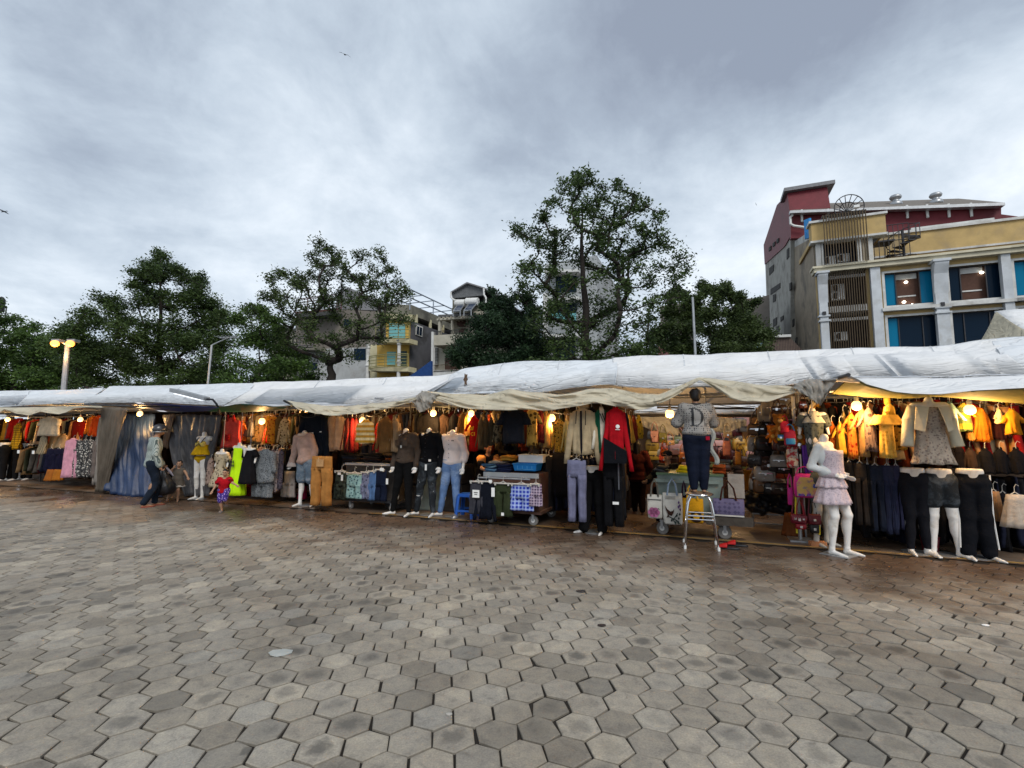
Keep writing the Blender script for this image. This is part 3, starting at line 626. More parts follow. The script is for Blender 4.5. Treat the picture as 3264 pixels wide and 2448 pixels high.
    for x0, x1, y0 in ((1270, 1298, 945), (1026, 1058, 975)):
        b = MB(); c = VP(*Z((x0+x1)/2, 1000), v-1.0); r = .17; zt = V(*Z(x0, y0), v-1)[1]
        b.lathe((c.x, c.y, 0), [(r, 0), (r, zt-2.2), (r*1.4, zt-2.1), (r*1.4, zt-2.0), (r, zt-1.9), (r*.9, zt-.5), (r*1.3, zt-.4), (r*1.3, zt-.3), (r, zt-.25), (r*1.7, zt)], 12); b.build('column', WHITEW, t)
    b = MB(); fp(b, Z, rect(1412, 825, 1466, 915), v, .1)
    uR = V(*Z(1372, 800), v+.35)[0]; zw = V(*Z12(330, 810), v)[1]
    sw = MB()
    def side(x, y): d = ray(*Z12(x, y)); q = (uR+.02-(C0-O0).dot(EU))/d.dot(EU); return C0+d*q
    sw.prism([side(*p) for p in ((328, 805), (422, 838), (412, 978), (322, 948))], EU*.06); w = sw.build('side_window', WHITEW, t)
    g = MB(); g.prism([side(*p)+EU*.07 for p in ((340, 830), (368, 840), (362, 950), (333, 940))], EU*.02); g.prism([side(*p)+EU*.07 for p in ((378, 843), (408, 853), (402, 962), (372, 953))], EU*.02); g.build('pane', GL_DARK, w)
    b = MB(); zb = V(*Z(1385, 690), v+1.2)[1]; zt = V(*Z(1365, 548), v+1.2)[1]; uL = V(*Z(1150, 600), v+1.2)[0]; uR2 = V(*Z(1370, 600), v+1.2)[0]
    for u_ in (uL, uR2):
        for z in (zt, (zb*.45+zt*.55)): b.tube([U(u_, v+1.2, z), U(u_, v+19, z)], .07, 5)
        for k in range(5): b.tube([U(u_, v+1.2+k*4.3, zb-.2), U(u_, v+1.2+k*4.3, zt)], .07, 5)
    for k in range(9): b.tube([U(uL, v+1.2+k*2.2, zt), U(uR2, v+1.2+k*2.2, zt)], .055, 5)
    b.build('roof_frame', mat('pale_blue_steel', (.30, .34, .40), .5, .4), t)
    b = MB()
    for k in range(6): b.ubox(uR2+.05, uR2+.2, v+2+k*2.6, v+2.3+k*2.6, zb-1.9, zb-.1)
    b.build('pier', PL, t)
    # taupe block behind the sparse tree
    simple_building('terrace_block', 'taupe and white terraced block with maroon roof rail behind the open-branched tree', Z, 31, [
        ('body_wall', plaster('taupe_block_wall', (.20, .175, .15), (.11, .10, .085), .5), [(480, 1330), (480, 720), (790, 700), (1110, 720), (1110, 1330)], .5, 12),
        ('lower_wall', plaster('white_grey_wall', (.42, .43, .43), (.30, .29, .27), .5), [(455, 1330), (455, 1020), (1050, 1000), (1050, 1330)], 0, .45),
        ('gable_roof', RS, [(790, 610), (880, 528), (1215, 690), (1215, 715), (790, 700)], 1, 8),
        ('balcony_slab', OL, [(402, 1000), (630, 985), (630, 1020), (410, 1022)], -1.4, 1.4),
        ('window', GL_DARK, rect(560, 1120, 640, 1175), -.05, .1), ('window', GL_DARK, rect(930, 1010, 1020, 1100), -.05, .1), ('window', GL_DARK, rect(850, 780, 910, 840), .45, .1), ('window', GL_DARK, rect(540, 810, 610, 880), .45, .1),
        ('awning', mat('dark_awning', (.06, .06, .06), .7), [(480, 735), (760, 720), (760, 745), (480, 765)], -1, 1.5)])
    t = [o for o in bpy.data.objects if o.name == 'terrace_block'][0]
    MRR = mat('maroon_iron', (.09, .02, .02), .5)
    railing(t, Z, 30.8, 480, 625, 830, 700, MRR, 10, 'h', r=.04, hr=6); railing(t, Z, 29.6, 405, 925, 610, 995, mat('grey_slat_rail', (.13, .12, .12), .7), 8, 'h', r=.06, hr=3)
    simple_building('pale_house', 'pale cream house half hidden by leaves at the left end of the skyline', Z, 37, [
        ('body_wall', CR, [(300, 1330), (290, 840), (450, 850), (450, 1330)], 0, 10), ('roof', RS, [(285, 812), (440, 845), (440, 862), (285, 835)], -.5, 11), ('ledge', WHITEW, [(300, 1015), (450, 1022), (450, 1045), (300, 1035)], -.5, .5), ('window', GL_DARK, rect(350, 900, 400, 960), -.08, .1)])
    Z = Z9
    t = simple_building('grey_tower_block', 'pale grey block with cyan glass balconies showing through the tallest tree', Z, 33, [
        ('body_wall', plaster('pale_grey_wall', (.40, .42, .43), (.27, .27, .27), .4), [(455, 1750), (455, 835), (860, 765), (860, 1750)], .4, 11),
        ('balcony_slab', WHITEW, [(450, 1090), (720, 1085), (720, 1108), (450, 1112)], -.9, 1.3), ('balcony_slab', WHITEW, [(450, 880), (720, 872), (720, 892), (450, 900)], -.9, 1.3), ('balcony_slab', WHITEW, [(450, 1380), (720, 1375), (720, 1400), (450, 1402)], -.9, 1.3),
        ('glass_rail', GL_TEAL, rect(470, 1215, 700, 1275), -.8, .05), ('window', GL_DARK, rect(540, 920, 700, 1050), .3, .12), ('window', GL_DARK, rect(540, 1140, 700, 1215), .3, .12), ('window', GL_DARK, rect(520, 1430, 690, 1540), .3, .12),
        ('side_block', plaster('steel_blue_wall', (.22, .26, .30), (.15, .17, .19), .5), [(300, 1750), (300, 1200), (440, 1190), (440, 1750)], .5, 8), ('corner_post', WHITEW, [(440, 1060), (468, 1060), (468, 1750), (440, 1750)], -.9, .3)])
    simple_building('low_shop', 'low pink roofed shop with white wall between the tallest tree and the round green tree', Z, 33, [
        ('body_wall', plaster('brown_grey_wall', (.22, .20, .18), (.12, .11, .10), .5), [(1365, 1750), (1350, 1165), (1440, 1140), (1600, 1140), (1600, 1750)], .5, 8), ('white_wall', WHITEW, [(1335, 1750), (1335, 1310), (1410, 1300), (1410, 1750)], .1, .4),
        ('roof', mat('pink_roof_sheet', (.30, .13, .13), .8, kind='vstripe', c2=(.22, .09, .09), ps=3), [(1330, 1445), (1600, 1430), (1600, 1750), (1330, 1750)], -.6, .6), ('window', GL_DARK, rect(1370, 1320, 1400, 1400), 0, .1), ('ledge', WHITEW, [(1340, 1490), (1600, 1480), (1600, 1498), (1340, 1505)], -.8, .2)])
    Z = Z8
    t = simple_building('ruined_block', 'dark mouldy brick building beside the stained grey wall, with a corrugated lean-to', Z, 38, [
        ('body_wall', plaster('black_mould_wall', (.16, .145, .13), (.035, .032, .03), .6), [(-90, 1500), (-90, 985), (90, 975), (180, 950), (180, 1500)], 0, 8),
        ('block_screen', mat('pierced_block', (.12, .115, .10), .9, kind='check', c2=(.03, .03, .03), ps=3), rect(-60, 1180, 105, 1275), -.15, .12),
        ('lean_to_roof', mat('rusty_corrugated_sheet', (.14, .10, .08), .8, kind='vstripe', c2=(.07, .05, .045), ps=3), [(0, 1300), (340, 1285), (440, 1385), (440, 1500), (0, 1500)], -5, .4),
        ('lean_to_fascia', WHITEW, [(20, 1272), (355, 1265), (355, 1285), (20, 1296)], -5.2, .3), ('blue_shutter', mat('blue_white_board', (.20, .32, .52), .5), rect(52, 1325, 128, 1400), -5.6, .2)])
    # blue sheet roof between the houses
    b = MB(); b.prism([VP(*Z12(*p), 27) for p in ((215, 1545), (540, 1310), (540, 1560))], EV*.3); tag(b.build('blue_tarpaulin', mat('deep_blue_sheet', (.012, .055, .20), .6), loc=VP(*Z12(400, 1560), 27)), 'blue sheet roof sloping down between the balcony house and the gabled house', 'tarpaulin')
houses()
# ------------------------------------------------------------------ trees
BARK = mat('dark_bark', (.030, .024, .020), .9, var=.4, vs=8, bump=.6, bs=20)
def leafmat(name, dark, light, tr=.3):
    m = bpy.data.materials.new(name); nt, N, L, P = nodes(m); a = N('ShaderNodeAttribute'); a.attribute_name = 'rnd'
    r = N('ShaderNodeValToRGB'); r.color_ramp.elements[0].color = (*dark, 1); r.color_ramp.elements[1].color = (*light, 1); L(a.outputs['Fac'], r.inputs[0]); L(r.outputs[0], P.inputs['Base Color'])
    P.inputs['Roughness'].default_value = .5; P.inputs['Specular IOR Level'].default_value = .25
    t = N('ShaderNodeBsdfTranslucent'); L(r.outputs[0], t.inputs['Color']); ms = N('ShaderNodeMixShader'); ms.inputs[0].default_value = tr
    L(P.outputs[0], ms.inputs[1]); L(t.outputs[0], ms.inputs[2]); L(ms.outputs[0], nt.nodes['Material Output'].inputs[0]); return m
def tree(name, label, Y, trunk, clumps, lm, leaf=.165, dens=1.0, tr=.22, spread=1.0, group='trees behind the market', bark=BARK, twig=5, drop=.3, flat=.75, fill=1, sg=.33):
    rg = random.Random(hash(label) % 9973 if False else sum(map(ord, label)))
    nr = np.random.default_rng(sum(map(ord, label)))
    tp = [PY(*Q(x, y), Y) for x, y in trunk]; base = Vector((tp[0].x, tp[0].y, 0)); tp = [base]+tp
    t = thing(name, label, 'tree', base, 0, group)
    k = len(tp); tb = MB()
    path = []
    for i in range(k-1):
        for q in range(3): path.append(tp[i].lerp(tp[i+1], q/3)+Vector((rg.uniform(-.06, .06), rg.uniform(-.1, .1), 0)))
    path.append(tp[-1]); n = len(path)
    rad = [tr*(1-.93*i/(n-1))+(.1*tr if i == 0 else 0) for i in range(n)]
    tb.tube(path, rad, 10); LP, LR = [], []
    nd = [[p, i-1, 0, rad[i]] for i, p in enumerate(path)]; nt0 = len(nd); top = path[-1]; cs = []
    clumps = list(clumps)+[(x+rg.uniform(-1.25, 1.25)*r, y+rg.uniform(-.9, 1.0)*r, r*rg.uniform(.55, .85)) for x, y, r in clumps for _ in range(fill)]
    for (x, y, r) in clumps:
        Yc = Y+rg.uniform(-1, 1)*2.4*spread; cs.append((PY(*Q(x, y), Yc), r*1.4756/FS*Yc))
    fork = path[max(2, n//3)]; cs.sort(key=lambda q: (q[0]-fork).length)
    for c, rw in cs:                                    # each clump grows from the nearest limb below or inside it
        best = min(range(max(2, n//5), len(nd)), key=lambda i: (nd[i][0]-c).length*(1+1.6*max(0, nd[i][0].z-c.z+.3)/((nd[i][0]-c).length+.1))+(.0 if i >= nt0 else .35)+.08*abs(nd[i][0].x-c.x))
        a = nd[best][0]; L = (c-a).length; pr = best; k_ = max(2, int(L/.5)); side = Vector((rg.gauss(0, .05), rg.gauss(0, .08), -.05))*L
        for q in range(1, k_+1):
            f = q/k_; p = a.lerp(c, f)+side*math.sin(math.pi*f)+Vector((rg.gauss(0, .05), rg.gauss(0, .05), rg.gauss(0, .04))); nd.append([p, pr, 0, 0]); pr = len(nd)-1
        nd[pr][2] += 1
        for q in range(twig):
            s = nd[max(nt0, pr-rg.choice((0, 0, 1)))][0] if k_ > 1 else nd[pr][0]; dv = Vector((rg.gauss(0, 1), rg.gauss(0, 1), rg.gauss(.25, .75))).normalized()*rw*rg.uniform(.6, 1.2); dv.z *= flat; e = c+dv
            m_ = s.lerp(e, .5)+Vector((0, 0, rg.uniform(-.15, .12)*rw)); tb.tube([s, m_, e], [.022, .014, .005], 4)
            cnt = int(dens*rw*rw*330*(.2/leaf)**2*rg.uniform(.45, 1.55)*4/twig)+14
            w = nr.random(cnt)**.7; ctr = np.array([(s.lerp(m_, float(a_)*2) if a_ < .5 else m_.lerp(e, float(a_)*2-1)) for a_ in w])
            P = ctr+nr.normal(0, 1, (cnt, 3))*rw*sg*np.array([1, 1, .8])
            P[:, 2] -= nr.random(cnt)*drop*.3
            LP.append(P); LR.append(np.clip(rg.gauss(.45, .18)+nr.normal(0, .16, cnt), 0, 1))
    for i in range(len(nd)-1, nt0-1, -1):
        if nd[i][1] >= 0: nd[nd[i][1]][2] += nd[i][2]
    for i in range(nt0, len(nd)):
        q = nd[i]; p = nd[q[1]]; r1 = .018*max(1, q[2])**.52; r0 = .018*max(1, p[2])**.52 if q[1] >= nt0 else min(r1*1.25, p[3]); tb.tube([p[0], q[0]], [min(r0, r1*1.3), r1], 6)
    P = np.concatenate(LP); m = len(P); R = np.concatenate(LR)
    th = nr.random(m)*2*np.pi; A = np.stack([np.cos(th), np.sin(th), -.25-.6*nr.random(m)], 1); A /= np.linalg.norm(A, axis=1)[:, None]
    B = np.cross(A, nr.normal(0, 1, (m, 3))); B /= np.linalg.norm(B, axis=1)[:, None]
    s = leaf*(.6+.7*nr.random(m))[:, None]; A = A*s*.5; B = B*s*.42
    quadcloud(P, A, B, 'crown', lm, t, R); tb.build('trunk', bark, t, smooth=True)
    return t
LD = leafmat('dark_green_leaf', (.016, .032, .011), (.095, .15, .040)); LO = leafmat('olive_leaf', (.020, .036, .013), (.10, .145, .040)); LB_ = leafmat('blue_green_leaf', (.010, .024, .013), (.045, .088, .038)); LG = leafmat('fresh_green_leaf', (.020, .042, .012), (.11, .19, .04))
def trees():
    j = lambda L, r: [(x, y, r) for x, y in L]
    tree('broad_tree', 'tall cone shaped dark green tree to the right of the lit twin street lamp', 28, [(345, 836), (345, 740), (348, 660), (347, 560)],
         j([(345, 552), (318, 580), (375, 578)], 20)+j([(345, 600), (285, 612), (408, 605), (300, 650), (385, 640), (440, 618), (235, 655), (262, 680), (455, 655), (420, 665), (345, 655)], 27)+
         j([(205, 695), (480, 690), (310, 705), (370, 700), (430, 710), (255, 725), (180, 745), (220, 760), (330, 750), (400, 755), (470, 745), (285, 780), (350, 800), (420, 800), (180, 800), (235, 820), (300, 830), (380, 832), (460, 800), (480, 830), (160, 770), (150, 740)], 36), LD, dens=.85, tr=.26, fill=2)
    tree('broad_tree', 'low dark green tree at the left edge behind the twin street lamp', 33, [(30, 850), (30, 780), (25, 720)],
         j([(-25, 655), (15, 690), (-10, 700), (45, 722), (70, 700), (20, 735)], 22)+j([(80, 752), (105, 745), (30, 770), (-20, 760), (60, 790), (110, 790), (10, 810), (80, 822), (120, 825), (-40, 800), (-40, 840), (40, 840), (140, 800), (-60, 740)], 36), LG, dens=.9, tr=.24, leaf=.22)
    tree('leafy_shrub_tree', 'low bright green leafy tree in front of the pale cream house', 25, [(560, 838), (560, 780), (562, 740)],
         j([(520, 690), (545, 668), (575, 690), (600, 705)], 20)+j([(530, 735), (565, 735), (600, 745), (520, 785), (560, 790), (600, 790), (640, 790), (500, 820), (550, 825), (610, 820), (660, 812), (625, 765)], 30), LG, dens=.9, tr=.12)
    tree('open_tree', 'sparse tree with spreading bare black limbs in front of the terraced block', 25, [(716, 822), (713, 785), (712, 760)],
         j([(690, 522), (708, 540), (670, 555), (735, 560), (655, 600), (760, 600), (690, 600), (720, 585), (745, 625), (610, 590), (585, 600), (635, 615), (785, 552), (805, 575), (812, 545), (830, 612), (845, 580), (858, 610), (800, 612), (570, 640), (552, 665), (600, 650), (640, 655), (700, 640), (775, 650), (820, 655), (865, 650), (875, 632), (690, 575), (725, 562), (665, 622), (702, 618), (742, 602), (778, 600), (645, 598), (615, 642), (758, 645), (800, 640), (835, 638), (720, 660), (590, 625), (680, 660)], 17)+
         j([(560, 690), (600, 690), (640, 690), (680, 690), (730, 690), (780, 690), (830, 690), (870, 690), (620, 725), (670, 730), (725, 735), (775, 730), (825, 725), (700, 765), (750, 765)], 22), LO, dens=.36, tr=.34, spread=.8, twig=5, leaf=.15, fill=1, sg=.42)
    tree('bushy_tree', 'blue green bushy tree hiding the right side of the gabled house', 25, [(1075, 805), (1075, 740)],
         j([(1055, 660), (1100, 655), (1135, 650), (1155, 670), (1085, 640), (1150, 720)], 18)+j([(1030, 705), (1070, 690), (1110, 700), (1140, 715), (1010, 740), (1050, 735), (1095, 740), (1135, 745), (1160, 760), (1010, 775), (1060, 775), (1110, 778), (1155, 785), (1180, 790), (1030, 795)], 28), LB_, dens=1.4, tr=.2, fill=2)
    tree('tall_tree', 'tallest tree, thin crowned with a forked dark trunk, at the centre of the skyline', 23, [(1268, 790), (1266, 700), (1262, 610), (1258, 520), (1256, 440)],
         j([(1240, 385), (1268, 378), (1300, 400), (1215, 405), (1335, 400), (1200, 432), (1250, 418), (1290, 432), (1325, 440), (1180, 462), (1230, 455), (1275, 462), (1150, 492), (1195, 500), (1330, 470), (1370, 418), (1362, 448), (1400, 445), (1412, 468), (1350, 480), (1385, 490), (1135, 512), (1120, 490)], 19)+
         j([(1240, 480), (1272, 500), (1300, 470), (1220, 515), (1285, 535), (1255, 545), (1330, 548), (1365, 550), (1235, 600), (1335, 625), (1285, 600), (1190, 560), (1270, 440), (1250, 395)], 21)+j([(1170, 530), (1215, 545), (1300, 505), (1345, 520), (1420, 505), (1445, 530), (1385, 530), (1150, 570), (1128, 590), (1190, 590), (1250, 560), (1340, 570), (1385, 575), (1430, 575), (1455, 610), (1470, 560), (1405, 615), (1360, 615), (1310, 590), (1160, 620), (1120, 632), (1465, 640)], 23)+
         j([(1200, 640), (1250, 650), (1300, 650), (1350, 660), (1400, 655), (1180, 680), (1225, 695), (1280, 700), (1335, 700), (1385, 700), (1200, 735), (1250, 745), (1305, 750), (1355, 745), (1400, 735), (1240, 775), (1290, 778), (1340, 775), (1390, 765), (1200, 775), (1160, 700)], 28), LD, dens=.36, tr=.30, spread=1.0, leaf=.175, fill=1, sg=.42)
    tree('round_tree', 'round dense tree with reddish green leaves beside the plain grey pole', 27, [(1535, 800), (1535, 720)],
         j([(1445, 640), (1480, 635), (1515, 620), (1565, 618), (1590, 640), (1548, 635), (1610, 665)], 18)+j([(1450, 675), (1495, 665), (1540, 665), (1585, 680), (1615, 700), (1440, 710), (1480, 710), (1530, 710), (1575, 715), (1615, 735), (1450, 745), (1500, 750), (1550, 750), (1600, 755), (1635, 750), (1480, 770), (1570, 775)], 28), LO, dens=1.5, tr=.22, fill=2)
    tree('wall_shrub', 'small low shrub at the foot of the tallest tree', 22, [(1210, 800), (1210, 780)], j([(1140, 790), (1180, 785), (1215, 785), (1380, 770), (1410, 765), (1300, 790)], 20), LD, dens=1, tr=.08, group='shrubs')
trees()
# ------------------------------------------------------------------ poles and street lamps
def sodium():
    m = mat('sodium_lamp', (1, .6, .2), .5, emit=(1, .27, .03), es=2.4, var=0); Y = 22
    top = PY(*Q(146, 748), Y); t = thing('street_lamp', 'lit twin headed orange street lamp on a grey pole at the left', 'street lamp', (top.x, top.y, 0))
    b = MB(); b.tube([(top.x, top.y, 0), (top.x, top.y, top.z+.1)], [.13, .10], 10); b.build('pole', METAL, t)
    for x, y in ((123, 743), (156, 743)):
        p = PY(*Q(x, y), Y-.25); b = MB(); b.tube([top+Vector((0, 0, .05)), p+Vector((0, .1, .16))], .04, 6); b.box(p+Vector((0, .05, .15)), (.36, .3, .12)); h = b.build('lamp_head', METAL, t)
        b = MB(); b.lathe(p+Vector((0, -.1, 0)), [(.0, .15), (.10, .12), (.16, .04), (.155, -.05), (.09, -.13), (.0, -.15)], 14); b.build('lens', m, h, smooth=True)
        L = bpy.data.lights.new('lamp_glow', 'POINT'); L.energy = 45; L.color = (1, .55, .18); L.shadow_soft_size = .12; lo = bpy.data.objects.new('lamp_glow', L); COL.objects.link(lo); lo.parent = t; lo.location = p-Vector(t.location)+Vector((0, -.3, -.45))
    top = PY(*Q(1496, 642), 20); b = MB(); b.tube([(top.x+.08, top.y, 0), tuple(top)], [.075, .05], 8); tag(b.build('steel_pole', METAL, loc=(top.x, top.y, 0)), 'plain pale grey pole in front of the round tree', 'pole')
    p0 = PY(*Z11(1630, 1165), 22); p1 = PY(*Z11(1660, 860), 22); t = thing('aerial_pole', 'thin pole with a television aerial in front of the cone shaped tree', 'pole', (p0.x, p0.y, 0))
    b = MB(); b.tube([(p0.x, p0.y, 0), p0, p1], .05, 6); b.build('pole', METAL, t); a = PY(*Z11(1720, 802), 22); c = PY(*Z11(1860, 797), 22)
    b = MB(); b.tube([a, c], .03, 5); b.tube([p1, (a+c)/2], .025, 5)
    for q in range(6): s = a.lerp(c, q/5); b.tube([s+Vector((0, -.4, 0)), s+Vector((0, .4, 0))], .015, 4)
    b.build('aerial', METAL, t)
    p = PY(*Z11(14, 600), 34); t = thing('roof_tank', 'dark tank on a roof frame above the leaves at the left edge', 'water tank', (p.x, p.y, 0)); b = MB(); b.lathe((p.x-.1, p.y, p.z), [(.2, 0), (.22, .1), (.22, .9), (.12, 1.05), (.05, 1.1)], 12); b.build('tank', DARKMETAL, t)
    b = MB(); [b.tube([(p.x+dx, p.y, 0), (p.x+dx, p.y, p.z+.4)], .04, 5) for dx in (-.4, .3)]; b.tube([(p.x-.4, p.y, p.z+.4), (p.x+.3, p.y, p.z+.4)], .04, 5); b.build('stand', DARKMETAL, t)
sodium()
# birds
def bird(px, py, Y, span, ang, label):
    p = PY(*Q(px, py), Y); b = MB(); c, s = math.cos(ang), math.sin(ang)
    b.tube([(0, -.5*span*.6, -.02), (0, -.15*span, 0), (0, .1*span, 0), (0, .3*span, .01)], [.01, .055*span, .06*span, .01], 8)
    for q in (-1, 1):
        pts = [(q*.05*span, -.10*span, .02), (q*.28*span, -.16*span, .05*span), (q*.52*span, .02*span, -.05*span*(1 if q > 0 else -.4)), (q*.25*span, .06*span, .04*span), (q*.05*span, .12*span, .01)]
        b.prism(pts, (0, 0, .012))
    b.prism([(-.03*span, .25*span, 0), (.03*span, .25*span, 0), (.08*span, .42*span, 0), (-.08*span, .42*span, 0)], (0, 0, .01))
    o = b.build('bird', mat('dark_feather', (.02, .025, .03), .8), local=True); o.location = p; o.rotation_euler = (R_(35), ang, R_(15)); tag(o, label, 'bird', 'birds in flight')
bird(745, 118, 38, .95, R_(12), 'dark bird with spread wings high in the sky, upper left of centre')
bird(8, 457, 45, .9, R_(25), 'small dark bird at the far left edge of the sky')
bird(1633, 441, 70, .5, R_(60), 'tiny dark bird just left of the maroon building')
# ------------------------------------------------------------------ smooth bodies grown from round limbs (one closed surface each)
def surfnet(F, org, h):
    S = F < 0
    c = np.zeros(tuple(n-1 for n in F.shape), np.uint8)
    for dx in (0, 1):
        for dy in (0, 1):
            for dz in (0, 1): c += S[dx:F.shape[0]-1+dx, dy:F.shape[1]-1+dy, dz:F.shape[2]-1+dz]
    act = (c > 0) & (c < 8); I = np.argwhere(act); idx = -np.ones(act.shape, np.int64); idx[tuple(I.T)] = np.arange(len(I))
    cor = [(a, b, d) for a in (0, 1) for b in (0, 1) for d in (0, 1)]; val = {k: F[I[:, 0]+k[0], I[:, 1]+k[1], I[:, 2]+k[2]] for k in cor}
    acc = np.zeros((len(I), 3)); cnt = np.zeros(len(I))
    for k in cor:
        for ax in range(3):
            if k[ax]: continue
            k2 = tuple(q+(1 if i == ax else 0) for i, q in enumerate(k)); a, b = val[k], val[k2]; m = (a < 0) != (b < 0)
            t = np.where(m, a/np.where(m, a-b, 1), 0); p = np.tile(np.array(k, float), (len(I), 1)); p[:, ax] += t; acc += p*m[:, None]; cnt += m
    Vt = (I+acc/cnt[:, None])*h+org; faces = []
    for ax in range(3):
        sl0 = [slice(None)]*3; sl1 = [slice(None)]*3; sl0[ax] = slice(0, -1); sl1[ax] = slice(1, None)
        A, B = S[tuple(sl0)], S[tuple(sl1)]; E = np.argwhere(A != B); o1, o2 = [i for i in range(3) if i != ax]
        E = E[(E[:, o1] > 0) & (E[:, o2] > 0) & (E[:, o1] < F.shape[o1]-1) & (E[:, o2] < F.shape[o2]-1)]
        s = A[tuple(E.T)]; q = []
        for d1, d2 in ((1, 1), (0, 1), (0, 0), (1, 0)):
            e = E.copy(); e[:, o1] -= d1; e[:, o2] -= d2; q.append(idx[tuple(e.T)])
        q = np.stack(q, 1); fl = s if ax != 1 else ~s; q[~fl] = q[~fl][:, ::-1]; faces.append(q)
    return Vt, np.concatenate(faces)
def sdf(prims, h=.012, k=.022, fold=0, fs=(9, 23), zmax=None):
    lo = np.full(3, 1e9); hi = -lo
    for p in prims:
        if p[0] == 'cap': pts = [np.array(p[1])-max(p[3], p[4]), np.array(p[1])+max(p[3], p[4]), np.array(p[2])-max(p[3], p[4]), np.array(p[2])+max(p[3], p[4])]
        else: m = max(p[2]); pts = [np.array(p[1])-m, np.array(p[1])+m]
        for q in pts: lo = np.minimum(lo, q); hi = np.maximum(hi, q)
    lo -= 3*h+2*fold; hi += 3*h+2*fold; n = np.ceil((hi-lo)/h).astype(int)+1; F = np.full(n, 1.0)
    ax = [lo[i]+h*np.arange(n[i]) for i in range(3)]
    for p in prims:
        kk = p[6] if len(p) > 6 and p[6] else k; mg = kk+2*h
        if p[0] == 'cap': r = max(p[3], p[4]); a, b = np.array(p[1], float), np.array(p[2], float); l = np.minimum(a, b)-r-mg; u = np.maximum(a, b)+r+mg
        else: r = max(p[2]); l = np.array(p[1])-r-mg; u = np.array(p[1])+r+mg
        i0 = np.maximum(np.floor((l-lo)/h).astype(int), 0); i1 = np.minimum(np.ceil((u-lo)/h).astype(int)+1, n); sl = tuple(slice(i0[i], i1[i]) for i in range(3))
        X = np.stack(np.meshgrid(*[ax[i][sl[i]] for i in range(3)], indexing='ij'), -1)
        if p[0] == 'cap':
            ba = b-a; L2 = ba@ba+1e-12; t = np.clip(((X-a)@ba)/L2, 0, 1); d = np.linalg.norm(X-a-t[..., None]*ba, axis=-1)-(p[3]+(p[4]-p[3])*t)
        else:
            q = X-np.array(p[1])
            if len(p) > 3 and p[3] is not None: q = q@np.array(p[3])
            rr = np.array(p[2], float); k0 = np.linalg.norm(q/rr, axis=-1); k1 = np.linalg.norm(q/rr**2, axis=-1)+1e-9; d = k0*(k0-1)/k1
        f = F[sl]; hh = np.clip(.5+.5*(f-d)/kk, 0, 1); F[sl] = f*(1-hh)+d*hh-kk*hh*(1-hh)
    if fold:
        fold *= 1.6
        Xs = np.meshgrid(*ax, indexing='ij'); F += fold*(np.sin(Xs[2]*fs[1]+Xs[0]*fs[0]+3*np.sin(Xs[1]*7))*.6+np.sin(Xs[2]*fs[1]*.47-Xs[0]*fs[0]*2.1+1.3)*.5)
    if zmax is not None: F = np.maximum(F, (ax[2]-zmax)[None, None, :])
    return surfnet(F, lo, h)
def sdfobj(name, m, parent, prims, **kw):
    v, f = sdf([p for p in prims if p], **kw); me = bpy.data.meshes.new(name); me.from_pydata(v.tolist(), [], f.tolist()); me.materials.append(m)
    me.polygons.foreach_set('use_smooth', [True]*len(f)); me.update(); o = bpy.data.objects.new(name, me); COL.objects.link(o); o.parent = parent; return o
# joints of a standing figure of height 1, facing -y
STAND = dict(pel=(0, 0, .53), wst=(0, .005, .62), che=(0, .005, .73), nek=(0, .008, .835), hed=(0, -.006, .93),
             shl=(-.098, .008, .805), shr=(.098, .008, .805), ell=(-.130, .015, .635), elr=(.130, .015, .635), wrl=(-.140, -.02, .49), wrr=(.140, -.02, .49),
             hpl=(-.048, 0, .515), hpr=(.048, 0, .515), knl=(-.052, -.012, .285), knr=(.052, -.012, .285), anl=(-.055, .012, .045), anr=(.055, .012, .045))
def joints(H, **ov):
    J = {k: np.array(v, float)*H for k, v in STAND.items()}
    for k, v in ov.items():
        if k in J: J[k] = np.array(v, float)*H
    return J
def frame_of(a, b):
    z = (b-a)/np.linalg.norm(b-a); x = np.array([1., 0, 0]); y = np.cross(z, x); y /= np.linalg.norm(y); x = np.cross(y, z); return np.stack([x, y, z], 1)
def hand(w, d, side, H, curl=.5, nrm=None):
    d = np.array(d, float); d /= np.linalg.norm(d); n = np.array(nrm if nrm is not None else (0, -1, 0), float); n -= d*(n@d); n /= np.linalg.norm(n)+1e-9; s = np.cross(d, n)*side; P = []
    P.append(('cap', w-d*.005*H, w+d*.03*H, .014*H, .017*H, None, .01)); P.append(('cap', w+d*.03*H+s*.012*H, w+d*.03*H-s*.012*H, .013*H, .012*H, None, .01))
    for i, L in enumerate((.9, 1.05, 1.0, .8)):
        r = w+d*.048*H+s*(.017-.0115*i)*H; c = curl*.9; a = r+(d*math.cos(c)+n*math.sin(c))*.022*L*H; b = a+(d*math.cos(2.2*c)+n*math.sin(2.2*c))*.022*L*H
        P += [('cap', r, a, .0062*H, .0056*H, None, .003), ('cap', a, b, .0056*H, .0048*H, None, .003)]
    r = w+d*.016*H+s*.014*H; a = r+(d*.55+s*.6+n*.35)*.022*H; b = a+(d*.9+n*.3)*.019*H; P += [('cap', r, a, .0075*H, .0062*H, None, .006), ('cap', a, b, .0062*H, .0052*H, None, .003)]
    return P
def foot(an, fd, H, g=1.0):
    f = np.array((fd[0], fd[1], 0), float); f /= np.linalg.norm(f); a = np.array(an); g0 = np.array((a[0], a[1], a[2]-.045*H))
    return [('cap', a, g0-f*.010*H+np.array((0, 0, .018*H)), .020*H*g, .017*H*g, None, .012), ('cap', g0+f*.01*H+np.array((0, 0, .020*H)), g0+f*.085*H+np.array((0, 0, .010*H)), .017*H*g, .010*H*g, None, .010), ('cap', g0+f*.06*H+np.array((0, 0, .010*H)), g0+f*.105*H+np.array((0, 0, .007*H)), .014*H*g, .0075*H*g, None, .008)]
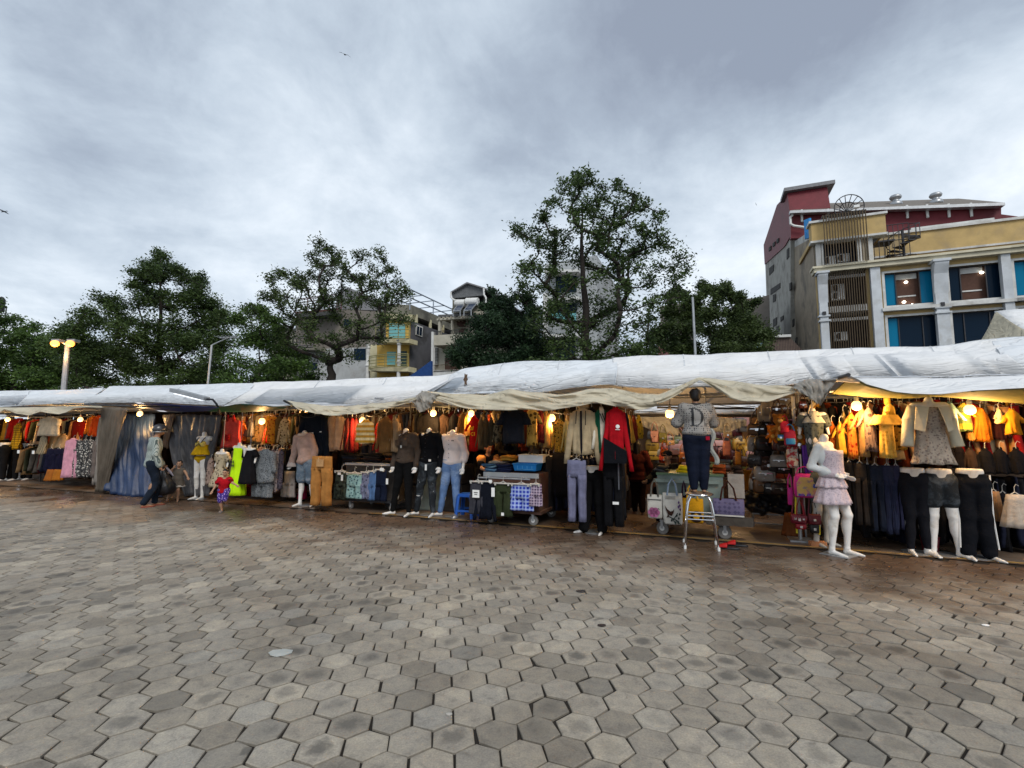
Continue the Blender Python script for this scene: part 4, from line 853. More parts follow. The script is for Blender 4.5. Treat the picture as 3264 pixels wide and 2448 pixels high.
def bodyprims(J, H, female=False, head=True, arms=(True, True), legs=True, torso=True, hands=True, fl=(-.2, -1), fr=(.2, -1), g=1.0, curl=.5, hd=None, baby=False):
    P = []; sw = .92 if female else 1.0; hw = 1.06 if female else .97
    if torso:
        T = frame_of(J['pel'], J['che']); P += [('ell', J['pel'], (.086*H*hw*g, .061*H*g, .075*H), T), ('ell', J['wst'], (.074*H*sw*g, .054*H*g, .085*H), T), ('ell', J['che'], (.092*H*sw*g, .062*H*g, .095*H), T),
                  ('cap', J['shl'], J['shr'], .036*H*sw, .036*H*sw), ('cap', J['nek']-np.array((0, 0, .02*H)), J['nek']+(J['hed']-J['nek'])*(.45 if head else .28), .036*H, .029*H)]
        if female: P += [('ell', J['che']+T@np.array((s*.038*H, -.052*H, -.005*H)), (.034*H, .03*H, .034*H)) for s in (-1, 1)]
    elif legs: P += [('ell', J['pel'], (.083*H*hw*g, .060*H*g, .07*H))]
    if head:
        h = J['hed']; s = 1.28 if baby else 1.0; Rz = np.eye(3)
        if hd is not None: a = hd; Rz = np.array([[math.cos(a), -math.sin(a), 0], [math.sin(a), math.cos(a), 0], [0, 0, 1]])
        e = lambda x, y, z: h+Rz@np.array((x, y, z))*H*s
        P += [('ell', e(0, .008, .014), (.043*H*s, .052*H*s, .050*H*s), Rz), ('ell', e(0, -.012, -.022), (.033*H*s, .038*H*s, .040*H*s), Rz), ('cap', e(0, -.048, .004), e(0, -.062, -.016), .0055*H*s, .009*H*s, None, .008),
              ('ell', e(0, -.047, -.036), (.015*H*s, .010*H*s, .0055*H*s), Rz, None, None, .005), ('cap', e(-.02, -.046, .017), e(.02, -.046, .017), .007*H*s, .007*H*s, None, .008)]
        P += [('ell', e(q*.044, .008, -.002), (.008*H*s, .012*H*s, .018*H*s), Rz, None, None, .005) for q in (-1, 1)]
    for s, sh, el, wr, on in ((-1, 'shl', 'ell', 'wrl', arms[0]), (1, 'shr', 'elr', 'wrr', arms[1])):
        if not on: continue
        P += [('cap', J[sh], J[el], .029*H*sw*g, .021*H*sw*g), ('cap', J[el], J[wr], .022*H*sw*g, .0145*H*g)]
        if hands: P += hand(J[wr], J[wr]-J[el], s, H, curl)
    if legs:
        for hp, kn, an, fd in (('hpl', 'knl', 'anl', fl), ('hpr', 'knr', 'anr', fr)):
            P += [('cap', J[hp], J[kn], .054*H*g, .032*H*g), ('cap', J[kn], J[an], .031*H*g, .019*H*g), ('ell', J[kn]*.68+J[an]*.32+np.array((0, .012*H, 0)), (.029*H*g, .031*H*g, .075*H))]
            P += foot(J[an], fd, H)
    return P
def shirtprims(J, H, female=False, sl='long', fit=.012, hem=.50, g=1.0, arms=(True, True), slr=0):
    T = frame_of(J['pel'], J['che']); f = fit*H; sw = .92 if female else 1.0
    lowc = J['pel']+(J['pel']-J['wst'])*((.53-hem)/.09)
    P = [('ell', J['che'], ((.092*sw)*H*g+f, .062*H*g+f, .11*H), T), ('cap', J['shl'], J['shr'], .034*H*sw+f*.4, .034*H*sw+f*.4), ('ell', J['wst'], (.080*sw*H*g+f, .058*H*g+f, .11*H), T), ('ell', (J['wst']+lowc)/2, (.090*H*g+f, .066*H*g+f, .085*H), T), ('ell', lowc+(J['wst']-lowc)*.25, (.094*H*g+f*1.2, .069*H*g+f*1.2, .05*H), T)]
    if female: P += [('ell', J['che']+T@np.array((s*.038*H, -.052*H, -.005*H)), (.036*H+f, .03*H+f, .036*H+f)) for s in (-1, 1)]
    for sh, el, wr, on in (('shl', 'ell', 'wrl', arms[0]), ('shr', 'elr', 'wrr', arms[1])):
        if not on: continue
        e = J[sh]+(J[el]-J[sh])*(.55 if sl == 'short' else 1)
        if sl == 'none': continue
        P.append(('cap', J[sh], e, .031*H*sw+f*.8, (.031 if sl == 'short' else .024)*H*sw+f*.8+slr))
        if sl == 'long': P.append(('cap', J[el], J[wr]+(J[el]-J[wr])*.04, .024*H+f*.8+slr, .018*H+f*.8+slr))
        if sl == 'three': P.append(('cap', J[el], J[el]+(J[wr]-J[el])*.45, .028*H+f, .027*H+f))
    return P
def trouserprims(J, H, fit=.010, kn=.046, an=.034, end=1.0, g=1.0, flare=0, low=0):
    f = fit*H; T = frame_of(J['pel'], J['wst']); P = [('ell', J['pel']-np.array((0, 0, .0)), (.090*H*g+f, .064*H*g+f, .062*H), T), ('cap', J['hpl']*.5+J['hpr']*.5-np.array((0, 0, .01*H)), J['hpl']*.5+J['hpr']*.5, .05*H, .05*H)]
    for hp, k_, a_ in (('hpl', 'knl', 'anl'), ('hpr', 'knr', 'anr')):
        if end <= .55:
            e = J[hp]+(J[k_]-J[hp])*(end/.5); P.append(('cap', J[hp], e, .064*H*g+f, (.064+(kn-.064)*end/.55)*H+flare*H))
        else:
            P.append(('cap', J[hp], J[k_], .056*H*g+f, kn*.9*H+flare*.5*H)); P.append(('cap', J[k_], J[k_]+(J[a_]+np.array((0, 0, .008*H))-J[k_])*((end-.5)*2), kn*.9*H+flare*.5*H, an*.92*H+flare*H))
    return P
def skirtmesh(b, c, w0, d0, w1, d1, z0, z1, n=40, folds=11, amp=.02, tiers=1, ph=0):   # a gathered skirt or frill around c
    for t in range(tiers):
        za = z0+(z1-z0)*t/tiers; zb = z0+(z1-z0)*(t+1)/tiers+(-.01 if t < tiers-1 else 0); R = []
        for i in range(7):
            q = i/6; ww = (w0+(w1-w0)*(t+q)/tiers)*(1 if tiers == 1 else .94+.1*q); dd = (d0+(d1-d0)*(t+q)/tiers)*(1 if tiers == 1 else .94+.1*q)
            R.append([Vector((c[0]+(ww+amp*q*math.sin(folds*a+ph+t))*math.cos(a), c[1]+(dd+amp*q*math.sin(folds*a+ph+t))*math.sin(a), za+(zb-za)*q+.3*amp*q*math.sin(5*a))) for a in [2*math.pi*j/n for j in range(n)]])
        b.rings(R)
    return b
# ------------------------------------------------------------------ garments on hangers; local x along the shoulders, z up, hung from z = 0
def garment(kind, w, L, sleeve='long', d=.07, flare=1.0, seed=0, collar=True, hood=False, waist=1.0, opening=False, sl_ang=.16, slen=None):
    rg = random.Random(seed); b = MB(); n = 28; ph = rg.uniform(0, 6); hw = w/2
    if kind in ('top', 'dress'):
        R = []; K = 9
        for i in range(K):
            q = i/(K-1); z = -L+(L-.05)*q; k = 1-q
            wz = hw*(1+(flare-1)*k**1.2)*(waist+(1-waist)*abs(2*min(max(q-.1, 0)/.9, 1)-1)); dz = d*(.75+.5*k*flare)
            R.append([Vector((wz*math.cos(a)*(1+.025*math.sin(5*a+ph)*k), dz*math.sin(a)+.35*d*k*math.sin(6*math.cos(a)*2+ph+z*3)+.02*k*math.sin(z*5+ph), z+.012*k*math.sin(3*a+ph))) for a in [2*math.pi*j/n for j in range(n)]])
        for z, ww in ((-.025, .92), (0, .55), (.012, .36 if collar else .5)):
            R.append([Vector((hw*ww*math.cos(a), d*.55*math.sin(a), z-(.0 if ww > .6 else .0)+.0*a)) for a in [2*math.pi*j/n for j in range(n)]])
        if collar: R.append([Vector((hw*.32*math.cos(a), d*.6*math.sin(a), .045-.03*(math.sin(a) < 0)*abs(math.sin(a)))) for a in [2*math.pi*j/n for j in range(n)]])
        b.rings(R)
        if hood: b.rings([[Vector((hw*r*math.cos(a), d*(.8+.3*math.sin(q))*math.sin(a)+.05, z)) for a in [2*math.pi*j/16 for j in range(16)]] for q, (r, z) in enumerate(((.3, 0), (.5, .03), (.52, .09), (.38, .15), (.1, .17)))])
        if sleeve != 'none':
            sL = slen or (L*.36 if sleeve == 'short' else L*.86)
            for s in (-1, 1):
                a0 = Vector((s*hw*.80, 0, -.045)); dirv = Vector((s*(math.sin(sl_ang)+(.35 if sleeve == 'short' else 0)), -.06, -math.cos(sl_ang))); rr = []
                r0 = min(.095, w*.2)
                for i in range(7):
                    q = i/6; c = a0+dirv*sL*q+Vector((0, .015*math.sin(q*5+ph), 0)); r = r0*(1-.38*q if sleeve != 'short' else 1-.08*q)*(1+.09*math.sin(i*2.3+ph))
                    rr.append([c+Vector((r*math.cos(t), r*.62*math.sin(t), 0)) for t in [2*math.pi*j/12 for j in range(12)]])
                b.rings(rr)
    elif kind in ('trousers', 'shorts'):
        R = []
        for i in range(5):
            q = i/4; z = -q*L*(.28 if kind == 'trousers' else .55); wz = hw*(.93+.06*q); R.append([Vector((wz*math.cos(a), d*(.6+.34*q)*math.sin(a)+.006*math.sin(7*a+ph)*q, z)) for a in [2*math.pi*j/n for j in range(n)]])
        b.rings(R); zt = -L*(.24 if kind == 'trousers' else .45)
        for s in (-1, 1):
            rr = []
            for i in range(9):
                q = i/8; z = zt+(-L-zt)*q; lw = hw*.5*(1.0-(1-flare)*q-.06*math.sin(q*3)) if kind == 'trousers' else hw*.5*(1+.18*q*flare); cx = s*hw*.49*(1+.06*q)
                rr.append([Vector((cx+lw*math.cos(a)*(1+.04*math.sin(z*17+ph)), d*.92*math.sin(a)+.012*math.sin(z*15+ph+s)+.25*d*math.sin(3*math.cos(a)*2+ph), z)) for a in [2*math.pi*j/16 for j in range(16)]])
            b.rings(rr)
    elif kind == 'skirt': skirtmesh(b, (0, 0), hw*.8, d*.6, hw*flare, d*1.5, 0, -L, n, 9, .018, 1, ph)
    return b
def hanger_mb(w, z=0):
    b = MB(); b.tube([(-w*.46, 0, z-.05), (-w*.2, 0, z+.0), (0, 0, z+.03), (w*.2, 0, z+.0), (w*.46, 0, z-.05)], .007, 5)
    b.tube([(0, 0, z+.03), (0, 0, z+.09), (.02, 0, z+.125), (.045, 0, z+.105)], .004, 5); return b
def hang(kind, Z, x0, y0, x1, y1, v, m, label, cat, name, group=None, rot=0, hgr=True, seed=None, up=0, **kw):
    ua, zt = V(*Z(x0, y0), v); ub, _ = V(*Z(x1, y0), v); zb = V(*Z((x0+x1)/2, y1), v)[1]; zt = V(*Z((x0+x1)/2, y0), v)[1]; w = abs(ub-ua); L = zt-zb; u = (ua+ub)/2
    sleeve = kw.get('sleeve', 'long'); ws = w
    if kind == 'top': ws = w*(.74 if sleeve == 'long' else .66 if sleeve == 'short' else 1)
    if kind == 'dress': ws = w/(kw.get('flare', 1.3))
    sd = seed if seed is not None else int(x0*7+y0*3) % 997
    t = thing(name, label, cat, U(u, v, zt), ROW+rot, group); b = garment(kind, ws, L, seed=sd, **kw); b.build('cloth', m, t, smooth=True, local=True)
    if hgr: hanger_mb(ws if kind in ('top', 'dress') else ws*.9).build('hanger', HANG, t, local=True)
    return t
def ptag(t, x, z, y=-.09, s=.05, h=.08):   # swing ticket on a garment
    b = MB(); b.box((x, y, z), (s, .004, h)); b.build('price_tag', TAGP, t, local=True)
def rack(u0, u1, v, z, n, cols, L, where, group, kind='top', rot=None, name='hanging_garment', w=.42, jit=.05, cat='garment', rail=True, hook=True):
    rg = random.Random(int(abs(u0)*100+abs(v)*10+z*7)); protos = {}
    if rail:
        t = thing('clothes_rail', 'steel clothes rail '+where, 'clothes rail', U((u0+u1)/2, v, 0), ROW, 'clothes rails'); b = MB(); b.tube([U(u0-.1, v, z+.11), U(u1+.1, v, z+.11)], .014, 6); b.build('rail', METAL, t)
        b = MB(); [b.tube([U(q, v, 0), U(q, v, 2.15)], .013, 6) for q in (u0-.1, u1+.1)]; b.build('upright', METAL, t)
    for i in range(n):
        cn, hexc = rg.choice(cols); q = (i+.5)/n; r = (rot if rot is not None else R_(rg.choice((62, 72, 80, 108, 118))))+rg.uniform(-.12, .12)
        key = (cn, rg.randrange(2))
        loc = U(u0+(u1-u0)*q+rg.uniform(-.02, .02), v+rg.uniform(-jit, jit), z+rg.uniform(-.03, .01))
        if key in protos:
            c = copytree(protos[key]); c.location = loc; c.rotation_euler[2] = ROW+r; s = rg.uniform(.92, 1.06); c.scale = (s, 1, s)
        else:
            t = thing(name, '%s hanging packed among others %s' % (cn, where), cat, loc, ROW+r, group); kd = {'jacket': 'top', 'shirt': 'top', 'dress': 'dress', 'trousers': 'trousers', 'shorts': 'shorts', 'skirt': 'skirt'}.get(cn.split()[-1], kind)
            g = garment(kd, w, L*rg.uniform(.9, 1.05), seed=i, flare=1.25 if kd == 'dress' else 1, sleeve='long' if kd != 'dress' else 'none', d=.05); g.build('cloth', fab(hexc), t, smooth=True, local=True)
            if hook: hanger_mb(w).build('hanger', HANG, t, local=True)
            protos[key] = t
# ------------------------------------------------------------------ canopies
TARP = mat('white_tarpaulin', crease=.55, col=(.84, .84, .84), rough=.5, var=.10, vs=3, bump=.5, bs=3.5, transl=.16, spec=.3, dirt=(.80, .79, .77), dirts=1.4)
TARP2 = mat('blueish_white_tarpaulin', crease=.75, col=(.78, .81, .84), rough=.48, var=.12, vs=3, bump=.55, bs=3.5, transl=.16, spec=.3, dirt=(.74, .76, .78), dirts=1.6)
CREAM = mat('cream_canvas', crease=.7, col=(.66, .60, .46), rough=.8, var=.2, vs=3, bump=.6, bs=7, transl=.25, dirt=(.36, .32, .24), dirts=1.3)
GREENT = mat('green_tarpaulin', (.02, .13, .08), .5, var=.2, transl=.3); BLUET = mat('blue_tarpaulin', (.03, .06, .26), .5, var=.25, transl=.25); YGT = mat('yellow_green_canvas', (.36, .34, .12), .75, var=.2, vs=2, bump=.3, transl=.3)
RIDGE = [(-120, 852), (-60, 849), (0, 846), (214, 836), (245, 834), (551, 828), (800, 818), (940, 813), (985, 806), (1003, 796), (1035, 790), (1170, 783), (1326, 775), (1500, 767), (1800, 752), (2050, 741), (2143, 734), (2330, 718)]
EAVE = [(-120, 884), (-60, 882), (0, 879), (170, 872), (320, 869), (482, 878), (600, 876), (745, 876), (891, 868), (912, 848), (1001, 849), (1162, 845), (1257, 838), (1326, 833), (1424, 843), (1660, 836), (1760, 826), (1861, 819), (2050, 818), (2400, 808)]
VR, VE_ = 1.25, -.32
def canopy(label, ra, rb, ea, eb, m, seed, wr=.03, dip=0, crs=1):
    def fn(i, j):
        xr = ra+(rb-ra)*i; xe = ea+(eb-ea)*i; a = VP(*Q(xr, interp(RIDGE, xr)), VR); b = VP(*Q(xe, interp(EAVE, xe)), VE_)
        if j <= .6:
            t = j/.6; p = a.lerp(b, t); p.z -= .10*math.sin(math.pi*t)
            w = wr*(nz(xr*.006+seed, t*3.5, seed+.4)+.35*nz(xr*.02-t*2.6, t*2+seed, 3.4)+.5*nz(xr*.007+t*5, t*9, seed+5.6)) + .016*math.sin(xr*.009+t*11+seed)*t*(1-t)*3
            w += .010*math.sin(t*14+nz(xr*.01, seed)*5)*math.sin(math.pi*t)
            for A, B_, sc, am in ((.0016, 5, 1, .010), (.0035, -4, 2, .006), (.0012, 10, 3, .009), (.006, 2, 4, .004)):      # sharp creases
                w -= am*crs*max(0, 1-15*abs(nz(xr*A+t*B_*.6+seed*3, t*abs(B_)*1.3+sc, seed+sc+.37)))**1.5
            if dip: w -= dip*max(0, i-.5)*2*math.sin(math.pi*t)
            p.z += w; p -= EV*w*.6
            return p
        t = (j-.6)/.4; c = a+EV*2.1*1.0; c.z = 2.12; p = a.lerp(c, t); p.z -= .08*math.sin(math.pi*t); return p
    b = MB(); b.grid(fn, 230, 60); u, _ = V(*Q((ra+rb)/2, 850), VR); o = tag(b.build('canopy_tarpaulin', m, smooth=True, thick=.004, loc=U(u, VR, 0)), label, 'canopy', 'white canopy tarpaulins')
    ln = max(1, int((rb-ra)/170))
    for k in range(1, ln+1):
        q = k/(ln+1)+.03*math.sin(k*7+seed); sm = MB(); sm.grid(lambda a, c: fn(q+(a-.5)*2.2/(rb-ra), c*.598)+Vector((0, 0, .009))-EV*.004, 1, 40); sm.build('seam', SEAM, o)
    sm = MB(); sm.grid(lambda a, c: fn(.003+.994*a, .565+.02*c)+Vector((0, 0, .009))-EV*.006, 120, 1); sm.build('hem', SEAM, o)
SEAM = mat('tarpaulin_seam', (.56, .58, .61), .5, var=.3, vs=4)
canopy('white canopy tarpaulin at the far left end, in front of the street lamp', -110, 222, -110, 176, TARP2, 1, .05, .12)
canopy('white canopy tarpaulin over the blue curtained stall, the one under the LED street light arm', 236, 553, 160, 482, TARP2, 2, .02)
canopy('long white canopy tarpaulin between the green flap and the step up in the ridge', 549, 1000, 478, 930, TARP, 3, .03)
canopy('wrinkled white canopy tarpaulin with a torn brown patch near its left edge', 985, 1334, 909, 1330, TARP2, 4, .055)
canopy('longest white canopy tarpaulin, running over the woman on the stool to the right', 1324, 2150, 1322, 2240, TARP, 5, .03)
canopy('white canopy tarpaulin at the far right edge with a seam running down it', 2140, 2420, 2205, 2480, TARP2, 6, .05)
def strip(name, label, cat, tops, bots, vt, vb, m, Z, seed=0, wr=.03, n=70, k=14, bulge=.05, group=None, folds=0, rope=False):
    x0, x1 = tops[0][0], tops[-1][0]; y0, y1 = bots[0][0], bots[-1][0]
    def fn(i, j):
        xt = x0+(x1-x0)*i; xb = y0+(y1-y0)*i; a = VP(*Z(xt, interp(tops, xt)), vt); b = VP(*Z(xb, interp(bots, xb)), vb); p = a.lerp(b, j)
        w = bulge*math.sin(math.pi*min(1, j*1.1)*.9)+wr*(nz(i*9+seed, j*2.5)+.7*nz(i*22-j*5, j*3, seed)) + folds*math.sin(i*60+3*nz(i*6, j, seed))*j**.5
        return p-EV*w+Vector((0, 0, wr*.25*nz(i*14, j*4, seed+2)))
    b = MB(); b.grid(fn, n, k); u = V(*Z((x0+x1)/2, tops[0][1]), vt)[0]
    o = b.build(name, m, smooth=True, thick=.004, loc=U(u, vt, 0)); tag(o, label, cat, group); return o
GV = 'cream canvas valances along the canopy edge'
strip('valance', 'cream canvas valance sagging in folds, rising to a high peak over the woman', 'valance',
      [(909, 845), (983, 851), (1045, 852), (1076, 846), (1105, 840), (1150, 848), (1203, 852), (1277, 841), (1326, 838), (1380, 850), (1424, 852), (1460, 838), (1509, 815), (1535, 817), (1580, 822), (1620, 828), (1660, 834), (1715, 836)],
      [(925, 862), (983, 877), (1040, 885), (1105, 887), (1150, 885), (1196, 885), (1245, 878), (1289, 870), (1321, 876), (1386, 886), (1410, 880), (1440, 866), (1480, 840), (1512, 822), (1545, 840), (1579, 862), (1612, 868), (1660, 868), (1690, 860), (1720, 848)], -.36, -.62, CREAM, Q, 3, .10, 190, 20, .07, GV, .012)
strip('valance', 'cream canvas valance hanging from the pole end above the navy jacket', 'valance',
      [(612, 865), (645, 868), (700, 877), (745, 878), (800, 872), (850, 868), (900, 858)], [(622, 868), (645, 884), (686, 894), (722, 898), (772, 894), (800, 888), (835, 883), (870, 873), (902, 862)], -.36, -.7, CREAM, Q, 8, .07, 110, 16, .06, GV, .010)
strip('valance', 'scalloped cream canvas valance at the far left of the row', 'valance',
      [(-60, 882), (0, 880), (60, 880), (130, 878), (222, 876)], [(-60, 896), (-20, 892), (0, 893), (12, 884), (35, 893), (65, 898), (88, 889), (110, 893), (131, 895), (145, 891), (159, 882), (190, 880), (225, 881)], -.36, -.55, CREAM, Q, 5, .03, 90, 10, .04, GV)
strip('bunched_tarpaulin', 'grubby knotted corner of tarpaulin hanging down above the black shirted mannequin', 'tarpaulin', [(318, 0)][:0] or [(960, 380), (1040, 290), (1130, 310), (1210, 320)], [(985, 420), (1030, 500), (1100, 470), (1180, 370)], -.5, -.72, mat('grubby_plastic_sheet', (.42, .39, .34), .5, var=.3, vs=6, bump=.4, bs=10, transl=.3, dirt=(.2, .17, .13), dirts=4), Z3, 2, .09, 40, 16, .1)
strip('bunched_tarpaulin', 'crumpled grey plastic sheet tied at the pole end above the backpacks', 'tarpaulin', [(440, 215), (550, 150), (700, 150), (800, 145)], [(500, 250), (600, 320), (680, 365), (770, 200)], -.5, -.85, mat('grubby_plastic_sheet', 0), Z6, 9, .09, 40, 16, .1)
# lifted awning flaps at the front edge, seen from below
strip('awning_flap', 'yellow green awning flap propped up by a pole above the dress rail, left one', 'awning', [(1838, 812), (1873, 832), (1931, 846), (1968, 851), (2027, 852)], [(1795, 851), (1830, 854), (1873, 858), (1931, 860), (1959, 861), (2012, 856)], -1.0, -.1, YGT, Q, 2, .015, 50, 10, 0, 'awning flaps')
strip('awning_flap', 'yellow green awning flap at the far right edge, right one', 'awning', [(2027, 852), (2080, 846), (2130, 842), (2212, 838), (2330, 828)], [(2012, 856), (2060, 859), (2102, 863), (2212, 872), (2330, 880)], -1.0, -.1, YGT, Q, 4, .015, 50, 10, 0, 'awning flaps')
strip('valance', 'white tarpaulin edge hanging over the yellow green awning flaps', 'valance', [(1745, 826), (1861, 817), (1960, 816), (2050, 817), (2330, 805)], [(1838, 812), (1873, 830), (1931, 846), (1968, 850), (2027, 852), (2102, 844), (2212, 838), (2330, 828)], -.34, -1.01, TARP, Q, 6, .02, 60, 10, .02, GV)
strip('awning_flap', 'dark green awning flap to the right of the LED street light arm', 'awning', [(470, 880), (519, 872), (560, 875), (618, 880)], [(430, 888), (519, 890), (560, 889), (612, 883)], -1.0, -.2, GREENT, Q, 1, .012, 40, 8, 0, 'awning flaps')
strip('awning_flap', 'blue awning flap above the blue curtain and the helmeted man', 'awning', [(282, 873), (339, 872), (400, 876), (472, 880)], [(278, 877), (339, 886), (400, 890), (450, 888)], -1.0, -.25, BLUET, Q, 7, .012, 40, 8, 0, 'awning flaps')
# torn patch, seams and eyelets
c = MB(); c.prism([VP(*Z3(x, y), .12) for x, y in ((1450, 122), (1462, 135), (1474, 128), (1471, 160), (1478, 178), (1466, 200), (1472, 236), (1458, 222), (1450, 246), (1449, 200), (1438, 182), (1448, 160))], EV*.02)
tag(c.build('torn_patch', mat('torn_brown_patch', (.13, .08, .05), .8, var=.6, vs=30), loc=VP(*Z3(1460, 180), 0)), 'torn brown patch hanging off the wrinkled white canopy', 'patch')
# second tent beyond, at the right edge
def back_tent():
    v = 3.4; t = thing('market_tent', 'white peaked tent with cream gable rising behind the canopy at the right edge', 'tent', U(V(*Q(2170, 700), v)[0], v, 0), ROW)
    pk = VP(*Q(2151, 672), v); pk2 = pk+EU*3.4+EV*.0; l0 = VP(*Q(2112, 745), v); r0 = VP(*Q(2252, 720), v-.9)
    r0 = VP(*Q(2243, 726), v-1.0); far = VP(*Q(2400, 715), v-1.0)
    b = MB(); b.grid(lambda i, j: pk.lerp(l0.lerp(r0, i), j)+Vector((0, 0, -.04*math.sin(math.pi*j))), 8, 8); b.build('gable', CREAM, t, smooth=True, thick=.004)
    b = MB(); b.grid(lambda i, j: pk.lerp(pk2, i).lerp(r0.lerp(far, i), j)+Vector((0, 0, -.05*math.sin(math.pi*j)+.02*nz(i*5, j*5))), 14, 10); b.build('roof_sheet', TARP, t, smooth=True, thick=.004)
    bk = pk+EV*1.6; bk.z = 2.2; b = MB(); b.grid(lambda i, j: pk.lerp(pk2, i).lerp(bk+EU*3.4*i, j), 8, 6); b.build('rear_sheet', TARP, t, smooth=True, thick=.004)
    b = MB(); [b.tube([Vector((p.x, p.y, 0)), p], .02, 6) for p in (l0, r0, pk)]; b.build('pole', METAL, t)
back_tent()
# ------------------------------------------------------------------ stall frames, side partitions, added dark backdrops
BAYS = [-22, -19, -16.2, -13, -9.6, -6.1, -2.7, 1.6, 4.65, 8.5, 11.5]
def frames():
    names = ['at the far left end', 'left of the yellow checked shirt', 'holding the white blouse', 'behind the blue curtain', 'behind the neon yellow dress', 'behind the navy jacket', 'behind the red jersey', 'over the woman on the stool', 'over the dress rail', 'at the far right end']
    for i in range(10):
        u0, u1 = BAYS[i], BAYS[i+1]; t = thing('stall_frame', 'thin steel stall frame '+names[i], 'stall frame', U((u0+u1)/2, 1.3, 0), ROW, 'stall frames')
        for q, vv in ((u0, .95), (u0, 3.2)):
            b = MB(); b.tube([U(q, vv, 0), U(q, vv, 2.2)], .018, 7); b.build('post', DARKMETAL, t)
        b = MB(); b.tube([U(u0, .15, 2.14), U(u1, .15, 2.14)], .018, 6); b.build('front_rail', METAL, t)
        b = MB(); b.tube([U(u0, 3.2, 2.14), U(u1, 3.2, 2.14)], .018, 6); b.tube([U(u0, 1.4, 2.18), U(u1, 1.4, 2.18)], .018, 6); b.build('rear_rail', METAL, t)
        b = MB(); [b.tube([U(q, -.25, 2.2), U(q, 3.2, 2.16)], .018, 6) for q in (u0, (u0+u1)/2)]; b.build('cross_rail', METAL, t)
    DK = [mat('dark_cloth_%d' % k, c, .95, var=.4, vs=2, bump=.4, bs=6) for k, c in enumerate([(.045, .03, .022), (.03, .03, .035), (.06, .038, .025)])]
    nm = names[:7]+[None]+names[8:]
    for i in range(10):
        if nm[i] is None: continue
        u0, u1 = BAYS[i]+.03, BAYS[i+1]-.03; b = MB(); b.grid(lambda a, c: U(u0+(u1-u0)*a, 3.05+.04*math.sin(a*50)*(1-c), 2.16*c+.03), 60, 4)
        tag(b.build('dark_backdrop_sheet', DK[i % 3], smooth=True, thick=.01, loc=U((u0+u1)/2, 3.05, 0)), 'added dark backdrop sheet in the stall '+nm[i], 'partition', 'partition sheets')  # dark sheets added to stand for the shade between the deeper rows
    for k, (uu, lb) in enumerate(((BAYS[3], 'between the white blouse stall and the blue curtain'), (BAYS[4], 'between the blue curtain and the dungaree dress'), (BAYS[7]+.05, 'at the right of the beige hooded jacket'), (BAYS[8], 'between the handbags and the dress rail'))):
        b = MB(); b.grid(lambda a, c: U(uu+.03*math.sin(a*40), .9+2.1*a, 2.1*c+.05), 40, 3); tag(b.build('dark_backdrop_sheet', DK[k % 3], smooth=True, thick=.01, loc=U(uu, 2, 0)), 'dark side sheet '+lb, 'partition', 'partition sheets')
frames()
# second row across the corridor with its white back sheets
b = MB(); b.grid(lambda a, c: U(-24+38*a, 9.6+.05*math.sin(a*200), 2.3*c), 120, 3); tag(b.build('dark_backdrop_sheet', mat('dark_cloth_0', 0), smooth=True, thick=.01, loc=U(0, 9.6, 0)), 'added dark backdrop sheet at the very back of the handbag stall', 'partition', 'partition sheets')  # added dark backdrop, its colour standing for the shaded depth
b = MB()
def rr(i, j):
    z = 2.15+.85*(1-abs(j-.5)*2)-.05*math.sin(math.pi*j*2)**2; return U(-22+34*i, 5.2+3.6*j, z+.02*nz(i*20, j*4))
b.grid(rr, 80, 12); tag(b.build('canopy_tarpaulin', TARP, smooth=True, thick=.004, loc=U(-5, 7, 0)), 'white canopy tarpaulin over the second row, seen under the front canopy', 'canopy', 'white canopy tarpaulins')
strip('hanging_sheet', 'white sheet hanging behind the woman on the stool, left half', 'tarpaulin', [(60, 455), (200, 462), (560, 470)], [(60, 470), (210, 530), (330, 580), (440, 610), (560, 630)], 3.3, 3.3, TARP2, Z5, 3, .05, 40, 10, .05, 'hanging white sheets')
strip('hanging_sheet', 'white sheet hanging behind the woman on the stool, right half', 'tarpaulin', [(820, 470), (1000, 480), (1130, 490)], [(820, 570), (900, 600), (960, 612), (1050, 570), (1130, 545)], 3.3, 3.3, TARP2, Z5, 5, .05, 40, 10, .05, 'hanging white sheets')
strip('hanging_sheet', 'thin white sheet along the top of the corridor opening', 'tarpaulin', [(130, 425), (560, 380), (820, 360), (1200, 370)], [(130, 452), (560, 452), (820, 445), (1210, 460)], 3.5, 3.5, TARP2, Z5, 7, .03, 40, 8, .03, 'hanging white sheets')
def pole(label, Z, a, c, va, vc, r=.022, m=METAL, grp='poles of the canopy edge'):
    b = MB(); b.tube([VP(*Z(*a), va), VP(*Z(*c), vc)], r, 8); tag(b.build('canopy_pole', m, loc=VP(*Z(*a), va)), label, 'pole', grp)
pole('dark pole end poking out of the cream canvas above the navy jacket', Z2, (1345, 422), (1500, 500), -.9, -.3, .022, DARKMETAL)
pole('dark pole end with rope above the grey plastic sheet, at the dress rail', Z6, (905, 115), (770, 155), -1.15, -.5, .024, DARKMETAL)
pole('dark pole running along the canopy edge above the pale curtain', Z1, (560, 458), (1900, 492), -.5, -.9, .016, DARKMETAL)
pole('dark rail under the white sheet behind the woman on the stool', Z5, (150, 458), (1230, 462), 2.6, 2.6, .03, DARKMETAL)
pole('thin dark rail across the top of the corridor opening', Z5, (380, 392), (1200, 402), 1.8, 1.8, .018, DARKMETAL)
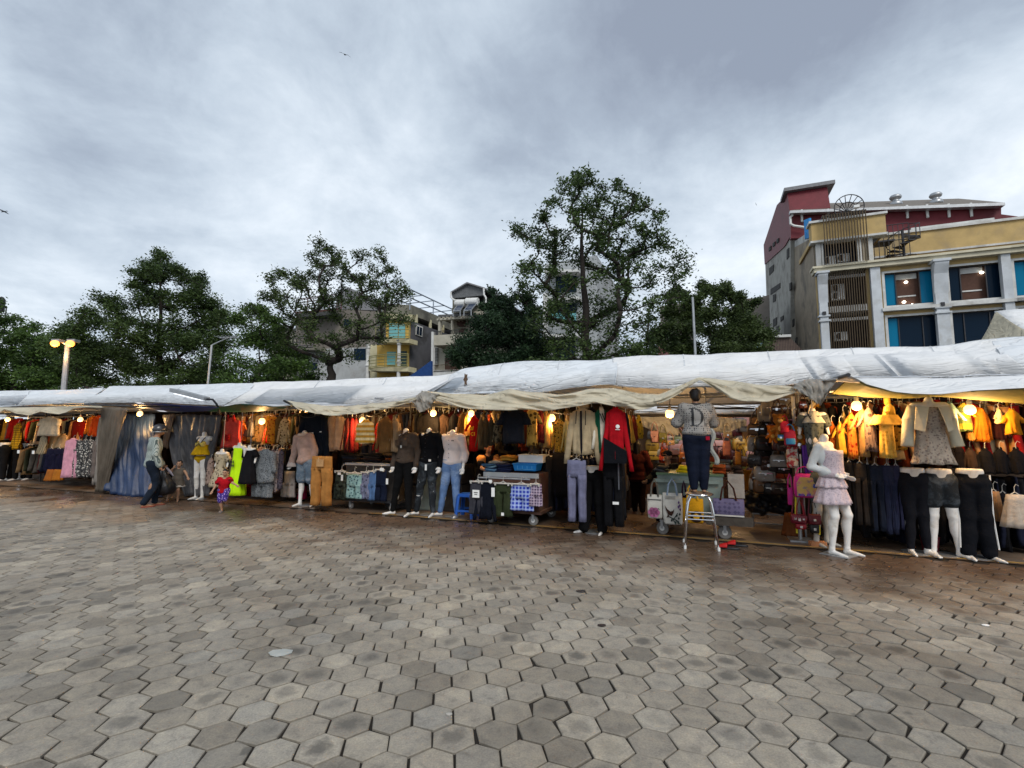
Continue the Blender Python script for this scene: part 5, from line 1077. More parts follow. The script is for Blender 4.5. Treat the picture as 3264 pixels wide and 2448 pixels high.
# tent side curtains at the left
PLAST = mat('cloudy_plastic_sheet', (.26, .22, .175), .35, var=.4, vs=2, bump=.3, bs=5, transl=.45, spec=.4); PLAST2 = mat('grey_plastic_sheet', (.10, .095, .10), .35, var=.5, vs=1.5, bump=.5, bs=6, transl=.3, spec=.4)
BLUEC = mat('royal_blue_tarpaulin', (.014, .034, .095), .45, var=.5, vs=2, bump=.5, bs=7, spec=.4)
strip('plastic_curtain', 'cloudy pale plastic curtain hanging to the ground left of the blue curtain', 'curtain', [(1080, 490), (1200, 490), (1350, 500)], [(1035, 1385), (1090, 1390), (1130, 1380)], -.3, -.1, PLAST, Z1, 3, .05, 50, 24, .03, 'plastic curtains', .035)
strip('plastic_curtain', 'narrow whitish plastic curtain beside the black and white print trousers', 'curtain', [(1050, 600), (1110, 600)], [(980, 1310), (1050, 1320)], .1, .1, mat('whitish_plastic_sheet', (.42, .38, .34), .4, var=.25, transl=.4), Z1, 4, .03, 26, 16, .02, 'plastic curtains', .02)
strip('blue_curtain', 'royal blue tarpaulin curtain reaching the paving behind the helmeted man', 'curtain', [(1260, 560), (1450, 560), (1640, 560)], [(1115, 1355), (1180, 1405), (1300, 1425), (1450, 1435), (1560, 1438), (1700, 1440)], .35, -.15, BLUEC, Z1, 6, .07, 70, 26, .05, None, .04)
strip('plastic_curtain', 'large grey see-through plastic curtain with a brown edge, behind the yellow bikini mannequin', 'curtain', [(60, 570), (250, 565), (480, 570), (690, 575)], [(300, 1440), (380, 1420), (450, 1425), (560, 1430)], .25, .15, PLAST2, Z2, 8, .07, 60, 26, .05, 'plastic curtains', .04)
strip('plastic_curtain', 'brownish plastic curtain gathered right of the helmeted man', 'curtain', [(130, 560), (190, 560)], [(70, 900), (120, 930)], .2, .15, mat('brownish_plastic_sheet', (.26, .17, .11), .4, var=.3, transl=.4), Z2, 9, .04, 26, 16, .02, 'plastic curtains', .03)
# LED street light arm leaning over the canopy
t = thing('led_street_light', 'long grey LED street light head on a curved arm over the left canopy', 'street light', VP(*Z2(690, 500), -.6), ROW)
b = MB(); A_, B_ = VP(*Z2(180, 315), -.9), VP(*Z2(530, 405), -.75); dr = (B_-A_).normalized(); sd = dr.cross(Vector((0, 0, 1))).normalized()*.11
up_ = Vector((0, 0, .045)); b.prism([A_-sd+up_, A_+sd+up_, B_+sd*.7+up_, B_-sd*.7+up_], (0, 0, -.08)); b.build('light_head', METAL, t)
b = MB(); b.prism([A_-sd*.7+dr*.08-up_, A_+sd*.7+dr*.08-up_, A_+sd*.6+dr*.75-up_, A_-sd*.6+dr*.75-up_], (0, 0, -.012)); b.build('led_panel', mat('led_panel', (.8, .8, .82), .3, emit=(.9, .95, 1), es=1.2, var=0), t)
b = MB(); b.tube([B_, VP(*Z2(590, 410), -.72), VP(*Z2(630, 455), -.65), VP(*Z2(655, 500), -.55), VP(*Z2(660, 560), -.4)], .022, 7); b.build('arm', DARKMETAL, t)
# ------------------------------------------------------------------ lit bulbs hanging in the stalls
BULB = mat('warm_bulb', (1, .75, .4), .4, emit=(1, .56, .20), es=2.6, var=0); CEILL = mat('bulb_collar', (.5, .48, .42), .5)
def bulb(Z, x, y, v, label, s=1.0, e=30, big=True):
    s *= .78
    p = VP(*Z(x, y), v); t = thing('hanging_bulb', label, 'light bulb', p, ROW, 'warm bulbs hanging in the stalls')
    b = MB(); b.lathe((0, 0, 0), [(.012, .075), (.05*s, .07*s), (.075*s, .035*s), (.08*s, -.01), (.065*s, -.05*s), (.03*s, -.07*s), (.0, -.075*s)], 14); b.build('bulb', BULB, t, smooth=True, local=True)
    b = MB(); b.lathe((0, 0, .07*s), [(.028, 0), (.028, .06), (.012, .09)], 10); b.build('socket', CEILL, t, local=True)
    b = MB(); b.tube([(0, 0, .14*s), (.01, .0, .25), (0, .05, max(.3, 2.25-p.z))], .005, 4); b.build('cable', BLACKP, t, local=True)
    L = bpy.data.lights.new('bulb_light', 'POINT'); L.energy = e; L.color = (1, .58, .22); L.shadow_soft_size = .07; lo = bpy.data.objects.new('bulb_light', L); COL.objects.link(lo); lo.parent = t; lo.location = (0, -.06, -.14*s)
bulb(Z1, 82, 622, .35, 'lit warm bulb at the far left, above the yellow plaid shirt'); bulb(Z1, 850, 622, .35, 'lit warm bulb in front of the red top, left stall')
bulb(Z1, 1480, 560, .0, 'lit warm bulb above the blue curtain'); bulb(Z2, 1112, 640, .4, 'lit warm bulb between the orange tops and the pink dungaree dress', 1.1)
bulb(Z3, 468, 575, .3, 'lit warm bulb beside the striped yellow sweater'); bulb(Z3, 1150, 505, .65, 'lit warm bulb above the black shirted mannequin'); bulb(Z3, 1515, 510, .72, 'lit warm bulb above the red jersey')
bulb(Z4, 855, 505, .3, 'lit warm bulb left of the beige hooded jacket'); bulb(Z5, 487, 445, 1.8, 'lit warm bulb left of the woman on the stool', 1.3); bulb(Z6, 970, 368, -.1, 'lit warm bulb above the yellow dress, right stall'); bulb(Z7, 775, 372, .0, 'lit warm bulb at the far right beside the orange tops')
bulb(Z3, 688, 510, 1.6, 'small lit bulb deep behind the brown shirts', .6, 14); bulb(Z3, 1302, 500, 1.4, 'small lit bulb deep left of the red jersey', .6, 14); bulb(Z4, 832, 448, 1.5, 'small lit bulb deep behind the leopard print shirt', .7, 14); bulb(Z2, 1583, 532, 1.2, 'small lit bulb deep above the navy jacket', .5, 10)
bulb(Z5, 890, 372, 5.8, 'distant lit bulb in the handbag stall, to the right of the woman', .9, 40); bulb(Z5, 480, 700, 6.3, 'distant lit bulb low in the handbag stall, left of the woman', .6, 45); bulb(Z5, 1000, 600, 6.0, 'distant lit bulb behind the white sheet in the handbag stall', .6, 45)

def cable(label, pts, sag=.08, r=.006, v=.25, name='power_cable'):
    P = [VP(*Q(x, y), v) for x, y in pts]; L = []
    for a, c in zip(P, P[1:]):
        for q in range(7): f = q/6; L.append(a.lerp(c, f)+Vector((0, 0, -sag*4*f*(1-f))))
    b = MB(); b.tube(L, r, 5); tag(b.build(name, BLACKP, loc=P[0]), label, 'cable', 'power cables under the canopy')
cable('black power cable sagging between the bulbs of the left stall', [(5, 892), (60, 895), (118, 893), (173, 890), (210, 890)]); cable('black power cable running over the dungaree dress to the navy jacket', [(480, 892), (520, 894), (567, 891), (640, 893), (690, 895)])
cable('black power cable over the brown shirts and dressed mannequins', [(720, 893), (785, 896), (840, 890), (937, 878), (1020, 878)], .06); cable('black power cable over the navy T-shirt to the hooded jacket', [(1030, 880), (1100, 884), (1190, 890), (1290, 886)], .05); cable('black power cable along the top of the corridor opening', [(1330, 880), (1440, 884), (1540, 872), (1660, 872), (1740, 868)], .06, v=1.2); cable('black power cable along the dress rail', [(1760, 862), (1848, 862), (1960, 866), (2095, 866), (2212, 872)], .05)
cable('grey rope tied along the pole above the blue curtain', [(190, 872), (260, 874), (330, 872), (400, 876), (470, 876)], .03, .008, -.6, 'rope'); cable('white rope ends dangling from the pole by the grey plastic sheet', [(1742, 868), (1748, 880), (1744, 893), (1752, 906)], 0, .009, -.7, 'rope')
# ------------------------------------------------------------------ clothes hanging at the front, one by one (left to right)
DRK = [('black jacket', '#141416'), ('charcoal jacket', '#2a2a2c'), ('dark brown jacket', '#33241c'), ('navy jacket', '#151a2b'), ('maroon shirt', '#4a1418'), ('khaki shirt', '#5c4e36'), ('grey shirt', '#57534e'), ('tan shirt', '#7d6446'), ('olive jacket', '#3a3c2a')]
WRM = [('mustard dress', '#b8862b'), ('rust dress', '#8c3d1a'), ('cream dress', '#cdbb95'), ('maroon dress', '#571c1e'), ('taupe dress', '#7d6b58'), ('red shirt', '#9a1c1c'), ('peach shirt', '#c9976a')]
def mass(u0, u1, v, z, n, cols, L, where):      # the deep rails nobody can count
    rg = random.Random(n+int(v*10)); b = MB(); ms = [fab(c[1]) for c in cols]; R = Matrix.Rotation(ROW, 3, 'Z')
    for i in range(n):
        k = rg.randrange(len(cols)); b.cur = k; g = garment('trousers' if 'trousers' in cols[k][0] else 'top', .42, L*rg.uniform(.88, 1.05), seed=i, d=.05); q = Matrix.Rotation(ROW+R_(rg.choice((62, 75, 108, 120))), 3, 'Z'); o = U(u0+(u1-u0)*(i+.5)/n, v+rg.uniform(-.06, .06), z+rg.uniform(-.04, .02))
        b.add([o+q @ p for p in g.v], g.f)
    tag(b.build('packed_clothes', ms, smooth=True, loc=U((u0+u1)/2, v, 0)), 'mass of dark clothes packed on the rail '+where, 'clothes', 'deep packed rails', 'stuff')
def clothes():
    T, D = 'top', 'dress'
    # far left stall
    hang(T, Z1, 160, 672, 236, 935, .1, fab('#d79a18', 'check', '#3a2a10', 6), 'yellow and black checked shirt hanging at the far left', 'shirt', 'checked_shirt')
    hang(T, Z1, 385, 602, 690, 792, .3, fab('#cfc0a6'), 'white short sleeved blouse hanging high in the left stall', 'blouse', 'blouse', sleeve='short', flare=1.15)
    hang(D, Z1, 428, 800, 505, 985, .3, fab('#b7a98c', 'check', '#4a4033', 14), 'small grey checked dress under the white blouse', 'dress', 'checked_dress', sleeve='none', flare=1.2)
    hang(T, Z1, 770, 640, 920, 812, .9, fab('#8e130d'), 'plain red top behind the left bulb', 'top', 'red_blouse', sleeve='none')
    hang(T, Z1, 955, 595, 1030, 790, .5, fab('#c5701b'), 'orange shirt hung slanting beside the pale curtain, left one', 'shirt', 'orange_shirt', rot=.7); hang(T, Z1, 1010, 590, 1085, 800, .45, fab('#cf4f1a'), 'red orange shirt hung slanting beside the pale curtain, right one', 'shirt', 'orange_shirt', rot=.8)
    hang(D, Z1, 715, 835, 845, 1235, .0, fab('#cf94a5'), 'long pink dress hanging left of the black and white print trousers', 'dress', 'pink_dress', sleeve='none', flare=1.25, rot=.3)
    for i, (x0, x1, lb) in enumerate(((800, 880, 'left'), (868, 948, 'middle'), (930, 985, 'right'))):
        hang('trousers', Z1, x0, 840, x1, 1240-i*6, .05, fab('#3b3b3d', 'floral', '#c9c5bd', 22), 'black and white print trousers beside the pink dress, the %s of three' % lb, 'trousers', 'print_trousers', 'black and white print trousers', rot=.25)
    hang('trousers', Z1, 985, 850, 1040, 1230, .1, fab('#6b625e'), 'dark grey trousers at the edge of the pale plastic curtain', 'trousers', 'grey_trousers')
    for i, (x0, x1, lb) in enumerate(((500, 590, 'left'), (580, 672, 'middle'), (665, 760, 'right'))):
        hang('trousers', Z1, x0, 930, x1, 1170, .15, fab('#15142a'), 'short dark navy trousers over the orange skirts, the %s of three' % lb, 'trousers', 'navy_trousers', 'navy trousers', flare=1)
    hang('skirt', Z1, 498, 1150, 578, 1268, .05, fab('#9a5a22'), 'orange brown skirt hanging low, left one of two', 'skirt', 'orange_skirt', 'orange skirts', hgr=False); hang('skirt', Z1, 572, 1150, 665, 1262, .05, fab('#a5641f'), 'orange brown skirt hanging low, right one of two', 'skirt', 'orange_skirt', 'orange skirts', hgr=False)
    hang(T, Z1, 540, 780, 630, 920, .5, fab('#a08662'), 'small beige folded top under the white blouse, left one', 'top', 'beige_blouse', 'beige tops', sleeve='none'); hang(T, Z1, 625, 785, 720, 920, .5, fab('#b39672'), 'small beige folded top under the white blouse, right one', 'top', 'beige_blouse', 'beige tops', sleeve='none')
    # children's clothes bay
    t = hang(D, Z2, 700, 620, 905, 915, .15, fab('#c2423a'), 'pink red dungaree dress with a red face patch', 'dress', 'dungaree_dress', sleeve='none', flare=1.25, waist=.95)
    b = MB(); b.lathe((.03, -.13, -.42), [(.0, -.03), (.075, -.03), (.075, 0)], 18, 'Y'); b.tube([(-.03, -.15, -.36), (-.02, -.15, -.33)], .014, 5); b.tube([(.08, -.15, -.36), (.09, -.15, -.33)], .014, 5); b.build('face_patch', fab('#8e0d12'), t, local=True)
    b = MB(); [b.box((x, -.05, .03), (.05, .02, .16)) for x in (-.09, .09)]; b.build('shoulder_strap', fab('#8e1d1d'), t, local=True)
    b = MB(); b.ubox(0, 0, 0, 0, 0, 0)
    hang(D, Z2, 872, 645, 942, 850, .3, fab('#b5662b'), 'small orange dress with dark writing, right of the dungaree dress', 'dress', 'child_dress', 'children dresses', sleeve='short', flare=1.2); hang(D, Z2, 940, 640, 1022, 800, .35, fab('#4d4640'), 'small grey dress right of the orange one', 'dress', 'child_dress', 'children dresses', sleeve='none', flare=1.15)
    hang(T, Z2, 655, 640, 745, 890, .45, fab('#6f6a5c'), 'grey green top half hidden left of the dungaree dress', 'top', 'grey_blouse', sleeve='short')
    hang(T, Z2, 1025, 700, 1090, 850, .9, fab('#b08a5a', 'floral', '#3b2a1b', 20), 'tan patterned top low behind the bulb, children clothes bay', 'top', 'patterned_blouse', sleeve='short')
    hang(T, Z2, 1150, 705, 1195, 865, .6, fab('#b31712'), 'narrow bright red top right of the bulb, children clothes bay', 'top', 'red_blouse', rot=.9)
    hang(T, Z2, 1185, 590, 1275, 872, .35, fab('#d98d28', 'floral', '#a52b12', 16), 'orange and red print shirt close to the bulb', 'shirt', 'print_shirt', rot=.4, flare=1.1)
    hang(T, Z2, 1262, 600, 1332, 880, .4, fab('#2b1a16', 'stripe', '#8a6a3a', 12), 'dark striped shirt between the orange print and the cream shirt', 'shirt', 'striped_shirt', rot=.5); hang(T, Z2, 1315, 615, 1392, 885, .35, fab('#cdb083', 'floral', '#5a3d22', 18), 'cream patterned shirt left of the brown jackets', 'shirt', 'patterned_shirt', rot=.35)
    hang(D, Z2, 545, 1045, 605, 1310, .1, fab('#a58f84', 'floral', '#4a3531', 20), 'small pinkish floral dress behind the yellow bikini mannequin', 'dress', 'floral_dress', sleeve='none', flare=1.1)
    hang(T, Z2, 1015, 950, 1285, 1285, -.1, fab('#7d8184', 'floral', '#33363a', 38), 'grey snake print shirt with long sleeves', 'shirt', 'snake_print_shirt', slen=.42); hang('trousers', Z2, 1015, 1275, 1225, 1440, -.08, fab('#74787b', 'floral', '#33363a', 38), 'grey snake print trousers under the matching shirt', 'trousers', 'snake_print_trousers', hgr=False)
    for i, (x0, x1, y1, c, c2, lb) in enumerate(((1195, 1265, 1400, '#8d8085', '#3a3035', 'mauve'), (1245, 1305, 1380, '#a79a98', '#4f4347', 'pale pink'), (1290, 1345, 1350, '#5c5560', '#201c24', 'dark mauve'))):
        hang(D, Z2, x0, 955, x1, y1, .05+.05*i, fab(c, 'floral', c2, 24), '%s floral dress packed right of the snake print shirt' % lb, 'dress', 'floral_dress', 'floral dresses beside the snake print shirt', sleeve='none', rot=.6)
    hang('shorts', Z2, 1335, 1165, 1465, 1440, .6, fab('#a8a09c'), 'white shorts behind the leaning mannequin', 'shorts', 'white_shorts', hgr=False); hang('trousers', Z2, 960, 1290, 1020, 1425, .2, fab('#551019'), 'dark red leggings below the black romper', 'leggings', 'leggings', hgr=False)
    hang('trousers', Z2, 1505, 1320, 1575, 1460, .7, fab('#7a0d33'), 'crimson leggings between the legs of the leaning mannequin', 'leggings', 'leggings', hgr=False)
    t = hang(T, Z2, 1497, 590, 1850, 1000, .45, fab('#101722'), 'large navy jacket with two small white chest logos', 'jacket', 'navy_jacket', d=.09, slen=.95); ptag(t, .06, -.36, -.115, .05, .03); ptag(t, .26, -.33, -.09, .05, .02)
    hang(T, Z2, 1770, 640, 1860, 990, .6, fab('#141a3c'), 'dark blue jacket tucked behind the navy jacket', 'jacket', 'blue_jacket', rot=.6)
    hang(T, Z2, 1815, 590, 1912, 955, .5, fab('#ab8b6d'), 'beige long sleeved jacket, first to the right of the navy jacket', 'jacket', 'beige_jacket', 'beige jackets', rot=.3); hang(T, Z2, 1885, 588, 1990, 940, .55, fab('#c0a184'), 'lighter beige jacket, second to the right of the navy jacket', 'jacket', 'beige_jacket', 'beige jackets', rot=.35)
    t = hang('trousers', Z2, 1638, 1010, 1862, 1530, -.35, fab('#a5713a'), 'tan jogger trousers hanging beside the leaning mannequin', 'trousers', 'tan_trousers', flare=.8, hgr=False); b = MB(); b.box((.04, -.095, -.12), (.17, .01, .14)); b.build('pocket', fab('#b98f62'), t, local=True); b = MB(); b.tube([(.0, -.09, -.02), (0, -.1, -.1)], .006, 4); b.build('drawstring', fab('#c9b08c'), t, local=True)
    hang('trousers', Z2, 1690, 1330, 1765, 1525, -.15, fab('#b9ac93'), 'cream trousers seen between the legs of the tan joggers', 'trousers', 'cream_trousers', hgr=False)
    # brown stall
    for i, (x0, x1, c, lb) in enumerate(((300, 350, '#3b1512', 'dark'), (345, 395, '#6d1417', 'bright'), (385, 430, '#4d1815', 'dull'))): hang(T, Z3, x0, 560, x1, 880, .25+.05*i, fab(c), '%s maroon shirt hung edge on between the beige jackets and the striped sweater' % lb, 'shirt', 'maroon_shirt', 'maroon shirts', rot=.9)
    hang(T, Z3, 412, 582, 592, 792, -.05, fab('#d3a03d', 'stripe', '#f0dfae', 3.2), 'yellow sweater with pale stripes lit by the bulb', 'sweater', 'striped_sweater'); hang('trousers', Z3, 470, 780, 590, 890, .3, fab('#1c1b20'), 'black trousers hanging below the striped sweater', 'trousers', 'black_trousers', hgr=False)
    hang(T, Z3, 600, 600, 660, 880, .2, fab('#a5271f'), 'red and brown shirt edge on left of the brown shirt', 'shirt', 'red_shirt', rot=.9)
    hang(T, Z3, 622, 555, 768, 880, .05, fab('#6b4d2c'), 'brown button shirt right of the striped sweater', 'shirt', 'brown_shirt'); hang(T, Z3, 745, 580, 832, 875, .1, fab('#8f795f'), 'grey beige shirt right of the brown shirt', 'shirt', 'beige_shirt', rot=.35)
    hang(T, Z3, 880, 570, 1000, 720, 1.0, fab('#2a1d18'), 'dark hooded top above the brown shirted mannequin', 'hooded top', 'hooded_jumper', hood=True)
    hang(T, Z3, 990, 520, 1220, 740, .85, fab('#141213'), 'wide black jacket hanging behind the black shirted mannequin', 'jacket', 'black_jacket'); hang(T, Z3, 1190, 525, 1310, 722, .9, fab('#33251d'), 'dark brown shirt right of the wide black jacket', 'shirt', 'brown_shirt')
    t = hang(T, Z3, 1310, 520, 1400, 860, .8, fab('#1b1a1c'), 'black top with a hanging ticket above the white shirted mannequin', 'top', 'black_blouse', rot=.3); ptag(t, .06, -.3, -.08, .05, .1)
    hang(T, Z3, 1395, 510, 1480, 870, .8, fab('#5c4326'), 'olive brown jacket left of the red jersey', 'jacket', 'olive_jacket', rot=.6); hang(T, Z3, 1455, 520, 1510, 720, .7, fab('#b58a44'), 'mustard shirt edge on left of the red jersey', 'shirt', 'mustard_shirt', rot=.9)
    t = hang(T, Z3, 1488, 545, 1598, 865, .45, fab('#b01712'), 'red jersey with yellow triangle and letters', 'jersey', 'red_jersey', sleeve='short')
    b = MB()
    for k in range(3): b.prism([(-.055+k*.03, -.092, -.24+k*.0), (-.035+k*.03, -.092, -.24), (-.02+k*.03, -.092, -.19+k*.012), (-.035+k*.03, -.092, -.19+k*.012)], (0, -.004, 0))
    for q, (x0, x1) in enumerate(((-.06, -.045), (.045, .06))): b.box(((x0+x1)/2, -.094, -.31), (.014, .004, .07))
    b.tube([(.03, -.094, -.28), (-.0, -.094, -.285), (-.02, -.094, -.31), (-.0, -.094, -.335), (.03, -.094, -.34)], .007, 4); b.build('yellow_letters', fab('#d8a81e'), t, local=True)
    for i, (x0, x1, c, lb) in enumerate(((1580, 1640, '#5f4a30', 'khaki'), (1625, 1690, '#4a3c2a', 'olive brown'), (1680, 1735, '#3c3427', 'dark khaki'), (1730, 1790, '#6b6350', 'camouflage'))):
        hang(T, Z3, x0, 560+i*4, x1, 850-i*20, .25, fab(c, 'camo' if i == 3 else 'plain', '#2b281e' if i == 3 else None, 12), '%s jacket hung edge on, right of the red jersey' % lb, 'jacket', 'khaki_jacket', 'jackets right of the red jersey', rot=.85)
    # centre
    hang(T, Z4, 383, 428, 660, 727, -.25, fab('#14161d'), 'dark navy T-shirt hanging flat above the jeans trolley', 'T-shirt', 't_shirt', sleeve='short', slen=.22); hang(T, Z4, 618, 428, 745, 742, .0, fab('#b99347', 'floral', '#4d3613', 11), 'yellow T-shirt with dark print beside the navy T-shirt', 'T-shirt', 't_shirt', sleeve='short')
    hang(T, Z4, 715, 440, 792, 722, .2, fab('#511416'), 'maroon shirt right of the yellow print T-shirt', 'shirt', 'maroon_shirt', rot=.5); hang(T, Z4, 770, 455, 845, 762, .25, fab('#a8874e'), 'mustard long sleeved shirt below the central bulb', 'shirt', 'mustard_shirt', rot=.4)
    hang(T, Z4, 866, 530, 978, 800, .15, fab('#b3842d', 'floral', '#3f2a10', 26), 'yellow leopard print shirt', 'shirt', 'leopard_print_shirt', rot=.3); hang(T, Z4, 955, 530, 1015, 805, .15, fab('#c2ac6b'), 'pale yellow shirt between the leopard print and the beige hooded jacket', 'shirt', 'pale_yellow_shirt', rot=.6)
    hang(D, Z4, 855, 800, 1010, 1195, .5, fab('#0e0d0f'), 'long black garment hanging below the leopard print shirt', 'dress', 'black_dress', sleeve='none', flare=1.05)
    hang(T, Z4, 1150, 425, 1262, 800, -.2, fab('#17171c'), 'dark jacket just behind the beige hooded jacket', 'jacket', 'dark_jacket')
    t = hang(T, Z4, 1000, 432, 1252, 820, -.38, fab('#a89678'), 'beige hooded jacket with a dark zip', 'hooded jacket', 'hooded_jacket', hood=True, slen=.80, d=.09)
    b = MB(); b.box((.0, -.105, -.40), (.03, .012, .76)); b.build('zip', fab('#17151a'), t, local=True); b = MB(); b.tube([(-.07, -.10, -.02), (-.08, -.125, -.22)], .007, 5); b.tube([(.07, -.10, -.02), (.075, -.125, -.24)], .007, 5); b.build('drawstring', fab('#2a2622'), t, local=True)
    t = hang(T, Z4, 1225, 430, 1355, 810, -.35, fab('#c9c2b2', 'vstripe', '#124a35', 2.2), 'white and green sports top with black stripes', 'sports top', 'sports_jumper', rot=.5); b = MB(); [b.tube([(-.05+k*.035, -.09, -.06), (-.0+k*.035, -.1, -.20)], .007, 4) for k in range(3)]; b.build('stripe', fab('#1b1a1c'), t, local=True)
    hang(T, Z4, 1285, 590, 1490, 865, -.2, fab('#15161b'), 'black top below the white and green sports top', 'top', 'black_blouse', sleeve='short')
    t = hang(T, Z4, 1325, 428, 1508, 870, -.45, fab('#a5101c'), 'bright red sports shirt with a black lower part and round white crest', 'sports shirt', 'red_sports_shirt', slen=.88)
    b = MB(); b.lathe((.04, -.085, -.26), [(.0, 0), (.022, 0), (.03, .003), (.0, .004)], 14, 'Y'); b.box((.04, -.088, -.305), (.07, .004, .008)); b.build('crest', TAGP, t, local=True)
    b = MB(); b.prism([(-.17, -.10, -.42), (.17, -.10, -.62), (.17, -.10, -.80), (-.17, -.10, -.80)], (0, -.01, 0)); b.build('black_panel', fab('#121318'), t, local=True)
    hang(T, Z4, 1480, 480, 1530, 760, -.1, fab('#1d1c22'), 'black shirt edge on, right of the red sports shirt', 'shirt', 'black_shirt', rot=.9)
    for i, (x0, x1, c, c2, lb) in enumerate(((1520, 1560, '#b98f3c', None, 'mustard'), (1550, 1600, '#6b2a22', None, 'rust'), (1590, 1650, '#b79b2e', '#2d2a12', 'yellow print'))): hang(T, Z4, x0, 500, x1, 720-i*20, .5+i*.3, fab(c, 'floral' if c2 else 'plain', c2, 14), '%s top edge on at the corridor corner, above the person in dark red' % lb, 'top', 'edge_on_blouse', 'tops at the corridor corner', rot=.8)
    # trousers below
    hang('trousers', Z4, 1040, 880, 1155, 1410, -.25, fab('#101014'), 'black trousers behind the lilac grey trousers', 'trousers', 'black_trousers', flare=.9)
    hang('trousers', Z4, 985, 875, 1160, 1412, -.45, fab('#6c6d86'), 'lilac grey tracksuit trousers below the beige hooded jacket', 'trousers', 'grey_trousers', flare=.85)
    t = hang('trousers', Z4, 1300, 880, 1482, 1455, -.35, fab('#111114'), 'black trousers with grey side tape, right of the mannequin legs', 'trousers', 'black_trousers', 'black tape trousers'); ptag(t, .05, -.62, -.09, .09, .04); b = MB(); b.box((.1, -.085, -.22), (.02, .006, .4)); b.build('side_tape', fab('#55565c'), t, local=True)
    hang('trousers', Z4, 1400, 880, 1500, 1400, -.1, fab('#1a1a1e'), 'charcoal trousers furthest right on the central trouser rail', 'trousers', 'charcoal_trousers', rot=.5)
    # dress rail, right
    hang(D, Z6, 730, 515, 805, 722, .3, fab('#a4531c'), 'rust orange dress behind the white mannequin', 'dress', 'rust_dress', sleeve='none', flare=1.2); hang(D, Z6, 795, 520, 872, 755, .2, fab('#cf9c34'), 'mustard yellow dress, second on the dress rail', 'dress', 'yellow_dress', sleeve='short', flare=1.3)
    hang(D, Z6, 838, 430, 885, 780, .3, fab('#8d7a4e'), 'narrow khaki dress, third on the dress rail', 'dress', 'khaki_dress', sleeve='none'); hang(D, Z6, 880, 440, 965, 792, .15, fab('#c0772c', 'floral', '#9a1a14', 16), 'orange and red flowered dress on the dress rail', 'dress', 'flowered_dress', sleeve='short', flare=1.2)
    hang(D, Z6, 972, 400, 1050, 775, .1, fab('#a98452'), 'ochre dress on the dress rail below the bulb', 'dress', 'ochre_dress', sleeve='short', flare=1.15); t = hang(D, Z6, 1015, 395, 1118, 735, .02, fab('#80695f', 'floral', '#4a3a38', 14), 'mauve brown print dress with a frilled front', 'dress', 'print_dress', sleeve='short', flare=1.3)
    hang(T, Z6, 1090, 370, 1140, 560, .3, fab('#16131a'), 'black top behind the mauve brown dress', 'top', 'black_blouse'); hang(D, Z6, 1125, 380, 1170, 740, .35, fab('#5a1714'), 'dark red dress between the mauve and the bright yellow dress', 'dress', 'red_dress', sleeve='none')
    t = hang(D, Z6, 1138, 440, 1275, 785, -.1, fab('#e0b152', 'floral', '#c99a3c', 20), 'bright pale yellow dress with a wide off shoulder frill', 'dress', 'yellow_dress', sleeve='none', flare=1.2); b = MB(); skirtmesh(b, (0, 0), .13, .07, .20, .11, -.0, -.13, 30, 8, .015); b.build('frill', fab('#e0b152'), t, smooth=True, local=True)
    hang(T, Z7, 120, 335, 205, 430, .0, fab('#d6a94a'), 'yellow hooded top above the bright pale yellow dress', 'hooded top', 'yellow_blouse', hood=True, sleeve='none')
    hang(T, Z7, 195, 375, 285, 500, .1, fab('#101522'), 'dark navy top left of the bust in the flowered dress', 'top', 'navy_blouse', sleeve='short'); hang(D, Z7, 175, 505, 295, 670, .1, fab('#a98a3e', 'floral', '#5c4a1e', 18), 'mustard patterned dress below the dark navy top', 'dress', 'patterned_dress', sleeve='none', flare=1.1, hgr=False)
    hang(D, Z7, 170, 660, 290, 740, .15, fab('#b8a27a'), 'pale frilled hem of a cream dress under the mustard pattern', 'dress', 'cream_dress', sleeve='none', hgr=False)
    hang(T, Z7, 560, 330, 690, 600, .05, fab('#5f7672'), 'pale teal dress with knotted front right of the bust', 'dress', 'teal_dress', sleeve='short', flare=1.1); hang(T, Z7, 655, 330, 790, 530, .3, fab('#a8922f', 'stripe', '#5c6b3c', 2.2), 'mustard and green striped top beside the far right bulb', 'top', 'striped_blouse', sleeve='short')
    hang(D, Z7, 740, 500, 800, 600, .3, fab('#9a6a32'), 'small tan dress under the striped top', 'dress', 'tan_dress', sleeve='none', hgr=False); hang(T, Z7, 790, 375, 920, 610, .35, fab('#c2701a'), 'orange cardigan hung slanting right of the far right bulb', 'cardigan', 'orange_cardigan', rot=.3)
    hang(T, Z7, 865, 400, 1060, 590, .5, fab('#43201d'), 'dark maroon top behind the orange bodysuit', 'top', 'maroon_blouse'); hang(T, Z7, 1010, 385, 1175, 555, .1, fab('#d08a1e'), 'orange bodysuit with short sleeves at the far right', 'bodysuit', 'orange_bodysuit', sleeve='short', waist=.85); hang(T, Z7, 955, 380, 1030, 470, .2, fab('#cdbb95'), 'cream frilled sleeve top left of the orange bodysuit', 'top', 'cream_blouse', sleeve='short')
    hang(T, Z7, 640, 650, 740, 810, .4, fab('#141218'), 'black top hanging at the second level, right of the bust', 'top', 'black_blouse'); hang(T, Z7, 725, 670, 830, 810, .35, fab('#382b26'), 'dark brown top at the second level', 'top', 'brown_blouse')
    for i, (x0, x1) in enumerate(((820, 960), (930, 1070), (1050, 1200))): hang(T, Z7, x0, 680, x1, 850, .3, fab('#121217'), 'black top at the far right, the %s of three in a row' % ('left', 'middle', 'right')[i], 'top', 'black_blouse', 'three black tops at the far right')
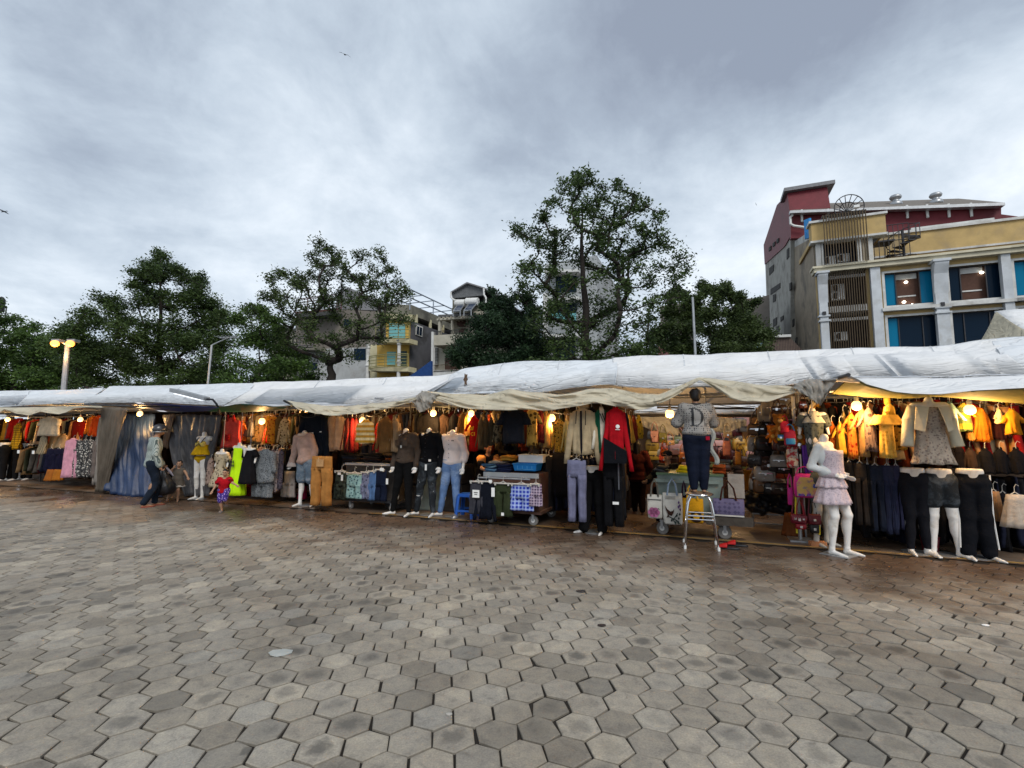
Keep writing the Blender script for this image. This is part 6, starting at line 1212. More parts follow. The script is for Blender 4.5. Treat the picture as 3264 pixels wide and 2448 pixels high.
    hang('skirt', Z7, 905, 985, 1005, 1205, .3, fab('#8a6a4c'), 'tan skirt low at the far right', 'skirt', 'tan_skirt', flare=1.2); hang('skirt', Z7, 970, 1000, 1075, 1180, .4, fab('#15141a'), 'black skirt between the tan and the white skirt', 'skirt', 'black_skirt', flare=1.2); hang('skirt', Z7, 1030, 1010, 1200, 1255, .1, fab('#b3a79a'), 'flared white skirt at the far right edge', 'skirt', 'white_skirt', flare=1.5)
    # long trousers in a row beside the white mannequin
    cs = (('#101012', 'black', 820, 880), ('#151518', 'very dark grey', 872, 945), ('#2b2623', 'charcoal brown', 938, 1052), ('#141518', 'black', 1040, 1075), ('#1c2230', 'dark navy', 1055, 1182), ('#272c41', 'navy', 1178, 1280))
    for i, (c, nm, x0, x1) in enumerate(cs): hang('trousers', Z6, x0, 815+i*9, x1, 1285+i*24, .15, fab(c), '%s straight trousers in the long row, number %s from the mannequin' % (nm, ('one', 'two', 'three', 'four', 'five', 'six')[i]), 'trousers', 'straight_trousers', 'row of long dark trousers', flare=.98, d=.05)
    for i, (c, nm, x0, x1) in enumerate((('#262a40', 'dusty navy', 105, 190), ('#2b2d45', 'purple navy', 185, 245))): hang('trousers', Z7, x0, 790, x1, 1290-i*20, .15, fab(c), '%s straight trousers at the right end of the long trouser row' % nm, 'trousers', 'straight_trousers', 'row of long dark trousers', flare=.98, d=.05)
    # packed rails deeper in each stall
    def rk(x0, x1, v, *r, **k): rack(V(*Q(x0, 930), v)[0], V(*Q(x1, 930), v)[0], v, *r, **k)
    KD = [('grey floral dress', '#6b6468'), ('mauve floral dress', '#7d6a72'), ('black dress', '#1c1a1e'), ('cream dress', '#a8977c'), ('khaki dress', '#6b5d3e')]; BT = [('black trousers', '#101014'), ('navy trousers', '#191d2e'), ('charcoal trousers', '#232326')]
    rk(-60, 55, 1.3, 1.95, 16, DRK+WRM, .75, 'at the far left end', 'packed rail at the far left'); rk(62, 212, 1.1, 1.9, 26, DRK+WRM, .75, 'behind the white blouse', 'packed rail behind the white blouse')
    rk(60, 215, .8, 1.05, 18, DRK, .8, 'low behind the orange skirts', 'low packed rail behind the orange skirts', rail=False)
    rk(460, 610, 1.2, 1.98, 26, DRK+WRM, .75, 'behind the dungaree dress', 'packed rail behind the dungaree dress'); rk(470, 640, .75, 1.15, 28, KD, .85, 'behind the neon yellow dress', 'low packed rail behind the neon yellow dress', rail=False)
    rk(600, 800, 1.1, 1.98, 32, DRK, .75, 'behind the beige jackets', 'packed rail behind the beige jackets'); rk(800, 960, 1.2, 1.98, 30, DRK, .78, 'above the dressed mannequins', 'packed rail above the dressed mannequins')
    rk(965, 1235, 1.3, 1.98, 38, DRK+[('rust shirt', '#8a3a1c'), ('cream shirt', '#a8946c')], .78, 'behind the navy T-shirt', 'packed rail behind the navy T-shirt'); rk(1165, 1345, .7, 1.12, 20, BT, .95, 'below the leopard print shirt', 'low trouser rail below the leopard print shirt', rail=False)
    rk(1745, 2240, .75, 1.98, 42, WRM+DRK[:3], .85, 'behind the dress rail', 'packed rail behind the dress rail')
    for x0, x1, v, z, n, cs, L, wh in ((600, 860, 1.6, 1.1, 40, BT+DRK[:3], .9, 'low behind the left trolley'), (790, 960, 2.2, 1.95, 26, DRK, .8, 'at the back behind the dressed mannequins'), (960, 1300, 2.3, 1.95, 36, DRK, .8, 'at the back behind the red jersey'), (960, 1330, 1.8, 1.1, 40, BT+DRK[:3], .9, 'low behind the central trolley'), (1745, 2240, 1.6, 1.95, 36, DRK, .85, 'at the back of the dress stall'), (1840, 2260, .8, .98, 40, BT, .9, 'low behind the mannequin legs')): mass(V(*Q(x0, 930), v)[0], V(*Q(x1, 930), v)[0], v, z, n, cs, L, wh)
clothes()
# ------------------------------------------------------------------ mannequins
def hgt(Z, x, y, P): return PY(*Z(x, y), P.y).z
def root(name, label, cat, P, rot, group=None): return thing(name, label, cat, (P.x, P.y, P.z), rot, group)
def base_plate(t, P=None, r=.17):
    b = MB(); b.lathe((0, .03, 0), [(0, .004), (r, .004), (r, .012), (0, .014)], 20); b.build('base_plate', METAL, t, local=True)
FRNT = 'dressed male mannequins in front of the dark crates'
DENIM = mat('light_blue_denim', srgb('#5f7ca8'), .85, var=.45, vs=5, bump=.3, bs=70, dirt=srgb('#93a9c8'), dirts=3); DKDEN = mat('washed_black_denim', srgb('#1c2126'), .9, var=.5, vs=9, bump=.3, bs=70, dirt=srgb('#4a5158'), dirts=5)
SHDEN = mat('grey_blue_denim', srgb('#5a6b7c'), .9, var=.4, vs=7, bump=.3, bs=60, dirt=srgb('#8c98a2'), dirts=6)
def male(label, gx, gy, tx, ty, shirt, trous, sl='long', slr=0, tuck=.53, sandals=False, buttons=None, ties=False):
    P = G(*Z3(gx, gy)); H = hgt(Z3, tx, ty, P)/.875; t = root('dressed_mannequin', label, 'mannequin', P, ROW+.05, FRNT)
    J = joints(H, anl=(-.115, -.03, .045), knl=(-.075, -.03, .285), anr=(.085, -.055, .045), knr=(.062, -.035, .285), wrl=(-.135, -.02, .50), wrr=(.135, -.02, .50), ell=(-.135, .03, .64), elr=(.135, .03, .64))
    sdfobj('body', MANN, t, bodyprims(J, H, head=False, fl=(-1, -.45), fr=(.1, -1)), h=.012)
    sdfobj('shirt', shirt, t, shirtprims(J, H, sl=sl, hem=tuck, slr=slr), h=.012, fold=.005); sdfobj('trousers', trous, t, trouserprims(J, H, kn=.044, an=.031), h=.012, fold=.0035, fs=(5, 30))
    b = MB(); b.tube([(x*H, y*H, z*H) for x, y, z in ((-.045, -.025, .855), (-.03, -.05, .845), (0, -.068, .815), (.03, -.05, .845), (.045, -.025, .855), (.0, .035, .875), (-.045, -.025, .855))], .013, 6); b.build('collar', shirt, t, local=True)
    b = MB(); [b.tube([(.0, -.082*H, z*H), (.0, -.088*H, z*H)], .007, 6) for z in (.78, .735, .69, .645, .60)]; b.build('button', BLACKP if shirt != BLACKP else METAL, t, local=True)
    b = MB(); b.tube([(.096*H*math.cos(a), .070*H*math.sin(a), .575*H) for a in [R_(15*k) for k in range(25)]], .011, 6, False); b.build('waistband', trous, t, local=True); base_plate(t)
    if sandals:
        for nm, f in (('anl', (-1, -.45)), ('anr', (.1, -1))):
            f = np.array((*f, 0)); f /= np.linalg.norm(f); c = J[nm]+f*.045*H; b = MB(); s = np.array((-f[1], f[0], 0)); b.prism([tuple(np.array((c[0], c[1], .0))+f*a+s*w) for a, w in ((-.12, -.04), (-.12, .04), (.12, .05), (.15, 0), (.12, -.05))], (0, 0, .014)); b.tube([tuple(np.array((c[0], c[1], 0))+f*.05+s*w+np.array((0, 0, z))) for w, z in ((-.05, .01), (-.035, .055), (0, .07), (.035, .055), (.05, .01))], .012, 6); b.build('sandal', mat('grey_sandal', (.15, .15, .16), .6), t, local=True)
    return t, H
t, H = male('headless mannequin in a brown button shirt and black trousers', 870, 1478, 928, 662, fab('#4b4038'), fab('#0f0f10'))
for x in (-.045, .045): b = MB(); b.box((x*H, -.085*H, .74*H), (.055*H, .006, .06*H)); b.build('chest_pocket', fab('#4b4038'), t, local=True); ptag(t, -.0, .70*H, -.09*H, .03, .05)
t, H = male('headless mannequin in a black shirt and ripped washed black jeans with a price ticket', 1098, 1482, 1112, 660, fab('#0f1014'), DKDEN); ptag(t, .03, .49*H, -.09*H, .04, .11); ptag(t, .10, .56*H, -.08*H, .05, .04)
b = MB(); [b.tube([(x*H, -.062*H, z*H), ((x+.02)*H, -.068*H, (z-.003)*H), ((x+.035)*H, -.062*H, z*H)], .006, 5) for x, z in ((-.09, .36), (-.085, .34), (.05, .33), (-.1, .20), (.06, .25))]; b.build('rip', TAGP, t, local=True)
t, H = male('headless mannequin in a white shirt, light blue jeans and grey sandals', 1325, 1490, 1297, 675, fab('#d6cbc9', var=.12), DENIM, sl='three', slr=.004, sandals=True)
b = MB(); b.box((.045*H, -.087*H, .775*H), (.03*H, .004, .008*H)); b.build('chest_mark', BLACKP, t, local=True)
def legs(label, Z, gx, gy, tx, ty, trous, end=1.0, kn=.044, an=.032, flare=0, ll=(-.6, -1), lr=(.4, -1), wid=1.0, group=None, g=1.0, stripes=False, band=True, extra=None, rot=0):
    P = G(*Z(gx, gy)); H = hgt(Z, tx, ty, P)/.625; t = root('leg_mannequin', label, 'mannequin', P, ROW+rot, group)
    J = joints(H, anl=(-.085*wid, -.03, .045), knl=(-.066*wid, -.02, .285), anr=(.085*wid, -.03, .045), knr=(.066*wid, -.02, .285))
    pr = bodyprims(J, H, female=True, head=False, torso=False, arms=(False, False), fl=ll, fr=lr, g=g)+[('cap', (0, 0, .55*H), (0, 0, .64*H), .062*H, .064*H), ('cap', (-.028*H, 0, .60*H), (.028*H, 0, .60*H), .05*H, .05*H)]
    sdfobj('legs', MANN, t, pr, h=.011, zmax=.625*H); tr = sdfobj('trousers' if end > .6 else 'shorts', trous, t, trouserprims(J, H, kn=kn, an=an, end=end, flare=flare)+[('cap', (-.03*H, 0, .58*H), (.03*H, 0, .58*H), .056*H, .056*H)], h=.011, fold=.004, fs=(6, 24), zmax=.592*H); base_plate(t)
    if stripes:
        for s, a, k, hp in ((-1, 'anl', 'knl', 'hpl'), (1, 'anr', 'knr', 'hpr')):
            b = MB(); o = np.array((s*.001, -.02*H, 0)); pts = [J[hp]+np.array((s*.054*H, 0, .07*H)), J[k]+np.array((s*(kn*.9+flare*.5-.001)*H, 0, 0)), J[a]+np.array((s*(an*.92+flare-.001)*H, 0, .03*H))]; b.tube([tuple(p+o) for p in pts], .009, 5); b.build('side_stripe', TAGP, t, local=True)
    return t, H
legs('waist down mannequin in wide black trousers below the beige hooded jacket', Z4, 1225, 1515, 1225, 925, fab('#0f0f11'), kn=.056, an=.046, flare=.008, ll=(-1, -.7), lr=(-.1, -1))
t, H = legs('waist down mannequin in skinny black trousers, left of the one in shorts, right stall', Z7, 385, 1455, 292, 808, fab('#15161c'), kn=.040, an=.028, ll=(0, -1), lr=(.5, -1), wid=.58)
t, H = legs('waist down mannequin in frayed black denim shorts with bare white legs', Z7, 590, 1470, 517, 815, DKDEN, end=.27, kn=.062, ll=(0, -1), lr=(.6, -1), wid=.9, g=1.05)
t, H = legs('waist down mannequin in wide black trousers with a white side stripe', Z7, 830, 1490, 742, 815, fab('#101218'), kn=.052, an=.046, flare=.006, ll=(0, -1), lr=(.6, -1), stripes=True, wid=.68)
for i, (gx, tx, lb) in enumerate(((20, 20, 'leftmost'), (150, 150, 'middle'), (300, 320, 'rightmost'))):
    legs('waist down mannequin in black trousers with white feet, far left stall, the %s of three' % lb, Z1, gx, 1268-6*i, tx, 865, fab('#121214'), kn=.05, an=.04, ll=(-.8, -1), lr=(.2, -1), group='black trousered mannequins at the far left')
for x, z in ((195, 962), (352, 968)):
    p = VP(*Z1(x, z), -.16); b = MB(); b.box(p, (.11, .008, .09), ROW); tag(b.build('white_tag', TAGP, loc=p), 'small white tag on the black trousers, %s' % ('below the yellow checked shirt' if x < 300 else 'right one'), 'tag')
# yellow two piece mannequin
def bikini():
    P = G(*Z2(450, 1462)); H = hgt(Z2, 518, 762, P)/.875; t = root('dressed_mannequin', 'armless white mannequin in a yellow frilled bikini top and briefs', 'mannequin', P, ROW+.15)
    J = joints(H, anl=(-.055, 0, .045), anr=(.04, 0, .045), nek=(.03, 0, .835), che=(.02, 0, .73), shl=(-.06, 0, .80), shr=(.12, 0, .80), ell=(-.085, .02, .76), elr=(.145, .02, .76))
    sdfobj('body', MANN, t, bodyprims(J, H, female=True, head=False, hands=False, arms=(False, False), fl=(-.2, -1), fr=(.1, -1)), h=.011)
    Y = fab('#c39a16'); b = MB(); skirtmesh(b, (.015*H, 0), .082*H, .068*H, .155*H, .115*H, .73*H, .585*H, 40, 9, .02); b.build('frill_top', Y, t, smooth=True, local=True)
    sdfobj('bikini_cup', fab('#d8c267'), t, [('ell', J['che']+np.array((s*.038*H, -.05*H, -.004*H)), (.04*H, .036*H, .042*H)) for s in (-1, 1)], h=.009, k=.008)
    b = MB(); [b.tube([(s*.04*H+.02*H, -.088*H, .745*H), (s*.05*H+.02*H, -.05*H, .80*H), (s*.045*H+.02*H, 0, .83*H)], .009, 6) for s in (-1, 1)]; b.tube([(.02*H-.04*H, -.09*H, .70*H), (.02*H, -.088*H, .735*H), (.02*H+.04*H, -.09*H, .70*H)], .008, 5); b.build('black_strap', BLACKP, t, local=True)
    sdfobj('briefs', Y, t, [('ell', (0, 0, .535*H), (.101*H, .072*H, .052*H)), ('ell', (0, 0, .50*H), (.05*H, .062*H, .035*H))], h=.01); base_plate(t)
bikini()
def leaning():
    P = G(*Z2(1570, 1530)); H = hgt(Z2, 1480, 748, P)/.88; t = root('dressed_mannequin', 'leaning mannequin in a pale pink collared top and torn denim shorts', 'mannequin', P, ROW)
    J = joints(H, pel=(-.01, -.01, .53), wst=(-.02, -.0, .62), che=(-.045, .0, .73), nek=(-.075, 0, .84), shl=(-.165, 0, .795), shr=(.035, 0, .815), ell=(-.215, .02, .64), wrl=(-.235, -.01, .50), elr=(.095, .03, .65), wrr=(.10, .0, .52),
               hpl=(-.058, 0, .515), hpr=(.045, 0, .515), knl=(-.065, -.01, .285), anl=(-.055, -.03, .045), knr=(.09, -.01, .285), anr=(.115, .0, .045))
    sdfobj('body', MANN, t, bodyprims(J, H, head=False, fl=(-.1, -1), fr=(.5, -1)), h=.011)
    pk = fab('#b99c90'); sdfobj('top', pk, t, shirtprims(J, H, female=False, hem=.50, fit=.02, slr=.006), h=.011, fold=.006); sdfobj('shorts', SHDEN, t, trouserprims(J, H, end=.44, kn=.062, fit=.014), h=.011, fold=.004)
    b = MB(); b.tube([(J['nek'][0]+.055*H*math.cos(a), .045*H*math.sin(a), .845*H+.012*math.sin(a)) for a in [R_(15*k) for k in range(25)]], .03, 8, False); b.build('collar', fab('#c9b8ad'), t, smooth=True, local=True)
    for w in ('wrl', 'wrr'): b = MB(); skirtmesh(b, (J[w][0], J[w][1]), .03*H, .03*H, .065*H, .05*H, J[w][2]+.03*H, J[w][2]-.045*H, 22, 6, .012); b.build('frilled_cuff', fab('#cbbfba'), t, smooth=True, local=True)
    base_plate(t)
leaning()
# busts that show dresses
def bust(label, Z, x0, x1, yn, yb, v, m, female=True, kind='dress', wid=1.0, sleeves=True, extra=None, group='dress form busts', tiers=0, jacket=None, cat='dress form'):
    u = (V(*Z(x0, yn), v)[0]+V(*Z(x1, yn), v)[0])/2; W = abs(V(*Z(x1, yn), v)[0]-V(*Z(x0, yn), v)[0]); zt = V(*Z((x0+x1)/2, yn), v)[1]; zb = V(*Z((x0+x1)/2, yb), v)[1]; H = 1.5*wid
    t = thing('dress_form', label, cat, U(u, v, zt-.865*H), ROW, group); J = joints(H, ell=(-.125, .03, .70), elr=(.125, .03, .70), wrl=(-.14, .0, .6), wrr=(.14, .0, .6))
    sdfobj('bust', MANN, t, bodyprims(J, H, female=False, head=False, hands=False, arms=(sleeves, sleeves), legs=False), h=.012)
    lo = zb-(zt-.865*H); b = MB(); hw = W/2
    R = []
    for i in range(12):
        q = i/11; z = .80*H+(lo-.80*H)*q; w = interp([(0, .088*H), (.15, .098*H), (.4, .09*H), (1, hw*.98)], q) if kind == 'dress' else interp([(0, .09*H), (.2, .10*H), (1, hw*.95)], q); d = w*.68
        R.append([Vector(((w+.014*q*math.sin(9*a))*math.cos(a), (d+.014*q*math.sin(9*a))*math.sin(a)-.004, z)) for a in [2*math.pi*j/36 for j in range(36)]])
    b.rings(R); b.build('dress' if kind == 'dress' else 'shirt', m, t, smooth=True, local=True)
    if tiers: b = MB(); skirtmesh(b, (0, 0), hw*.85, hw*.6, hw*1.08, hw*.74, lo+.16, lo-.02, 44, 12, .022); b.build('frill', m, t, smooth=True, local=True)
    if sleeves:
        for s, (a, c) in ((-1, ('shl', 'ell')), (1, ('shr', 'elr'))): b = MB(); b.tube([tuple(J[a]+np.array((0, 0, .01))), tuple(J[a]*.4+J[c]*.6), tuple(J[c]+(J[c]-J[a])*.15)], [.045*H, .05*H, .056*H], 12); b.build('sleeve', jacket or m, t, smooth=True, local=True)
    b = MB(); b.tube([(0, .03, .84*H), (0, .03, .84*H+.1), (.0, .04, max(.84*H+.2, 2.1-(zt-.865*H)))], .006, 5); b.build('hook', METAL, t, local=True)
    return t, H, lo, hw
t, H, lo, hw = bust('bust in a pale flowered frilled dress and open white cardigan, right stall', Z7, 315, 615, 292, 765, -.35, fab('#a39688', 'floral', '#7d6e66', 30), wid=1.0, tiers=1, jacket=fab('#cfc6ae', var=.15))
b = MB()
for s in (-1, 1): b.prism([(s*.03*H, -.078*H, .80*H), (s*.105*H, -.05*H, .81*H), (s*.13*H, -.06*H, .62*H), (s*.075*H, -.10*H, .60*H), (s*.055*H, -.10*H, .70*H)], (0, -.012, 0))
b.build('cardigan_front', fab('#cfc6ae', var=.15), t, local=True)
for s in (-1, 1): b = MB(); b.tube([tuple(q) for q in ((s*.13*H, .02*H, .70*H), (s*.15*H, .02*H, .60*H), (s*.165*H, .0, .48*H))], [.05*H, .04*H, .045*H], 10); b.build('cardigan_sleeve', fab('#cfc6ae', var=.15), t, smooth=True, local=True)
NEON = mat('neon_yellow_cloth', (.55, .90, .0), .8, var=.1, bump=.2, bs=30)
t, H, lo, hw = bust('bust in a long neon yellow dress with black printed figures', Z2, 795, 955, 878, 1420, -.2, NEON, sleeves=False, kind='shirt', wid=.9)
b = MB(); rg = random.Random(5)
for r in range(2):
    for c_ in range(4):
        x = -.09+c_*.045; z = .62*H-.05-r*.075; b.box((x, -hw*.66-.012, z), (.026, .008, .035)); b.box((x+rg.uniform(-.008, .008), -hw*.66-.012, z+.028), (.016, .008, .014)); b.box((x, -hw*.66-.012, z-.028), (.03, .008, .006))
b.build('black_print', BLACKP, t, local=True)
t, H, lo, hw = bust('bust in a black romper with a deep white V neck, beside the neon dress', Z2, 900, 1060, 905, 1300, -.25, fab('#17161a'), kind='shirt', wid=.85); b = MB(); b.prism([(-.04, -.10, .81*H), (.05, -.10, .81*H), (.0, -.115, .70*H)], (0, -.012, 0)); b.build('neckline', MANN, t, local=True)
t, H, lo, hw = bust('bust in a cream floral blouse dress behind the toddler in red', Z2, 595, 785, 945, 1330, -.15, fab('#b9a98f', 'floral', '#57483a', 17), wid=.9)
t, H, lo, hw = bust('bust in a white blouse over a grey patterned dress behind the white mannequin', Z6, 560, 665, 400, 785, .15, fab('#555c5c', 'floral', '#343a3a', 22), wid=.85, kind='shirt')
b = MB(); skirtmesh(b, (0, 0), .05*H, .05*H, .125*H, .09*H, .85*H, .72*H, 30, 7, .01); b.build('white_collar', fab('#b8b8b0'), t, smooth=True, local=True)
# white mannequin in cardigan
def lady():
    P = G(*Z6(800, 1570)); H = hgt(Z6, 682, 612, P)/.878; t = root('dressed_mannequin', 'tall white headless mannequin in a white cardigan and pale tiered lace dress', 'mannequin', P, ROW+R_(55))
    J = joints(H, pel=(0, .0, .53), che=(0, .03, .73), nek=(0, .045, .84), shl=(-.082, .04, .80), shr=(.082, .04, .80), ell=(-.105, .09, .645), wrl=(-.06, -.035, .60), elr=(.108, .07, .64), wrr=(.045, -.07, .585),
               knl=(-.05, -.03, .285), anl=(-.05, .0, .045), knr=(.055, -.075, .29), anr=(.06, -.055, .045))
    sdfobj('body', MANN, t, bodyprims(J, H, female=True, head=False, fl=(-.1, -1), fr=(.15, -1), g=.98, curl=.25), h=.0085)
    WC = fab('#c9cccc', var=.1); LC = fab('#c2b3ba', 'floral', '#a799a3', 40, var=.15)
    sdfobj('cardigan', WC, t, shirtprims(J, H, female=True, hem=.60, fit=.006), h=.010, k=.016, fold=.003)
    b = MB(); R = []
    for i in range(7):
        q = i/6; z = (.77-.20*q)*H; w = (.080-.004*math.sin(q*3)+.016*q)*H; R.append([Vector((w*math.cos(a), .01*H*(1-q)-.022*H*(1-q)+(w*.86)*math.sin(a)-.012, z)) for a in [2*math.pi*j/30 for j in range(30)]])
    b.rings(R); b.build('lace_bodice', LC, t, smooth=True, local=True)
    for k, (z0, z1, w0, w1) in enumerate(((.585, .495, .085, .118), (.51, .375, .10, .142))): b = MB(); skirtmesh(b, (0, .0), w0*H, w0*.8*H, w1*H, w1*.82*H, z0*H, z1*H, 48, 12, .016, ph=k); b.build('skirt_tier', LC, t, smooth=True, local=True)
    b = MB(); b.box((0, -.05, .004), (.34, .34, .008)); b.build('base_plate', METAL, t, local=True)
    P2 = G(*Z6(700, 1500)); t2 = root('leg_mannequin', 'bare whitish mannequin legs, coloured as if shaded, just behind the white lady mannequin', 'mannequin', P2, ROW+R_(40)); J2 = joints(H); sdfobj('legs', mat('mannequin_white_shaded', (.42, .40, .36), .4, var=.1), t2, bodyprims(J2, H, female=True, head=False, torso=False, arms=(False, False)), h=.012); sdfobj('shorts', fab('#4b5252'), t2, trouserprims(J2, H, end=.3), h=.012)  # grey colour paints the shade on these whitish legs
lady()
# ------------------------------------------------------------------ people
def helmet_man():
    P = G(*Q(322, 1094)); H = hgt(Q, 332, 914, P)/1.015; t = root('person', 'man in a dark helmet, pale checked shirt and jeans carrying a black plastic bag', 'person', P, R_(135))
    J = joints(H, pel=(0, -.01, .53), wst=(0, -.01, .62), che=(0, -.02, .73), nek=(0, -.025, .835), hed=(0, -.055, .925), shl=(-.105, -.01, .80), shr=(.105, -.01, .80), ell=(-.14, -.01, .635), elr=(.135, -.05, .64), wrl=(-.135, -.06, .49), wrr=(.15, -.13, .50),
               knl=(-.05, -.05, .285), anl=(-.05, .06, .045), knr=(.05, -.075, .29), anr=(.055, -.06, .045))
    sdfobj('body', SKIN, t, bodyprims(J, H, fl=(0, -1), fr=(.1, -1), curl=1.1), h=.0085)
    sdfobj('shirt', mat('pale_checked_shirt', srgb('#b3bcb6'), .9, var=.15, kind='check', c2=srgb('#4d5a5a'), ps=15), t, shirtprims(J, H, hem=.46, fit=.018, slr=.003), h=.010, fold=.005)
    sdfobj('jeans', fab('#1b2330'), t, trouserprims(J, H, kn=.048, an=.040, fit=.014), h=.010, fold=.005, fs=(5, 22))
    b = MB(); hd = J['hed']; R = [[Vector((hd[0]+.072*H*math.cos(f)*math.cos(a), hd[1]+.080*H*math.cos(f)*math.sin(a), hd[2]+.012*H+.072*H*math.sin(f))) for a in [2*math.pi*j/24 for j in range(24)]] for f in (R_(-28), R_(-10), R_(10), R_(30), R_(50), R_(70), R_(86))]; b.rings(R)
    he = b.build('helmet', mat('dark_helmet_shell', (.035, .035, .04), .25, spec=.6, var=.1), t, smooth=True, local=True)
    b = MB(); b.tube([(hd[0]+.073*H*math.cos(a), hd[1]+.081*H*math.sin(a), hd[2]-.018*H) for a in [R_(15*k) for k in range(25)]], .008, 6, False); b.build('rim', METAL, he, local=True); b = MB(); b.prism([(hd[0]-.05*H, hd[1]-.07*H, hd[2]+.01*H), (hd[0]+.05*H, hd[1]-.07*H, hd[2]+.01*H), (hd[0]+.035*H, hd[1]-.12*H, hd[2]-.005*H), (hd[0]-.035*H, hd[1]-.12*H, hd[2]-.005*H)], (0, 0, .01)); b.build('peak', BLACKP, he, local=True)
    for nm in ('anl', 'anr'): b = MB(); c = J[nm]; b.prism([(c[0]-.04, c[1]+.05, 0), (c[0]+.04, c[1]+.05, 0), (c[0]+.05, c[1]-.15, 0), (c[0], c[1]-.2, 0), (c[0]-.05, c[1]-.15, 0)], (0, 0, .02)); b.build('sandal', mat('red_brown_sandal', (.25, .05, .03), .6), t, local=True)
    w = pmat(t) @ Vector(J['wrr']+np.array((0, -.03, -.06))); bg = thing('plastic_bag', 'full black plastic bag held by the helmeted man', 'plastic bag', w-Vector((0, 0, .62)), .3)
    b = MB(); R = []
    for z, r in ((.0, .08), (.03, .19), (.12, .25), (.25, .24), (.36, .17), (.46, .09), (.55, .04), (.60, .025)): R.append([Vector((r*math.cos(a)*(1+.08*math.sin(5*a+z*9)), r*.8*math.sin(a)*(1+.1*math.sin(7*a+z*14)), z)) for a in [2*math.pi*j/32 for j in range(32)]])
    b.rings(R); b.build('sack', mat('black_bag_film', (.016, .016, .02), .28, var=.3, bump=.7, bs=9, spec=.6), bg, smooth=True, local=True)
    b = MB(); b.tube([(.0, 0, .56), (.04, 0, .63), (.0, .0, .66), (-.04, 0, .63), (0, 0, .56)], .008, 5); b.tube([(.06, -.02, .60), (.14, -.02, .5), (.2, -.03, .42)], [.02, .03, .01], 6); b.build('handle', mat('grey_bag_handle', (.28, .26, .32), .4), bg, local=True)
helmet_man()
def hairmesh(t, J, H, m=HAIR, long=0, s=1.0, hd=0, bun=False, back=0.004):
    h = J['hed']; P = [('ell', h+np.array((0, .014, .020))*H*s, (.050*H*s, .055*H*s, .050*H*s)), ('ell', h+np.array((0, .030, -.01))*H*s, (.044*H*s, .038*H*s, .048*H*s))]
    if long: P += [('cap', h+np.array((0, .045, 0))*H*s, h+np.array((0, .055, -long))*H, .035*H, .022*H), ('cap', h+np.array((-.025, .04, 0))*H, h+np.array((-.03, .045, -long*.9))*H, .025*H, .015*H), ('cap', h+np.array((.025, .04, 0))*H, h+np.array((.03, .045, -long*.9))*H, .025*H, .015*H)]
    if bun: P += [('ell', h+np.array((0, .045, .045))*H, (.026*H, .024*H, .024*H))]
    return sdfobj('hair', m, t, P, h=.007, fold=.002, fs=(60, 40))
def eyes(t, J, H, s=1.28, hd=0):
    h = J['hed']; b = MB()
    for q in (-1, 1): b.lathe((h[0]+q*.017*H*s, h[1]-.049*H*s, h[2]+.003*H*s), [(0, -.004), (.006*H*s*1.2, -.002), (0, .004)], 8, 'Y')
    b.build('eyes', mat('dark_eye', (.01, .008, .008), .2), t, local=True)
def girl():
    P = G(*Z2(190, 1490)); H = hgt(Z2, 255, 1045, P)/.985; t = root('person', 'toddler girl in a grey dress with a white hem, one hand raised to her face', 'person', P, R_(20))
    J = joints(H, pel=(.02, 0, .50), wst=(.03, 0, .57), che=(.035, 0, .67), nek=(.04, -.005, .77), hed=(.05, -.02, .885), shl=(-.055, 0, .745), shr=(.135, 0, .745), ell=(-.145, -.05, .68), wrl=(-.04, -.10, .80), elr=(.20, -.03, .66), wrr=(.245, -.06, .57),
               hpl=(-.03, 0, .49), hpr=(.07, 0, .49), knl=(-.09, -.05, .27), anl=(-.15, .0, .045), knr=(.06, -.06, .27), anr=(.06, -.02, .045))
    sdfobj('body', mat('child_skin', (.42, .24, .15), .55, var=.1), t, bodyprims(J, H, baby=True, g=1.12, fl=(-.4, -1), fr=(.2, -1)), h=.0065, k=.02); hairmesh(t, J, H, s=1.25, bun=True); eyes(t, J, H)
    g = fab('#5f5850'); sdfobj('dress', g, t, shirtprims(J, H, sl='none', fit=.02, g=1.1), h=.008, k=.02, fold=.003); b = MB(); skirtmesh(b, (.025*H, 0), .10*H, .08*H, .165*H, .13*H, .58*H, .37*H, 32, 7, .012); b.build('skirt', g, t, smooth=True, local=True)
    b = MB(); skirtmesh(b, (.025*H, 0), .158*H, .125*H, .172*H, .137*H, .385*H, .35*H, 32, 7, .012); b.build('white_hem', fab('#b9b2aa'), t, smooth=True, local=True)
girl()
